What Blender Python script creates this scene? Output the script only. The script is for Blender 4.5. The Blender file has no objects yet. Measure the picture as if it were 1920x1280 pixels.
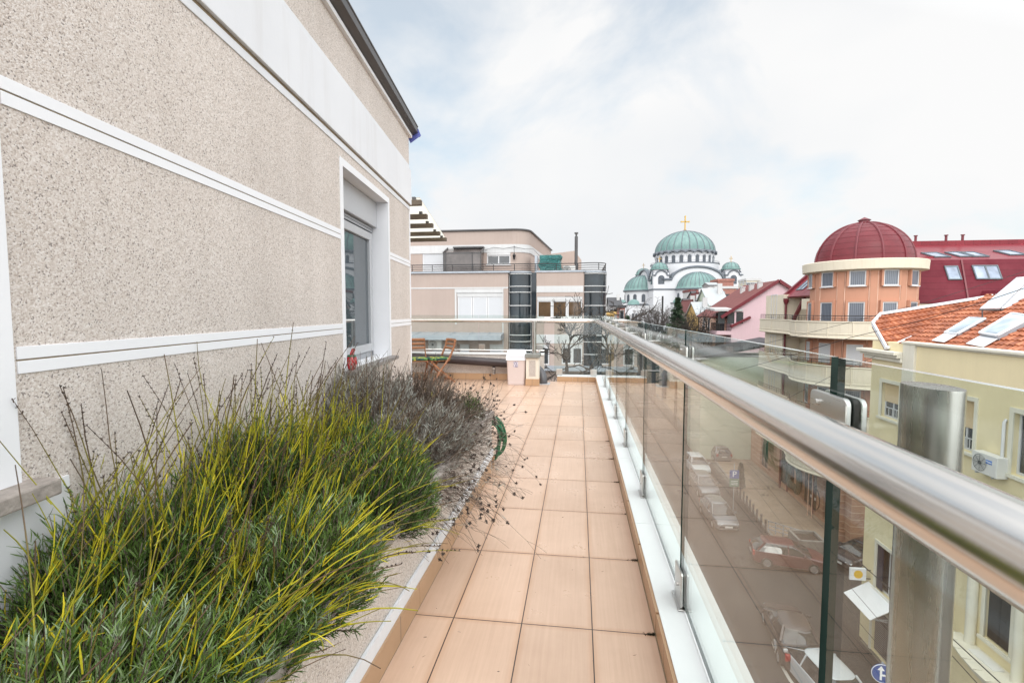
import bpy, bmesh, math, random
import numpy as np
from mathutils import Vector, Matrix
R_ = math.radians
SC = bpy.context.scene
COL = SC.collection

# ------------------------------------------------------------------ camera
EYE = 1.355
PITCH = math.atan(57/915.0)
YAW = math.atan(124.5/915.0*math.cos(PITCH))
cam = bpy.data.cameras.new('camera')
cam.sensor_width = 36.0
cam.lens = 915.0/1920.0*36.0
cam.clip_start = 0.05
cam.clip_end = 3000.0
cam_o = bpy.data.objects.new('camera', cam)
COL.objects.link(cam_o)
cam_o.location = (0, 0, EYE)
cam_o.rotation_euler = (math.pi/2-PITCH, 0, YAW)
SC.camera = cam_o

# ------------------------------------------------------------------ light
SUN_EL, SUN_AZ = R_(44), R_(172)      # azimuth clockwise from +Y (towards +X)
SC.view_settings.view_transform = 'Standard'
SC.view_settings.look = 'None'
SC.view_settings.gamma = 1.0
SC.view_settings.exposure = 0.80
SC.view_settings.use_curve_mapping = False
SC.render.engine = 'CYCLES'
SC.cycles.max_bounces = 10
SC.cycles.transparent_max_bounces = 24
SC.cycles.use_denoising = True
SC.cycles.caustics_reflective = False
SC.cycles.caustics_refractive = False

sun = bpy.data.lights.new('sun', 'SUN')
sun.energy = 0.55
sun.angle = R_(24)
sun.color = (1.0, 0.955, 0.90)
sun_o = bpy.data.objects.new('sun', sun)
COL.objects.link(sun_o)
sd = Vector((math.sin(SUN_AZ)*math.cos(SUN_EL), math.cos(SUN_AZ)*math.cos(SUN_EL), math.sin(SUN_EL)))
sun_o.rotation_euler = sd.to_track_quat('Z', 'Y').to_euler()

W = bpy.data.worlds.new('World')
SC.world = W
W.use_nodes = True
wn, wl = W.node_tree.nodes, W.node_tree.links
wn.clear()
def wnode(t, **k):
    n = wn.new(t)
    for a, b in k.items(): setattr(n, a, b)
    return n
w_out = wnode('ShaderNodeOutputWorld')
w_bg = wnode('ShaderNodeBackground')
w_bg.inputs['Strength'].default_value = 0.1
sky = wnode('ShaderNodeTexSky', sky_type='NISHITA', sun_disc=False)
sky.sun_elevation = SUN_EL
sky.sun_rotation = SUN_AZ
sky.air_density = 1.0
sky.dust_density = 2.0
tc = wnode('ShaderNodeTexCoord')
sep = wnode('ShaderNodeSeparateXYZ')
wl.new(tc.outputs['Generated'], sep.inputs[0])
cmb = wnode('ShaderNodeVectorMath', operation='MULTIPLY_ADD'); wl.new(tc.outputs['Generated'], cmb.inputs[0])
cmb.inputs[1].default_value = (1.0, 1.0, 1.55); cmb.inputs[2].default_value = (3.7+18*1.37, 1.3+18*0.61, 0.4+18*0.9)
nz = wnode('ShaderNodeTexNoise'); nz.inputs['Scale'].default_value = 2.3; nz.inputs['Detail'].default_value = 8.0
nz.inputs['Roughness'].default_value = 0.54; nz.inputs['Distortion'].default_value = 0.35
wl.new(cmb.outputs[0], nz.inputs['Vector'])
ramp = wnode('ShaderNodeValToRGB')
ramp.color_ramp.elements[0].position = 0.38; ramp.color_ramp.elements[0].color = (0.58, 0.58, 0.58, 1)
ramp.color_ramp.elements[1].position = 0.53; ramp.color_ramp.elements[1].color = (1, 1, 1, 1)
hz = wnode('ShaderNodeMapRange'); wl.new(sep.outputs['Z'], hz.inputs[0]); hz.inputs[1].default_value = 0.0; hz.inputs[2].default_value = 0.24; hz.inputs[3].default_value = 0.20; hz.inputs[4].default_value = 0.0
nzb = wnode('ShaderNodeMath', operation='ADD'); wl.new(nz.outputs['Fac'], nzb.inputs[0]); wl.new(hz.outputs[0], nzb.inputs[1])
wl.new(nzb.outputs[0], ramp.inputs[0])
# shades of grey inside the cloud layer
nz2 = wnode('ShaderNodeTexNoise'); nz2.inputs['Scale'].default_value = 2.0; nz2.inputs['Detail'].default_value = 4.0
cmb2 = wnode('ShaderNodeVectorMath', operation='ADD'); wl.new(cmb.outputs[0], cmb2.inputs[0]); cmb2.inputs[1].default_value = (5.3, 1.7, 0)
wl.new(cmb2.outputs[0], nz2.inputs['Vector'])
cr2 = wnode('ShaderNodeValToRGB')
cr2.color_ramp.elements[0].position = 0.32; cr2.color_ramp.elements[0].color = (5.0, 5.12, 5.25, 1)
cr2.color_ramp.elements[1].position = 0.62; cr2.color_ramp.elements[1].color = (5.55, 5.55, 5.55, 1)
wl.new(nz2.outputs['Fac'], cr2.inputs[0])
# the cloud layer glows round the hidden sun, widened outside the view to brighten walls
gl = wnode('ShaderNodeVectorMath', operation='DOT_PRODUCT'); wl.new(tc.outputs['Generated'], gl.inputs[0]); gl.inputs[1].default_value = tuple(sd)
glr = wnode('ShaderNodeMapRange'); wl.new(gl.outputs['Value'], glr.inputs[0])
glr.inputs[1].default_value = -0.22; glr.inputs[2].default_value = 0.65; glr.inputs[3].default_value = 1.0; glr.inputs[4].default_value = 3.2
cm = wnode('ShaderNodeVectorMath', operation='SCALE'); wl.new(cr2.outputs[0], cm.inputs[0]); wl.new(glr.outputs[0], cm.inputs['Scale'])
skyt = wnode('ShaderNodeVectorMath', operation='MULTIPLY'); wl.new(sky.outputs[0], skyt.inputs[0]); skyt.inputs[1].default_value = (0.95, 1.22, 1.12)
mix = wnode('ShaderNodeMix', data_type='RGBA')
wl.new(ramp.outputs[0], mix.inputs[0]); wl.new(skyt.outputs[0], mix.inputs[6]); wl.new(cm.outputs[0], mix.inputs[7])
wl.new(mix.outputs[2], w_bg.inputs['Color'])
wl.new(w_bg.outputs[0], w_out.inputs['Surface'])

# ------------------------------------------------------------------ photo pixel (1920 x 1280) -> point in the place
_cy, _sy, _cp, _sp = math.cos(YAW), math.sin(YAW), math.cos(PITCH), math.sin(PITCH)
_RT = Vector((_cy, _sy, 0)); _FW = Vector((-_sy*_cp, _cy*_cp, -_sp)); _UP = _RT.cross(_FW)
EYEP = Vector((0, 0, EYE))
def ray(x, y): return _FW + _RT*((x-960)/915.0) - _UP*((y-640)/915.0)
def on_x(x, y, X): d = ray(x, y); return EYEP + d*(X/d.x)
def on_y(x, y, Y): d = ray(x, y); return EYEP + d*(Y/d.y)
def on_z(x, y, Z): d = ray(x, y); return EYEP + d*((Z-EYE)/d.z)
def on_plane(x, y, p, n): d = ray(x, y); return EYEP + d*((Vector(p)-EYEP).dot(Vector(n))/d.dot(Vector(n)))

# ------------------------------------------------------------------ helpers
class MB:
    """collects shapes; build() links them as ONE mesh object"""
    def __init__(s): s.v = []; s.f = []; s.m = []; s.s = []
    def add(s, vs, fs, m=0, smooth=False):
        o = len(s.v); s.v += [tuple(p) for p in vs]
        for f in fs: s.f.append([i+o for i in f]); s.m.append(m); s.s.append(smooth)
        return s
    def box(s, x0, y0, z0, x1, y1, z1, m=0):
        x0, x1 = min(x0, x1), max(x0, x1); y0, y1 = min(y0, y1), max(y0, y1); z0, z1 = min(z0, z1), max(z0, z1)
        return s.add([(x0,y0,z0),(x1,y0,z0),(x1,y1,z0),(x0,y1,z0),(x0,y0,z1),(x1,y0,z1),(x1,y1,z1),(x0,y1,z1)],
                     [(0,3,2,1),(4,5,6,7),(0,1,5,4),(1,2,6,5),(2,3,7,6),(3,0,4,7)], m)
    def obox(s, c, ax, ay, az, m=0):
        c, ax, ay, az = Vector(c), Vector(ax), Vector(ay), Vector(az)
        vs = [c+ax*i+ay*j+az*k for k in (-1,1) for i, j in ((-1,-1),(1,-1),(1,1),(-1,1))]
        fs = [(0,3,2,1),(4,5,6,7),(0,1,5,4),(1,2,6,5),(2,3,7,6),(3,0,4,7)]
        if ax.cross(ay).dot(az) < 0: fs = [f[::-1] for f in fs]
        return s.add(vs, fs, m)
    def bar(s, p0, p1, w, h, m=0, up=(0,0,1)):
        p0, p1 = Vector(p0), Vector(p1); d = p1-p0; u = Vector(up)
        if abs(d.normalized().dot(u)) > 0.98: u = Vector((1,0,0))
        a = d.cross(u).normalized(); b = a.cross(d).normalized()
        return s.obox((p0+p1)/2, d/2, a*(w/2), b*(h/2), m)
    def tube(s, pts, r, n=8, m=0, cap=True, smooth=True, flat=1.0):
        pts = [Vector(p) for p in pts]; k = len(pts)
        rs = r if isinstance(r, (list, tuple)) else [r]*k
        vs = []; ref = None
        for i, p in enumerate(pts):
            d = (pts[min(i+1, k-1)]-pts[max(i-1, 0)])
            if d.length < 1e-9: d = Vector((0,0,1))
            d.normalize()
            if ref is None:
                ref = Vector((0,0,1)) if abs(d.z) < 0.9 else Vector((1,0,0))
            a = ref-d*ref.dot(d)
            if a.length < 1e-6: a = d.orthogonal()
            a.normalize(); ref = a; b = d.cross(a)
            for j in range(n):
                t = 2*math.pi*j/n
                vs.append(p+(a*math.cos(t)+b*math.sin(t)*flat)*rs[i])
        fs = [(i*n+j, i*n+(j+1)%n, (i+1)*n+(j+1)%n, (i+1)*n+j) for i in range(k-1) for j in range(n)]
        s.add(vs, fs, m, smooth)
        if cap:
            o = len(s.v)-len(vs)
            s.f.append([o+j for j in range(n)][::-1]); s.m.append(m); s.s.append(False)
            s.f.append([o+(k-1)*n+j for j in range(n)]); s.m.append(m); s.s.append(False)
        return s
    def cyl(s, p0, p1, r, r1=None, n=16, m=0, cap=True): return s.tube([p0, p1], [r, r if r1 is None else r1], n, m, cap)
    def lathe(s, prof, c=(0,0,0), n=32, a0=0.0, a1=2*math.pi, m=0, smooth=True, sx=1.0, sy=1.0):
        full = abs(a1-a0-2*math.pi) < 1e-6; cols = n if full else n+1; k = len(prof); vs = []
        for i in range(cols):
            t = a0+(a1-a0)*i/n
            for r, z in prof: vs.append((c[0]+r*math.cos(t)*sx, c[1]+r*math.sin(t)*sy, c[2]+z))
        fs = []
        for i in range(n):
            j = (i+1) % cols
            for q in range(k-1):
                a, b, d, e = i*k+q, j*k+q, j*k+q+1, i*k+q+1
                if prof[q][0] < 1e-6: fs.append((a, d, e))
                elif prof[q+1][0] < 1e-6: fs.append((a, b, d))
                else: fs.append((a, b, d, e))
        return s.add(vs, fs, m, smooth)
    def prism(s, poly, lo, hi, plane='xz', m=0):
        a = sum(poly[i][0]*poly[(i+1) % len(poly)][1]-poly[(i+1) % len(poly)][0]*poly[i][1] for i in range(len(poly)))
        if a < 0: poly = poly[::-1]
        n = len(poly)
        put = {'xz': lambda p, t: (p[0], t, p[1]), 'xy': lambda p, t: (p[0], p[1], t), 'yz': lambda p, t: (t, p[0], p[1])}[plane]
        vs = [put(p, lo) for p in poly]+[put(p, hi) for p in poly]
        fs = [list(range(n))[::-1], list(range(n, 2*n))]+[(i, (i+1) % n, n+(i+1) % n, n+i) for i in range(n)]
        if plane == 'xz': fs = [list(f)[::-1] for f in fs]
        return s.add(vs, fs, m)
    def slab(s, pts, th, m=0):
        """a polygon in space with thickness th below it"""
        pts = [Vector(p) for p in pts]
        n = Vector((0,0,0))
        for i in range(len(pts)):
            a, b = pts[i], pts[(i+1) % len(pts)]; n += a.cross(b)
        n.normalize()
        if n.z < 0: pts = pts[::-1]; n = -n
        k = len(pts)
        vs = pts+[p-n*th for p in pts]
        fs = [list(range(k)), list(range(k, 2*k))[::-1]]+[((i+1) % k, i, k+i, k+(i+1) % k) for i in range(k)]
        return s.add(vs, fs, m)
    def holes(s, x0, x1, z0, z1, hs, depth=0.15, y=0.0, m=0, mr=None):
        """a wall face at y looking to -y, with holes and their reveals"""
        mr = m if mr is None else mr
        xs = sorted({x0, x1, *[max(x0, min(x1, h[0])) for h in hs], *[max(x0, min(x1, h[1])) for h in hs]})
        zs = sorted({z0, z1, *[max(z0, min(z1, h[2])) for h in hs], *[max(z0, min(z1, h[3])) for h in hs]})
        for i in range(len(xs)-1):
            for j in range(len(zs)-1):
                cx, cz = (xs[i]+xs[i+1])/2, (zs[j]+zs[j+1])/2
                if any(h[0] < cx < h[1] and h[2] < cz < h[3] for h in hs): continue
                s.add([(xs[i],y,zs[j]),(xs[i+1],y,zs[j]),(xs[i+1],y,zs[j+1]),(xs[i],y,zs[j+1])], [(0,1,2,3)], m)
        for a, b, c, d in [h[:4] for h in hs]:
            s.add([(a,y,c),(b,y,c),(b,y,d),(a,y,d),(a,y+depth,c),(b,y+depth,c),(b,y+depth,d),(a,y+depth,d)],
                  [(0,4,5,1),(1,5,6,2),(2,6,7,3),(3,7,4,0),(4,7,6,5)], mr)
        return s
    def shell(s, x0, x1, z0, z1, y0, y1, m=0, top=True):
        """the other faces of a block whose front (y0) is built by holes()"""
        s.add([(x0,y0,z0),(x1,y0,z0),(x1,y1,z0),(x0,y1,z0),(x0,y0,z1),(x1,y0,z1),(x1,y1,z1),(x0,y1,z1)],
              [(1,2,6,5),(2,3,7,6),(3,0,4,7)]+([(4,5,6,7)] if top else []), m)
        return s
    def build(s, name, mats, parent=None, loc=None, rot=None, label=None, bevel=0.0, sharp=35, uv=True):
        me = bpy.data.meshes.new(name)
        me.from_pydata(s.v, [], s.f)
        mats = mats if isinstance(mats, (list, tuple)) else [mats]
        for q in mats: me.materials.append(q)
        me.polygons.foreach_set('material_index', s.m)
        me.polygons.foreach_set('use_smooth', s.s)
        if any(s.s): me.set_sharp_from_angle(angle=R_(sharp))
        if uv and len(s.f) < 60000:
            ul = me.uv_layers.new(name='metric')
            Z = Vector((0,0,1)); co = me.vertices
            buf = [0.0]*(2*len(me.loops))
            for p in me.polygons:
                n = p.normal; t = Z.cross(n)
                if t.length < 0.05: t = Vector((1,0,0))
                t.normalize(); b = n.cross(t)
                for li in p.loop_indices:
                    q = co[me.loops[li].vertex_index].co
                    buf[2*li] = q.dot(t); buf[2*li+1] = q.dot(b)
            ul.data.foreach_set('uv', buf)
        o = bpy.data.objects.new(name, me); COL.objects.link(o)
        if parent: o.parent = parent
        if loc: o.location = loc
        if rot is not None: o.rotation_euler = (0, 0, rot) if not isinstance(rot, (tuple, list)) else rot
        if label: o['label'] = label
        if bevel:
            b = o.modifiers.new('bevel', 'BEVEL'); b.width = bevel; b.segments = 2; b.limit_method = 'ANGLE'; b.angle_limit = R_(40)
            b.harden_normals = False
        return o

def thing(name, label, cat, loc=(0,0,0), rot=0.0, group=None):
    o = bpy.data.objects.new(name, None); COL.objects.link(o)
    o.empty_display_size = 0.2
    o.location = loc; o.rotation_euler = (0, 0, rot)
    o['label'] = label; o['category'] = cat
    if group: o['group'] = group
    return o
def tag(o, label, cat, group=None):
    o['label'] = label; o['category'] = cat
    if group: o['group'] = group
    return o
def struct(o): o['kind'] = 'structure'; return o
def kids(o): return [c for c in bpy.data.objects if c.parent == o]
def dup(o, loc, rot, label, group=None, swap=None):
    """copy of a thing with its parts and sub-parts; swap = {material: other material}"""
    m = {}
    def cp(q, par):
        c = q.copy(); COL.objects.link(c); c.parent = par
        if swap and q.type == 'MESH':
            for i, sl in enumerate(q.data.materials):
                if sl in swap:
                    c.material_slots[i].link = 'OBJECT'; c.material_slots[i].material = swap[sl]
        for ch in kids(q): cp(ch, c)
        return c
    r = cp(o, None); r.location = loc; r.rotation_euler = (0, 0, rot); r['label'] = label
    if group: r['group'] = group
    return r

# ------------------------------------------------------------------ materials
class NM:
    def __init__(s, name):
        s.mat = bpy.data.materials.new(name); s.mat.use_nodes = True
        s.t = s.mat.node_tree; s.t.nodes.clear()
        s.out = s.n('ShaderNodeOutputMaterial')
    def n(s, t, ins=None, **k):
        q = s.t.nodes.new(t)
        for a, b in k.items(): setattr(q, a, b)
        for a, b in (ins or {}).items():
            if hasattr(b, 'is_output') : s.t.links.new(b, q.inputs[a])
            else: q.inputs[a].default_value = b
        return q
    def math(s, op, a, b=0.0): return s.n('ShaderNodeMath', {0: a, 1: b}, operation=op).outputs[0]
    def mixc(s, f, a, b, blend='MIX'):
        q = s.n('ShaderNodeMix', data_type='RGBA', blend_type=blend)
        for i, x in ((0, f), (6, a), (7, b)):
            if hasattr(x, 'is_output'): s.t.links.new(x, q.inputs[i])
            else: q.inputs[i].default_value = x if i == 0 else (*x, 1) if len(x) == 3 else x
        return q.outputs[2]
    def ramp(s, f, stops, interp='LINEAR'):
        q = s.n('ShaderNodeValToRGB', {0: f}); e = q.color_ramp.elements; q.color_ramp.interpolation = interp
        while len(e) < len(stops): e.new(0.5)
        for i, (p, c) in enumerate(stops): e[i].position = p; e[i].color = (*c, 1) if len(c) == 3 else c
        return q.outputs[0]
    def co(s, kind='Object', scale=(1,1,1)):
        c = s.n('ShaderNodeTexCoord').outputs[kind]
        if scale == (1,1,1): return c
        return s.n('ShaderNodeVectorMath', {0: c, 1: scale}, operation='MULTIPLY').outputs[0]
    def noise(s, vec, scale, detail=4.0, rough=0.55, dist=0.0):
        return s.n('ShaderNodeTexNoise', {'Vector': vec, 'Scale': scale, 'Detail': detail, 'Roughness': rough, 'Distortion': dist}).outputs['Fac']
    def bump(s, h, strength=0.3, dist=0.01): return s.n('ShaderNodeBump', {'Height': h, 'Strength': strength, 'Distance': dist}).outputs[0]
    def bsdf(s, color, rough=0.6, metal=0.0, normal=None, spec=0.5, **k):
        q = s.n('ShaderNodeBsdfPrincipled')
        for a, b in (('Base Color', color), ('Roughness', rough), ('Metallic', metal), ('Normal', normal), ('Specular IOR Level', spec), *[(x.replace('_', ' '), y) for x, y in k.items()]):
            if b is None: continue
            if hasattr(b, 'is_output'): s.t.links.new(b, q.inputs[a])
            else: q.inputs[a].default_value = (*b, 1) if a in ('Base Color',) and len(b) == 3 else b
        s.t.links.new(q.outputs[0], s.out.inputs['Surface']); return s.mat

def col8(c, k): return tuple(max(0, min(1, x*k)) for x in c)
def paint(name, c, rough=0.6, var=0.12, scale=3.0, bump=0.15, bscale=60.0, metal=0.0, spec=0.5, streak=0.0):
    """plain surface with patchy tone, fine relief and, if asked, rain streaks of dirt"""
    q = NM(name); v = q.co()
    f = q.noise(v, scale, 6.0, 0.6)
    c1 = q.ramp(f, [(0.28, col8(c, 1-var)), (0.72, col8(c, 1+var*0.6))])
    if streak:
        sv = q.co('Object', (5.0, 5.0, 0.35))
        g = q.ramp(q.noise(sv, 1.4, 5.0, 0.65), [(0.5, (0,0,0)), (0.78, (1,1,1))])
        c1 = q.mixc(q.math('MULTIPLY', g, streak), c1, col8((c[0]*0.62, c[1]*0.56, c[2]*0.5), 1))
    nrm = q.bump(q.noise(v, bscale, 3.0), bump, 0.004) if bump else None
    return q.bsdf(c1, rough, metal, nrm, spec)

def pebble(name, k=1.0):
    q = NM(name); v = q.co()
    wv = q.n('ShaderNodeTexNoise', {'Vector': v, 'Scale': 90.0, 'Detail': 2.0})
    v2 = q.n('ShaderNodeMix', data_type='VECTOR'); q.t.links.new(v, v2.inputs[4])
    off = q.n('ShaderNodeVectorMath', {0: wv.outputs['Color'], 1: (0.006, 0.006, 0.006)}, operation='MULTIPLY').outputs[0]
    vv = q.n('ShaderNodeVectorMath', {0: v, 1: off}, operation='ADD').outputs[0]
    vo = q.n('ShaderNodeTexVoronoi', {'Vector': vv, 'Scale': 250.0, 'Randomness': 1.0})
    sx = q.n('ShaderNodeSeparateColor', {0: vo.outputs['Color']}).outputs[0]
    c = q.ramp(sx, [(0.0, (0.022, 0.02, 0.02)), (0.05, (0.06, 0.05, 0.048)), (0.06, (0.30, 0.245, 0.205)), (0.16, (0.44, 0.38, 0.33)),
                    (0.35, (0.585, 0.525, 0.48)), (0.62, (0.66, 0.605, 0.565)), (0.8, (0.75, 0.715, 0.69)), (1.0, (0.83, 0.81, 0.79))])
    big = q.noise(v, 1.1, 5.0, 0.6)
    c = q.mixc(0.42, c, (0.60, 0.535, 0.495))
    sv = q.co('Object', (2.2, 2.2, 0.22)); sk = q.ramp(q.noise(sv, 1.6, 6.0, 0.7), [(0.40, (1, 1, 1)), (0.72, (0.80, 0.78, 0.76))])
    c = q.mixc(0.45, c, sk, 'MULTIPLY')
    c = q.mixc(1.0, c, q.ramp(big, [(0.3, (0.90*k, 0.89*k, 0.88*k)), (0.7, (1.04*k, 1.03*k, 1.02*k))]), 'MULTIPLY')
    h = q.math('SUBTRACT', 1.0, vo.outputs['Distance'])
    nrm = q.bump(q.math('ADD', h, q.noise(v, 75.0, 3.0)), 0.36, 0.003)
    return q.bsdf(c, 0.75, 0, nrm, 0.35)

def tiles(name, c, w, h, ox=0.0, oy=0.0, mortar=(0.10, 0.085, 0.075), gap=0.004, rough=0.3, offset=0.0, grain=True, var=0.08, coord='Object', bumpy=0.25):
    q = NM(name)
    v = q.n('ShaderNodeVectorMath', {0: q.co(coord), 1: (-ox, -oy, 0)}, operation='ADD').outputs[0]
    br = q.n('ShaderNodeTexBrick', {'Vector': v, 'Color1': (*col8(c, 1-var), 1), 'Color2': (*col8(c, 1+var), 1), 'Mortar': (*mortar, 1), 'Scale': 1.0,
             'Mortar Size': gap/2, 'Mortar Smooth': 0.1, 'Bias': 0.0, 'Brick Width': w, 'Row Height': h}, offset=offset, offset_frequency=2, squash=1.0)
    colr = br.outputs['Color']
    if grain:
        b2 = q.n('ShaderNodeTexBrick', {'Vector': v, 'Color1': (1, 1, 1, 1), 'Color2': (1, 1, 1, 1), 'Mortar': (0.80, 0.62, 0.47, 1), 'Scale': 1.0, 'Mortar Size': 0.032, 'Mortar Smooth': 1.0, 'Bias': 0.0, 'Brick Width': w, 'Row Height': h}, offset=offset, offset_frequency=2, squash=1.0)
        edge = q.mixc(q.math('MULTIPLY', q.noise(q.co(coord), 2.6, 4.0), 0.85), (1, 1, 1), b2.outputs['Color'])
        colr = q.mixc(1.0, colr, edge, 'MULTIPLY')
        gv = q.n('ShaderNodeVectorMath', {0: q.co(coord), 1: (70.0, 2.2, 1.0)}, operation='MULTIPLY').outputs[0]
        g = q.noise(gv, 1.0, 5.0, 0.65, 0.3)
        colr = q.mixc(1.0, colr, q.ramp(g, [(0.3, (0.93, 0.91, 0.895)), (0.7, (1.04, 1.04, 1.04))]), 'MULTIPLY')
    d = q.noise(q.co(coord), 1.7, 6.0, 0.65)
    colr = q.mixc(1.0, colr, q.ramp(d, [(0.3, (0.90, 0.88, 0.86)), (0.68, (1.04, 1.04, 1.04))]), 'MULTIPLY')
    rr = q.ramp(d, [(0.3, (rough*1.5,)*3), (0.7, (rough*0.85,)*3)])
    nrm = q.bump(q.math('SUBTRACT', 1.0, br.outputs['Fac']), bumpy, 0.004)
    return q.bsdf(colr, rr, 0, nrm, 0.5)

def seamed(name, c, w, h, rough=0.35, metal=0.0, gap=0.02, offset=0.0):
    """sheet metal with horizontal joints, patchy oxidation"""
    q = NM(name); uv = q.co('UV')
    br = q.n('ShaderNodeTexBrick', {'Vector': uv, 'Color1': (*col8(c, 0.93), 1), 'Color2': (*col8(c, 1.06), 1), 'Mortar': (*col8(c, 0.5), 1), 'Scale': 1.0,
             'Mortar Size': gap/2, 'Mortar Smooth': 0.3, 'Bias': 0.0, 'Brick Width': w, 'Row Height': h}, offset=offset, offset_frequency=2, squash=1.0)
    d = q.noise(q.co(), 0.8, 7.0, 0.65)
    cc = q.mixc(1.0, br.outputs['Color'], q.ramp(d, [(0.3, (0.86, 0.86, 0.86)), (0.7, (1.08, 1.06, 1.05))]), 'MULTIPLY')
    nrm = q.bump(q.math('SUBTRACT', 1.0, br.outputs['Fac']), 0.5, 0.02)
    return q.bsdf(cc, q.ramp(d, [(0.3, (rough*1.3,)*3), (0.7, (rough*0.85,)*3)]), metal, nrm, 0.18)

def glass_clear(name, tint=(0.895, 0.93, 0.915)):
    q = NM(name)
    tr = q.n('ShaderNodeBsdfTransparent', {'Color': (*tint, 1)})
    gl = q.n('ShaderNodeBsdfGlossy', {'Color': (1, 1, 1, 1), 'Roughness': 0.0})
    lw = q.n('ShaderNodeLayerWeight', {'Blend': 0.5})
    p5 = q.math('POWER', lw.outputs['Facing'], 5.0)
    fr = q.math('ADD', q.math('MULTIPLY', p5, 0.80), 0.035)
    mx = q.n('ShaderNodeMixShader', {0: fr, 1: tr.outputs[0], 2: gl.outputs[0]})
    df = q.n('ShaderNodeBsdfDiffuse', {'Color': (0.7, 0.7, 0.68, 1)})
    sm = q.ramp(q.noise(q.co('Object', (1.0, 1.0, 0.45)), 5.0, 7.0, 0.7, 0.8), [(0.45, (0, 0, 0)), (0.78, (0.03, 0.03, 0.03))])
    mx = q.n('ShaderNodeMixShader', {0: sm, 1: mx.outputs[0], 2: df.outputs[0]})
    q.t.links.new(mx.outputs[0], q.out.inputs['Surface'])
    return q.mat
def glass_dark(name, c=(0.02, 0.025, 0.03), rough=0.02, spec=0.8):
    q = NM(name); v = q.co()
    f = q.noise(v, 0.9, 3.0)
    cc = q.ramp(f, [(0.35, col8(c, 0.6)), (0.7, col8(c, 1.5))])
    nrm = q.bump(q.noise(v, 1.3, 2.0), 0.03, 0.02)
    return q.bsdf(cc, rough, 0, nrm, spec)
def steel(name, c=(0.66, 0.64, 0.61), rough=0.2, axis=(3, 3, 90)):
    q = NM(name)
    v = q.co('Object', axis)
    g = q.noise(v, 6.0, 3.0)
    rr = q.ramp(g, [(0.3, (rough*0.9,)*3), (0.7, (rough*1.15,)*3)])
    return q.bsdf(c, rr, 1.0, q.bump(g, 0.006, 0.001))
def leafy(name, stops, rough=0.55, trans=0.0, scale=9.0):
    q = NM(name)
    f = q.n('ShaderNodeAttribute', attribute_name='tone').outputs['Fac']
    c = q.ramp(f, stops)
    return q.bsdf(c, rough, 0, None, 0.3)
# ------------------------------------------------------------------ shared materials
m_pebble = pebble('pebbledash')
m_white = paint('white_render', (0.70, 0.71, 0.74), 0.7, 0.05, 1.6, 0.12, 70, streak=0.25)
m_trim = paint('white_trim_paint', (0.76, 0.765, 0.79), 0.6, 0.04, 2.0, 0.1, 60)
m_groove = paint('groove_brown', (0.24, 0.185, 0.12), 0.9, 0.3, 6)  # patchy brown for the recessed groove strips and the skirting joint
m_tile = tiles('beige_floor_tile', (0.56, 0.395, 0.295), 0.303, 0.6145, 0.07, 2.03-0.6145*8, mortar=(0.05, 0.04, 0.035), gap=0.005, rough=0.27)
m_skirt = tiles('tan_skirting_tile', (0.47, 0.30, 0.18), 0.6145, 4.0, coord='UV', grain=False, gap=0.006, rough=0.3, var=0.1)
m_kerb = paint('kerb_metal_sheet', (0.74, 0.755, 0.75), 0.42, 0.07, 1.5, 0.05, 30, streak=0.0)
m_steel = steel('brushed_steel', (0.72, 0.70, 0.67), 0.2, (30, 1, 30))
m_steel_v = steel('brushed_steel_post', (0.42, 0.40, 0.375), 0.27, (9, 9, 0.6))
m_steel_d = steel('clamp_steel', (0.55, 0.54, 0.52), 0.3)
m_glass = glass_clear('balustrade_glass')
m_gedge = NM('glass_edge').bsdf((0.012, 0.03, 0.024), 0.08, 0, None, 0.6)
m_gtop = NM('glass_top_edge').bsdf((0.42, 0.50, 0.48), 0.12, 0, None, 0.6)
m_rubber = paint('dark_gasket', (0.02, 0.02, 0.02), 0.6)
m_alu = paint('grey_alu', (0.33, 0.34, 0.36), 0.38, 0.04, 2, 0.0, metal=0.35)
m_alu_w = paint('pale_alu', (0.47, 0.48, 0.50), 0.4, 0.04, 2, 0.0, metal=0.2)
m_pane = glass_dark('window_pane', (0.05, 0.065, 0.075), 0.012, 1.0)
m_darkmetal = paint('dark_gutter_metal', (0.06, 0.057, 0.058), 0.4, 0.2, 2.0, 0.05)
m_stone = paint('grey_stone_sill', (0.20, 0.18, 0.17), 0.45, 0.2, 14, 0.15, 120)
m_stone_old = paint('weathered_stone', (0.33, 0.29, 0.26), 0.85, 0.35, 30, 0.6, 90)
m_soil = paint('planter_soil', (0.045, 0.032, 0.022), 0.95, 0.4, 20, 0.8, 50)

# ------------------------------------------------------------------ terrace floor and kerb
fl = MB().box(-7.0, -4.0, -0.25, 0.345, 9.40, 0.0).build('terrace_floor', m_tile)
struct(fl)
kb = MB()
for a, b in ((-4.0, 2.9), (2.904, 4.2), (4.204, 9.395)):
    kb.box(0.345, a, 0.094, 0.60, b, 0.10)
kb.box(0.352, -4.0, -0.6, 0.585, 9.38, 0.094)
kb.box(0.585, -4.0, 0.02, 0.615, 9.5, 0.072)
kb.box(0.448, -4.0, 0.10, 0.452, 9.39, 0.102)
kb.box(-0.40, 9.395, 0.094, 0.60, 9.68, 0.10)
kb.box(-0.40, 9.402, -0.6, 0.60, 9.66, 0.094)
struct(kb.build('terrace_kerb', m_kerb, bevel=0.003))
sk = MB()
for y in np.arange(-3.5, 9.3, 0.6145):
    sk.box(0.333, y+0.012, 0.0, 0.3515, min(y+0.6125, 9.39), 0.092)
sk.box(0.329, -4, 0.0, 0.334, 9.39, 0.004, 1)
for x in np.arange(-0.40, 0.33, 0.303):
    sk.box(x+0.002, 9.385, 0.0, min(x+0.301, 0.332), 9.4015, 0.092)
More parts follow.
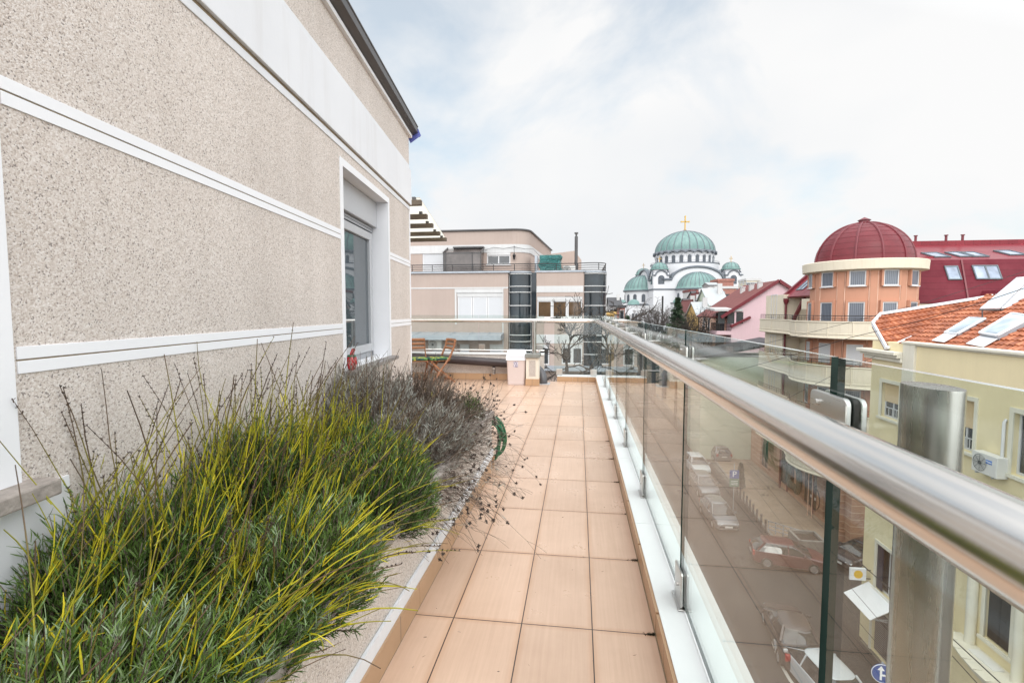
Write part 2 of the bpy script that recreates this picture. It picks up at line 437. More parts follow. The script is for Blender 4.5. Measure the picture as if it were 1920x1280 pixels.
struct(sk.build('kerb_skirting_floor', [m_skirt, m_groove]))
ow = MB().box(-14.0, -6.0, -13.9, 0.575, 9.37, -0.262)
ho_b = thing('terrace_building', 'pale lower storeys of the apartment building under the terrace', 'building', (0, 0, -13.95))
MB().box(-14.0, -6.0, 0.0, 0.575, 9.37, 13.69).build('wall', m_white, ho_b)

# ------------------------------------------------------------------ the apartment house wall
UA = math.atan2(0.9930, -0.1180)
WO = Vector((-1.2413, -0.1475, 0))
house = thing('apartment_house', 'pebbledash penthouse wall with white bands beside the planter', 'house', WO, UA)
UC = 5.57
W1 = (3.47, 4.64, 0.93, 2.37)
W0 = (-1.2, 1.06, 0.93, 2.37)
wm = MB()
wm.holes(-5.0, UC, 0.0, 3.31, [W1, W0], 0.20, 0.0, 0, 1)
wm.shell(-5.0, UC, 0.0, 3.31, 0.0, 5.5, 0)
wm.build('wall', [m_pebble, m_trim], house)
def band(z0, z1, th=0.004, u0=1.185, u1=UC, skip=(3.41, 4.70)):
    b = MB()
    for a, c in ((u0, skip[0]), (skip[1], u1)) if skip else ((u0, u1),):
        b.box(a, -th, z0, c, 0.001, z1)
    return b
for zg in (1.886, 1.2325):
    for a_, c_ in ((1.185, 3.41), (4.70, UC)):
        for z0_, z1_ in ((zg-0.034, zg-0.0022), (zg+0.0022, zg+0.034)):
            band(z0_, z1_, 0.004, a_, c_, None).build('white_band', m_trim, house, bevel=0.001)
        band(zg-0.0022, zg+0.0022, 0.0012, a_, c_, None).build('band_groove', m_groove, house)
band(0.0, 0.40, 0.006, -5.0, UC, None).build('plinth', m_white, house)
b = MB().box(-5, -0.006, 2.487, UC, 0.001, 2.530).box(-5, -0.022, 2.546, UC+0.01, 0.001, 2.935).box(-5, -0.006, 2.95, UC, 0.001, 2.985)
b.build('fascia_band', m_white, house, bevel=0.003)
MB().box(-5, -0.003, 2.530, UC, 0.001, 2.546).box(-5, -0.003, 2.935, UC, 0.001, 2.95).build('fascia_groove', m_groove, house)
b = MB().box(UC-0.035, -0.005, 0.40, UC+0.004, 0.05, 1.19).box(UC-0.035, -0.005, 1.275, UC+0.004, 0.05, 1.845).box(UC-0.035, -0.005, 1.925, UC+0.004, 0.05, 2.48)
b.build('corner_strip', m_trim, house)
# window trim and the window itself
def trim(h, w=0.052, th=0.006):
    a, c, z0, z1 = h
    return MB().box(a-w, -th, z0-0.02, a, 0.002, z1+w).box(c, -th, z0-0.02, c+w, 0.002, z1+w).box(a, -th, z1, c, 0.002, z1+w)
trim(W1).build('window_trim', m_trim, house)
trim(W0, 0.115).build('window_trim', m_trim, house)
MB().box(1.06, -0.007, 0.40, 1.30, 0.001, 0.905).build('white_apron', m_trim, house)
def big_window(h):
    a, c, z0, z1 = h; y = 0.155
    w = MB()
    w.box(a, y, z0, a+0.05, y+0.06, z1-0.24).box(c-0.05, y, z0, c, y+0.06, z1-0.24).box(a, y, z0, c, y+0.06, z0+0.05).box(a, y, z1-0.29, c, y+0.06, z1-0.24)
    fr = w.build('window_frame', m_alu, house, bevel=0.004)
    s = MB()
    s.box(a+0.055, y-0.02, z0+0.055, a+0.115, y+0.03, z1-0.295).box(c-0.115, y-0.02, z0+0.055, c-0.055, y+0.03, z1-0.295)
    s.box(a+0.115, y-0.02, z0+0.055, c-0.115, y+0.03, z0+0.125).box(a+0.115, y-0.02, z1-0.365, c-0.115, y+0.03, z1-0.295)
    s.build('sash', m_alu_w, fr, bevel=0.006)
    MB().box(a+0.116, y+0.006, z0+0.126, c-0.116, y+0.012, z1-0.366).build('pane', m_pane, fr)
    t = MB().box(a, y-0.055, z1-0.235, c, y+0.05, z1-0.002)
    t.build('shutter_box', m_alu_w, house, bevel=0.006)
    t = MB().box(a+0.02, y-0.02, z1-0.262, c-0.02, y+0.01, z1-0.242).box(a+0.02, y-0.02, z1-0.285, c-0.02, y+0.0, z1-0.266)
    t.build('shutter_slat', m_alu, house)
big_window(W1); big_window(W0)
MB().box(W1[0]-0.03, -0.075, 0.895, W1[1]+0.06, 0.19, 0.928).build('window_sill', m_stone, house, bevel=0.004)
sl = MB().box(-1.3, -0.07, 0.885, 1.215, 0.19, 0.928).build('window_sill', m_stone_old, house, bevel=0.006)
# eave and gutter
g = MB()
g.box(-5, -0.03, 3.30, UC+0.05, 0.3, 3.335, 1)
g.prism([(-0.085, 3.37), (-0.085, 3.44), (-0.03, 3.455), (0.4, 3.48), (0.4, 3.34), (-0.02, 3.34)], -5, UC+0.09, 'yz', 0)
g.tube([(-5, -0.082, 3.438), (UC+0.09, -0.082, 3.438)], 0.011, 8, 0)
g.build('eave_gutter', [m_darkmetal, m_trim], house, bevel=0.003)
m_blue = NM('blue_film').bsdf((0.10, 0.12, 0.42), 0.35)
MB().add([(UC+0.09, -0.09, 3.42), (UC+0.115, -0.10, 3.33), (UC+0.10, -0.12, 3.345), (UC+0.10, 0.0, 3.26), (UC+0.092, 0.05, 3.36)], [(0,1,2),(0,2,3,4)]).build('blue_film_scrap', m_blue, house)

# red storage jar on the sill
m_red = paint('red_glaze', (0.50, 0.025, 0.035), 0.18, 0.08, 8, 0.0)
m_greenp = paint('green_glaze', (0.03, 0.12, 0.06), 0.3)
p = WO + Vector((-0.118*3.53+0.993*0.02, 0.993*3.53+0.118*0.02, 0.928))
jar = thing('lidded_jar', 'small round red jar with green collar on the window sill', 'jar', p, 0.4)
MB().lathe([(0,0),(0.022,0),(0.030,0.01),(0.036,0.04),(0.0375,0.07),(0.034,0.088),(0.030,0.096),(0,0.096)], n=28).build('body', m_red, jar)
b = MB().lathe([(0.031,0.094),(0.034,0.10),(0.028,0.108),(0,0.11)], n=24)
for k in range(7):
    t = k*2*math.pi/7
    b.add([(0.030*math.cos(t-0.25), 0.030*math.sin(t-0.25), 0.104), (0.030*math.cos(t+0.25), 0.030*math.sin(t+0.25), 0.104), (0.043*math.cos(t), 0.043*math.sin(t), 0.088)], [(0,1,2),(2,1,0)])
b.build('collar', m_greenp, jar)
MB().tube([(0,0,0.108),(0.003,0,0.125),(0.012,0.004,0.142),(0.018,0.006,0.15)], [0.014,0.012,0.012,0.013], 10).build('lid_knob', m_red, jar)

# ------------------------------------------------------------------ balustrades
GX = 0.452; GT = 0.012
bal = thing('glass_balustrade', 'long frameless glass balustrade with thick steel handrail above the white kerb', 'balustrade', (0, 0, 0))
joints = [-2.79, -1.55, -0.31, 0.92, 2.12, 3.37, 4.61, 5.80, 7.0, 8.2, 9.42]
def glass_panel(par, p0, p1, z0, z1):
    d = (Vector(p1)-Vector(p0)).normalized(); nrm = Vector((-d.y, d.x, 0))*(GT/2)
    a, b = Vector((*p0, 0)), Vector((*p1, 0))
    q = [a+nrm, a-nrm, b-nrm, b+nrm]
    vs = [(*v.xy, z0) for v in q]+[(*v.xy, z1) for v in q]
    mb = MB()
    for f, m in (((0,3,2,1),1), ((4,5,6,7),2), ((0,1,5,4),1), ((1,2,6,5),0), ((2,3,7,6),1), ((3,0,4,7),0)):
        mb.add(vs, [f], m)
    return mb.build('glass_panel', [m_glass, m_gedge, m_gtop], par)
def rr_box(mb, cx, w, h, z0, r=0.012, n=4):
    pts = []
    for qx, qz, a0 in ((w/2-r, h-r, 0), (-w/2+r, h-r, 90), (-w/2+r, r, 180), (w/2-r, r, 270)):
        for i in range(n+1):
            t = R_(a0+90*i/n); pts.append((cx+qx+r*math.cos(t), z0+qz+r*math.sin(t)))
    return pts
for i in range(len(joints)-1):
    glass_panel(bal, (GX, joints[i]+0.012), (GX, joints[i+1]-0.012), 0.125, 1.274)
for j in joints[:-1]:
    c = MB()   # foot clamp on the kerb
    for s_ in (-1, 1):
        pts = rr_box(c, j, 0.13, 0.15, 0.106)
        c.prism([(a, b) for a, b in pts], GX+s_*0.0075, GX+s_*0.0165, 'yz')
    c.box(GX-0.028, j-0.075, 0.1015, GX+0.028, j+0.075, 0.107)
    c.cyl((GX-0.024, j, 0.18), (GX+0.024, j, 0.18), 0.008, n=10)
    c.build('foot_clamp', m_steel_d, bal, bevel=0.0015)
    c = MB()   # plate clamp that carries the rail
    for s_ in (-1, 1):
        pts = rr_box(c, j, 0.125, 0.125, 1.085)
        c.prism(pts, GX+s_*0.0075, GX+s_*0.0165, 'yz')
    c.cyl((GX-0.02, j, 1.15), (0.36, j, 1.15), 0.011, n=10)
    c.cyl((GX-0.022, j+0.03, 1.19), (GX+0.022, j+0.03, 1.19), 0.006, n=10)
    c.build('rail_clamp', m_steel_d, bal, bevel=0.0015)
RR = 0.0385
pts = [(0.345, -3.0, 1.167), (0.345, 0.0, 1.167), (0.345, 2.0, 1.167), (0.345, 5.0, 1.167), (0.345, 9.22, 1.167)]
for k in range(1, 8):
    t = R_(90*k/8); pts.append((0.345-0.20+0.20*math.cos(t), 9.22+0.20*math.sin(t), 1.167))
pts += [(0.145, 9.42, 1.167), (-1.5, 9.42, 1.167), (-3.6, 9.42, 1.167)]
MB().tube(pts, RR, 28).build('handrail', m_steel, bal)
# oval post outside the glass
def oval_post(par, x, y, z0, z1, a=0.06, b=0.03, rot=0.0):
    m = MB().lathe([(0, z0), (1, z0), (1, z1-0.004), (0.985, z1), (0, z1+0.001)], n=40, sx=b, sy=a)
    return m.build('steel_post', m_steel_v, par, loc=(x, y, 0), rot=rot)
oval_post(bal, 0.625, 0.955, -0.35, 1.222, 0.062, 0.036)
MB().box(0.60, 0.93, 0.0, 0.66, 0.98, 0.03).build('post_bracket', m_steel_d, bal)
# end balustrade
bal2 = thing('glass_balustrade', 'short glass balustrade across the far end of the terrace', 'balustrade', (0, 0, 0))
GE = 9.53
glass_panel(bal2, (0.45, GE), (-0.46, GE), 0.125, 1.274)
glass_panel(bal2, (-0.66, GE), (-1.95, GE), 0.60, 1.274)
glass_panel(bal2, (-1.97, GE), (-3.4, GE), 0.60, 1.274)
for x, z in ((0.30, 0.106), (-0.36, 0.106), (-0.75, 0.575), (-1.90, 0.575)):
    c = MB()
    for s_ in (-1, 1):
        c.prism(rr_box(c, x, 0.12, 0.12, z), GE+s_*0.0075, GE+s_*0.0165, 'xz')
    c.build('foot_clamp', m_steel_d, bal2, bevel=0.0015)
MB().tube([(-0.655, 9.52, 0.585), (-3.5, 9.52, 0.585)], 0.009, 8).build('lower_rail', m_steel, bal2)
pp = on_y(1001, 663, 8.92)
MB().cyl((pp.x, 8.93, 0.575), (pp.x, 8.93, 1.17), 0.039, n=24).cyl((pp.x, 8.93, 0.575), (pp.x, 8.93, 0.583), 0.06, n=24).tube([(pp.x, 8.93, 1.12), (pp.x, 9.42, 1.15)], 0.015, 8).build('steel_post', m_steel_v, bal2)

# ------------------------------------------------------------------ low parapet wall, pillar, pipe
par = thing('parapet_wall', 'low pebbledash parapet with white coping behind the folding chairs', 'wall', (0, 9.42, 0))
MB().box(-7, 0.0, 0.0, -0.66, 0.22, 0.50).build('wall', m_pebble, par)
MB().box(-7, -0.02, 0.50, -0.655, 0.20, 0.53).build('coping', m_kerb, par, bevel=0.003)
b = MB()
for x in np.arange(-6.7, -0.7, 0.303): b.box(x+0.002, -0.014, 0.0, x+0.301, 0.001, 0.13)
b.build('skirting', m_skirt, par)
m_pale = paint('cream_render', (0.66, 0.61, 0.53), 0.75, 0.08, 6, 0.2, 80)
m_slate = paint('green_grey_slate', (0.20, 0.205, 0.19), 0.55, 0.2, 20, 0.2, 120)
m_gold_peb = pebble('fine_pebbledash', 0.82)
x0, x1 = on_y(986, 700, 8.78).x, on_y(1010, 700, 8.78).x
pil = thing('corner_pillar', 'squat cream pillar with slate cap carrying the steel post', 'pillar', ((x0+x1)/2, 8.93, 0))
hw = (x1-x0)/2
MB().box(-hw, -0.15, 0.0, hw, 0.15, 0.51).build('shaft', m_pale, pil, bevel=0.006)
MB().box(-hw*0.5, -0.153, 0.17, hw*0.5, -0.14, 0.46).build('pebble_inset', m_gold_peb, pil)
MB().box(-hw-0.008, -0.162, 0.0, -0.001, 0.16, 0.125).box(0.001, -0.162, 0.0, hw+0.008, 0.16, 0.125).build('tile_base', m_skirt, pil, bevel=0.002)
MB().box(-hw-0.018, -0.19, 0.51, hw+0.018, 0.18, 0.575).build('cap', m_slate, pil, bevel=0.004)
m_pipe = paint('brown_plastic_pipe', (0.038, 0.028, 0.030), 0.35, 0.15, 3, 0.0)
m_pipe_g = paint('grey_plastic_pipe', (0.085, 0.085, 0.095), 0.4, 0.15, 3, 0.0)
pipe = thing('drain_pipe', 'thick dark brown pipe lying along the parapet into a grey elbow', 'pipe', (0, 9.28, 0))
def pz(px, py): q = on_y(px, py, 9.28); return (q.x, 0, q.z)
a, c = pz(740, 669), pz(985, 683)
a = (a[0]-2.0, 0, a[2]+0.12)
MB().tube([a, c], 0.082, 20).tube([pz(926, 680), (pz(926, 680)[0], -0.0, pz(926, 700)[2])], 0.03, 12).build('main_run', m_pipe, pipe)
b = MB().cyl(pz(926, 689), pz(926, 692), 0.046, n=14).cyl(pz(926, 693), pz(926, 701), 0.03, n=14)
b.build('drain_stub', m_steel_d, pipe)
e0 = Vector(c)
pts = [e0-Vector((0.1, 0, 0)), e0+Vector((0.0, -0.02, 0))]
ex = pz(1020, 700)[0]
for k in range(1, 9):
    t = R_(90*k/8); pts.append(Vector((e0.x+(ex-e0.x)*math.sin(t), -0.03-0.2*k/8, e0.z-0.24*(1-math.cos(t)))))
pts.append(Vector((ex, -0.23, 0.012)))
MB().tube(pts, 0.075, 18).cyl((ex, -0.23, 0.06), (ex, -0.23, 0.012), 0.082, n=18).build('elbow', m_pipe_g, pipe)
MB().box(ex-0.16, -0.36, 0.0, ex+0.13, -0.1, 0.012).build('drain_plate', m_alu_w, pipe, bevel=0.003)

# ------------------------------------------------------------------ swing-top bin
m_bin = paint('pinkish_plastic', (0.62, 0.53, 0.51), 0.35, 0.03, 3, 0.0)
m_binlid = paint('white_plastic', (0.76, 0.78, 0.83), 0.3, 0.02, 3, 0.0)
q = on_z(967, 722, 0.0)
bn = thing('waste_bin', 'white swing-top bin with sticker standing against the pillar', 'bin', (q.x, q.y+0.14, 0), 0.03)
def rrect(w, d, r, n=5):
    pts = []
    for qx, qy, a0 in ((w/2-r, d/2-r, 0), (-w/2+r, d/2-r, 90), (-w/2+r, -d/2+r, 180), (w/2-r, -d/2+r, 270)):
        for i in range(n+1):
            t = R_(a0+90*i/n); pts.append((qx+r*math.cos(t), qy+r*math.sin(t)))
    return pts
def loft(rings, mb=None, m=0, cap=True, smooth=True):
    mb = mb or MB(); n = len(rings[0]); vs = [p for r in rings for p in r]
    fs = [(i*n+j, i*n+(j+1) % n, (i+1)*n+(j+1) % n, (i+1)*n+j) for i in range(len(rings)-1) for j in range(n)]
    mb.add(vs, fs, m, smooth)
    if cap:
        o = len(mb.v)-len(vs)
        mb.f += [[o+j for j in range(n)][::-1], [o+(len(rings)-1)*n+j for j in range(n)]]; mb.m += [m, m]; mb.s += [False, False]
    return mb
ring = lambda w, d, z, r=0.035: [(x, y, z) for x, y in rrect(w, d, r)]
loft([ring(0.315, 0.235, 0.0), ring(0.32, 0.24, 0.01), ring(0.322, 0.242, 0.05), ring(0.315, 0.236, 0.052), ring(0.35, 0.265, 0.48), ring(0.353, 0.268, 0.485)]).build('body', m_bin, bn, sharp=50)
loft([ring(0.385, 0.29, 0.455, 0.045), ring(0.385, 0.29, 0.51, 0.045), ring(0.375, 0.28, 0.525, 0.045), ring(0.345, 0.20, 0.60, 0.05), ring(0.33, 0.14, 0.635, 0.05), ring(0.30, 0.10, 0.645, 0.045)]).build('lid', m_binlid, bn, sharp=40)
MB().add([(-0.14,-0.1545,0.535),(0.14,-0.1545,0.535),(0.13,-0.098,0.615),(-0.13,-0.098,0.615)], [(0,1,2,3)]).build('flap', m_trim, bn)
m_stick = NM('sticker'); vv = m_stick.co('Object', (60, 60, 60))
m_stick = m_stick.bsdf(m_stick.ramp(m_stick.noise(vv, 1.0, 2.0), [(0.42, (0.06, 0.05, 0.12)), (0.5, (0.45, 0.42, 0.52)), (0.6, (0.75, 0.72, 0.78))]), 0.4)
MB().box(-0.045, -0.1335, 0.33, 0.035, -0.125, 0.435).build('sticker', m_stick, bn)

# ------------------------------------------------------------------ folding chairs with cushions
m_wood = NM('teak_wood'); vv = m_wood.co('Object', (4, 4, 30))
m_wood = m_wood.bsdf(m_wood.ramp(m_wood.noise(vv, 3.0, 5.0), [(0.3, (0.17, 0.062, 0.025)), (0.7, (0.36, 0.16, 0.07))]), 0.45)
m_cush = NM('leaf_print_fabric'); vv = m_cush.co('Object')
n1 = m_cush.n('ShaderNodeTexVoronoi', {'Vector': vv, 'Scale': 22.0}).outputs['Color']
cs = m_cush.n('ShaderNodeSeparateColor', {0: n1}).outputs[0]
m_cush = m_cush.bsdf(m_cush.ramp(cs, [(0.0, (0.012, 0.05, 0.035)), (0.34, (0.02, 0.10, 0.04)), (0.36, (0.10, 0.22, 0.05)), (0.62, (0.03, 0.09, 0.07)), (0.66, (0.55, 0.47, 0.03)), (0.86, (0.45, 0.40, 0.05)), (0.9, (0.03, 0.14, 0.06))], 'CONSTANT'), 0.85)
def chair(loc, rot, label):
    """local: faces -y, x across"""
    t = thing('folding_chair', label, 'chair', loc, rot, 'wooden folding chairs on the terrace')
    for s_ in (-1, 1):
        # back leg line: from front foot up to the back top, bowed
        MB().tube([(s_*0.205, -0.20, 0.0), (s_*0.205, 0.02, 0.30), (s_*0.205, 0.16, 0.48), (s_*0.205, 0.25, 0.68), (s_*0.205, 0.28, 0.82)], 0.021, 4, flat=0.6, smooth=False).build('back_post', m_wood, t)
        MB().bar((s_*0.175, 0.27, 0.0), (s_*0.175, -0.20, 0.41), 0.02, 0.036).build('leg', m_wood, t)
    for k, z in enumerate((0.64, 0.72, 0.80)):
        y = 0.235+0.02*k+0.005
        MB().tube([(-0.2, y, z), (-0.1, y+0.018, z), (0, y+0.024, z), (0.1, y+0.018, z), (0.2, y, z)], 0.027, 4, flat=0.35, smooth=False).build('back_slat', m_wood, t)
    for k in range(6):
        MB().box(-0.19, -0.20+k*0.065, 0.415, 0.19, -0.15+k*0.065, 0.43).build('seat_slat', m_wood, t)
    MB().bar((-0.17, 0.20, 0.06), (0.17, 0.20, 0.06), 0.03, 0.02).bar((-0.2, -0.14, 0.09), (0.2, -0.14, 0.09), 0.03, 0.02).build('stretcher', m_wood, t)
    return t
def cushion(loc, rot, label):
    rs = []
    for z, k in ((0.0, 0.90), (0.012, 1.0), (0.028, 1.0), (0.042, 0.9), (0.048, 0.6)):
        rs.append([(x*k, y*k, z) for x, y in rrect(0.40, 0.39, 0.06)])
    o = loft(rs).build('seat_cushion', m_cush, None, loc, rot, sharp=60)
    return tag(o, label, 'cushion', 'leaf print seat cushions')
fa = on_z(830, 722, 0.0)
ch1 = (fa.x-0.20, 9.0, 0.0); r1 = R_(-52)
chair(ch1, r1, 'teak folding chair facing away from the bin, all of its back in view')
cushion((ch1[0]+0.01*math.cos(r1), ch1[1], 0.431), r1, 'green and yellow leaf print cushion on the chair nearer the bin')
fb = on_z(772, 722, 0.0)
ch2 = (fb.x-0.02, 8.88, 0.0); r2 = R_(28)
chair(ch2, r2, 'teak folding chair half hidden behind the house corner')
cushion((ch2[0], ch2[1], 0.431), r2, 'green and yellow leaf print cushion on the chair behind the house corner')

# ------------------------------------------------------------------ canopy beyond the house corner
m_poly = NM('cream_polycarbonate'); 
q = m_poly
trb = q.n('ShaderNodeBsdfTranslucent', {'Color': (0.78, 0.765, 0.72, 1)}); dfb = q.n('ShaderNodeBsdfDiffuse', {'Color': (0.62, 0.60, 0.55, 1)})
mxb = q.n('ShaderNodeMixShader', {0: 0.88, 1: dfb.outputs[0], 2: trb.outputs[0]}); q.t.links.new(mxb.outputs[0], q.out.inputs['Surface']); m_poly = q.mat
m_beam = paint('brown_beam', (0.10, 0.075, 0.05), 0.6, 0.3, 5)
can = thing('terrace_canopy', 'cream translucent canopy on brown beams past the house corner', 'canopy', (0, 0, 0))
A, B = on_z(787, 370, 3.12), on_z(838, 450, 3.12)
MB().slab([(A.x, A.y, 3.12), (B.x, B.y, 3.12), (B.x-5, B.y, 3.12), (A.x-5, A.y, 3.12)], 0.012).build('roof_panel', m_poly, can)
for k, (px, py) in enumerate(((790, 379), (801, 405), (812, 422), (825, 437), (837, 448))):
    P = on_z(px, py, 3.03)
    MB().box(-6.5, P.y-0.045, 2.98, P.x, P.y+0.045, 3.06).build('beam', m_beam, can, bevel=0.004)
    MB().box(P.x-0.14, P.y-0.03, 3.06, P.x-0.09, P.y+0.03, 3.107).build('bracket', m_darkmetal, can)
MB().box(-6.5, A.y, 2.88, -6.4, B.y+0.3, 2.98).box(-6.5, B.y, 0.0, -6.4, B.y+0.1, 2.88).box(-6.5, A.y, 0.0, -6.4, A.y+0.1, 2.88).build('post', m_beam, can)

# ------------------------------------------------------------------ planter
PX = -0.722
planter = thing('planter_box', 'long pebbledash planter box with white rim along the house wall', 'planter', (0, 0, 0))
def wall_x(y): return WO.x+ (y-WO.y)*(-0.118/0.993)
Y0, Y1 = -1.6, 4.09
pl = MB()
pl.prism([(PX-0.01, Y0), (PX-0.01, Y1), (PX-0.13, Y1), (PX-0.13, Y0)], 0.0, 0.45, 'xy')
pl.prism([(PX-0.13, Y1-0.12), (PX-0.13, Y1), (wall_x(Y1)+0.01, Y1), (wall_x(Y1)+0.01, Y1-0.12)], 0.0, 0.45, 'xy')
pl.build('wall', m_pebble, planter)
rim = MB()
rim.prism([(PX+0.012, Y0), (PX+0.012, Y1+0.02), (PX-0.15, Y1+0.02), (PX-0.15, Y0)], 0.45, 0.497, 'xy')
rim.prism([(PX-0.15, Y1-0.15), (PX-0.15, Y1+0.02), (wall_x(Y1)+0.012, Y1+0.02), (wall_x(Y1)+0.012, Y1-0.15)], 0.45, 0.497, 'xy')
rim.build('rim', m_stone_old, planter, bevel=0.004)
MB().box(PX-0.008, Y0, 0.11, PX+0.004, Y1+0.006, 0.17).box(PX-0.5, Y1-0.001, 0.11, PX, Y1+0.006, 0.17).build('white_strip', m_white, planter)
b = MB()
for y in np.arange(Y0, Y1-0.3, 0.6145): b.box(PX-0.009, y+0.002, 0.0, PX+0.012, min(y+0.6125, Y1+0.01), 0.11)
b.box(PX-0.6, Y1, 0.0, PX+0.012, Y1+0.013, 0.11)
b.build('skirting', m_skirt, planter)
sgrid = MB(); ny, nx = 60, 14; rs = random.Random(4)
vs = []
for j in range(ny+1):
    y = Y0+(Y1-0.1-Y0)*j/ny
    for i in range(nx+1):
        xx = wall_x(y)+0.003+(PX-0.12-wall_x(y)-0.003)*i/nx
        vs.append((xx, y, 0.43+rs.uniform(-0.015, 0.02)))
sgrid.add(vs, [(j*(nx+1)+i, j*(nx+1)+i+1, (j+1)*(nx+1)+i+1, (j+1)*(nx+1)+i) for j in range(ny) for i in range(nx)], 0, True)
sgrid.build('soil', m_soil, planter)

# garden hose looped over the planter end
m_hose = paint('green_hose', (0.008, 0.115, 0.045), 0.3, 0.15, 6, 0.0)
rs = random.Random(9); pts = []
for k in range(0, 200):
    t = k*0.105*2; w = 0.085+0.030*math.sin(k*0.061)+0.008*math.sin(k*0.31)
    pts.append((-0.735+w*math.cos(t), Y1+0.035+0.05*(0.5+0.5*math.sin(k*0.083)), 0.24+(0.15+0.035*math.sin(k*0.05))*math.sin(t)-0.02*math.cos(k*0.11)))
ho = MB().tube(pts, 0.0095, 8).build('garden_hose', m_hose)
tag(ho, 'coiled green garden hose hanging on the planter end', 'hose')
hk = thing('hose_hook', 'small metal hook holding the green hose on the planter end', 'hook', (-0.735, Y1+0.02, 0.385))
MB().tube([(0, -0.02, 0.0), (0, 0.09, -0.01), (0, 0.095, 0.03)], 0.006, 6).build('arm', m_steel_d, hk)
# ------------------------------------------------------------------ plants
def np_mesh(name, V, Fq, tone, mat, parent=None, smooth=True, loc=None):
    """V (n,3), Fq (m,4) quads, tone (n,)"""
    me = bpy.data.meshes.new(name)
    n, m = len(V), len(Fq)
    me.vertices.add(n); me.vertices.foreach_set('co', np.asarray(V, np.float32).ravel())
    me.loops.add(4*m); me.loops.foreach_set('vertex_index', np.asarray(Fq, np.int32).ravel())
    me.polygons.add(m); me.polygons.foreach_set('loop_start', np.arange(0, 4*m, 4, dtype=np.int32))
    me.polygons.foreach_set('use_smooth', np.full(m, smooth))
    me.update(calc_edges=True)
    at = me.attributes.new('tone', 'FLOAT', 'POINT'); at.data.foreach_set('value', np.asarray(tone, np.float32))
    me.materials.append(mat)
    o = bpy.data.objects.new(name, me); COL.objects.link(o)
    if parent: o.parent = parent
    if loc is not None: o.location = loc
    return o
def norm(a): return a/np.maximum(np.linalg.norm(a, axis=-1, keepdims=True), 1e-9)
def blades(P, D, L, W, bend, tone, rng):
    """flat tapering leaves, two segments each"""
    n = len(P); D = norm(D)
    r = rng.normal(size=(n, 3)); S = norm(np.cross(D, r))
    bend = norm(np.cross(S, D))*bend[:, None]
    L = L[:, None]; W = W[:, None]
    mid = P+D*L*0.55+bend*L*0.25; tip = P+D*L*0.97+bend*L
    V = np.stack([P-S*W*0.35, P+S*W*0.35, mid-S*W*0.5, mid+S*W*0.5, tip-S*W*0.12, tip+S*W*0.12], 1).reshape(-1, 3)
    b = np.arange(n)[:, None]*6
    F = np.concatenate([b+np.array([[0, 1, 3, 2]]), b+np.array([[2, 3, 5, 4]])], 1).reshape(-1, 4)
    return V, F, np.repeat(tone, 6)
def strands(P, R, tone, sides=3):
    """P (n,k,3) polylines, R (n,k) radii, tone (n,k)"""
    n, k, _ = P.shape
    T = norm(np.gradient(P, axis=1)); ref = np.zeros_like(T); ref[..., 0] = 1.0; ref[..., 1] = 0.37
    A = norm(np.cross(T, ref)); B = np.cross(T, A)
    an = np.arange(sides)*2*math.pi/sides
    V = P[:, :, None, :]+(A[:, :, None, :]*np.cos(an)[None, None, :, None]+B[:, :, None, :]*np.sin(an)[None, None, :, None])*R[:, :, None, None]
    idx = np.arange(n*k*sides).reshape(n, k, sides)
    a = idx[:, :-1, :]; c = idx[:, 1:, :]
    F = np.stack([a, np.roll(a, -1, 2), np.roll(c, -1, 2), c], -1).reshape(-1, 4)
    return V.reshape(-1, 3), F, np.repeat(tone.reshape(-1), sides)
def join(parts):
    V, F, T, o = [], [], [], 0
    for v, f, t in parts:
        V.append(v); F.append(f+o); T.append(t); o += len(v)
    return np.concatenate(V), np.concatenate(F), np.concatenate(T)

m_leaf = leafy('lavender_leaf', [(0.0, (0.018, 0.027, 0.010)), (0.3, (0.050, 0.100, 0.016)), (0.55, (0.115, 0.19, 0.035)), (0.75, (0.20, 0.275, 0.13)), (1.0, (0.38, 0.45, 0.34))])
m_leaf_grey = leafy('grey_lavender_leaf', [(0.0, (0.05, 0.034, 0.025)), (0.35, (0.15, 0.11, 0.084)), (0.65, (0.27, 0.27, 0.235)), (1.0, (0.47, 0.48, 0.44))])
m_stalk = leafy('lavender_stalk', [(0.0, (0.075, 0.05, 0.035)), (0.3, (0.13, 0.085, 0.05)), (0.5, (0.17, 0.15, 0.02)), (0.75, (0.40, 0.38, 0.02)), (1.0, (0.62, 0.50, 0.03))])
m_dry = leafy('dry_stalk', [(0.0, (0.03, 0.022, 0.018)), (0.4, (0.10, 0.072, 0.055)), (0.75, (0.23, 0.18, 0.15)), (1.0, (0.40, 0.35, 0.31))])
m_seed = leafy('seed_head', [(0.0, (0.022, 0.015, 0.012)), (0.5, (0.06, 0.042, 0.035)), (1.0, (0.13, 0.10, 0.085))])

def shoots(rng, n, c, rad, hgt, lean, front):
    """bases and tips of leafy shoots that fill a leaning mound"""
    th = rng.uniform(0, 2*math.pi, n); r = np.sqrt(rng.uniform(0, 1, n))
    bx = c[0]+0.25*rad[0]*r*np.cos(th); by = c[1]+0.4*rad[1]*r*np.sin(th)
    tx = c[0]+rad[0]*r*np.cos(th); ty = c[1]+rad[1]*r*np.sin(th)
    fill = rng.uniform(0.42, 1.0, n)**0.6
    tz = c[2]+hgt*np.sqrt(np.maximum(0.03, 1-0.9*r**2))*fill*rng.uniform(0.85, 1.08, n)
    tx = tx+lean[0]*(tz-c[2]); ty = ty+lean[1]*(tz-c[2])
    wx = WO.x-(ty-WO.y)*(0.118/0.993)
    tx = np.maximum(tx, wx+0.02); bx = np.maximum(bx, wx+0.06)
    over = np.maximum(0, tx-(PX+0.02))
    tz = tz-over*front
    return np.stack([bx, by, np.full(n, c[2]-0.05)], 1), np.stack([tx, ty, tz], 1)
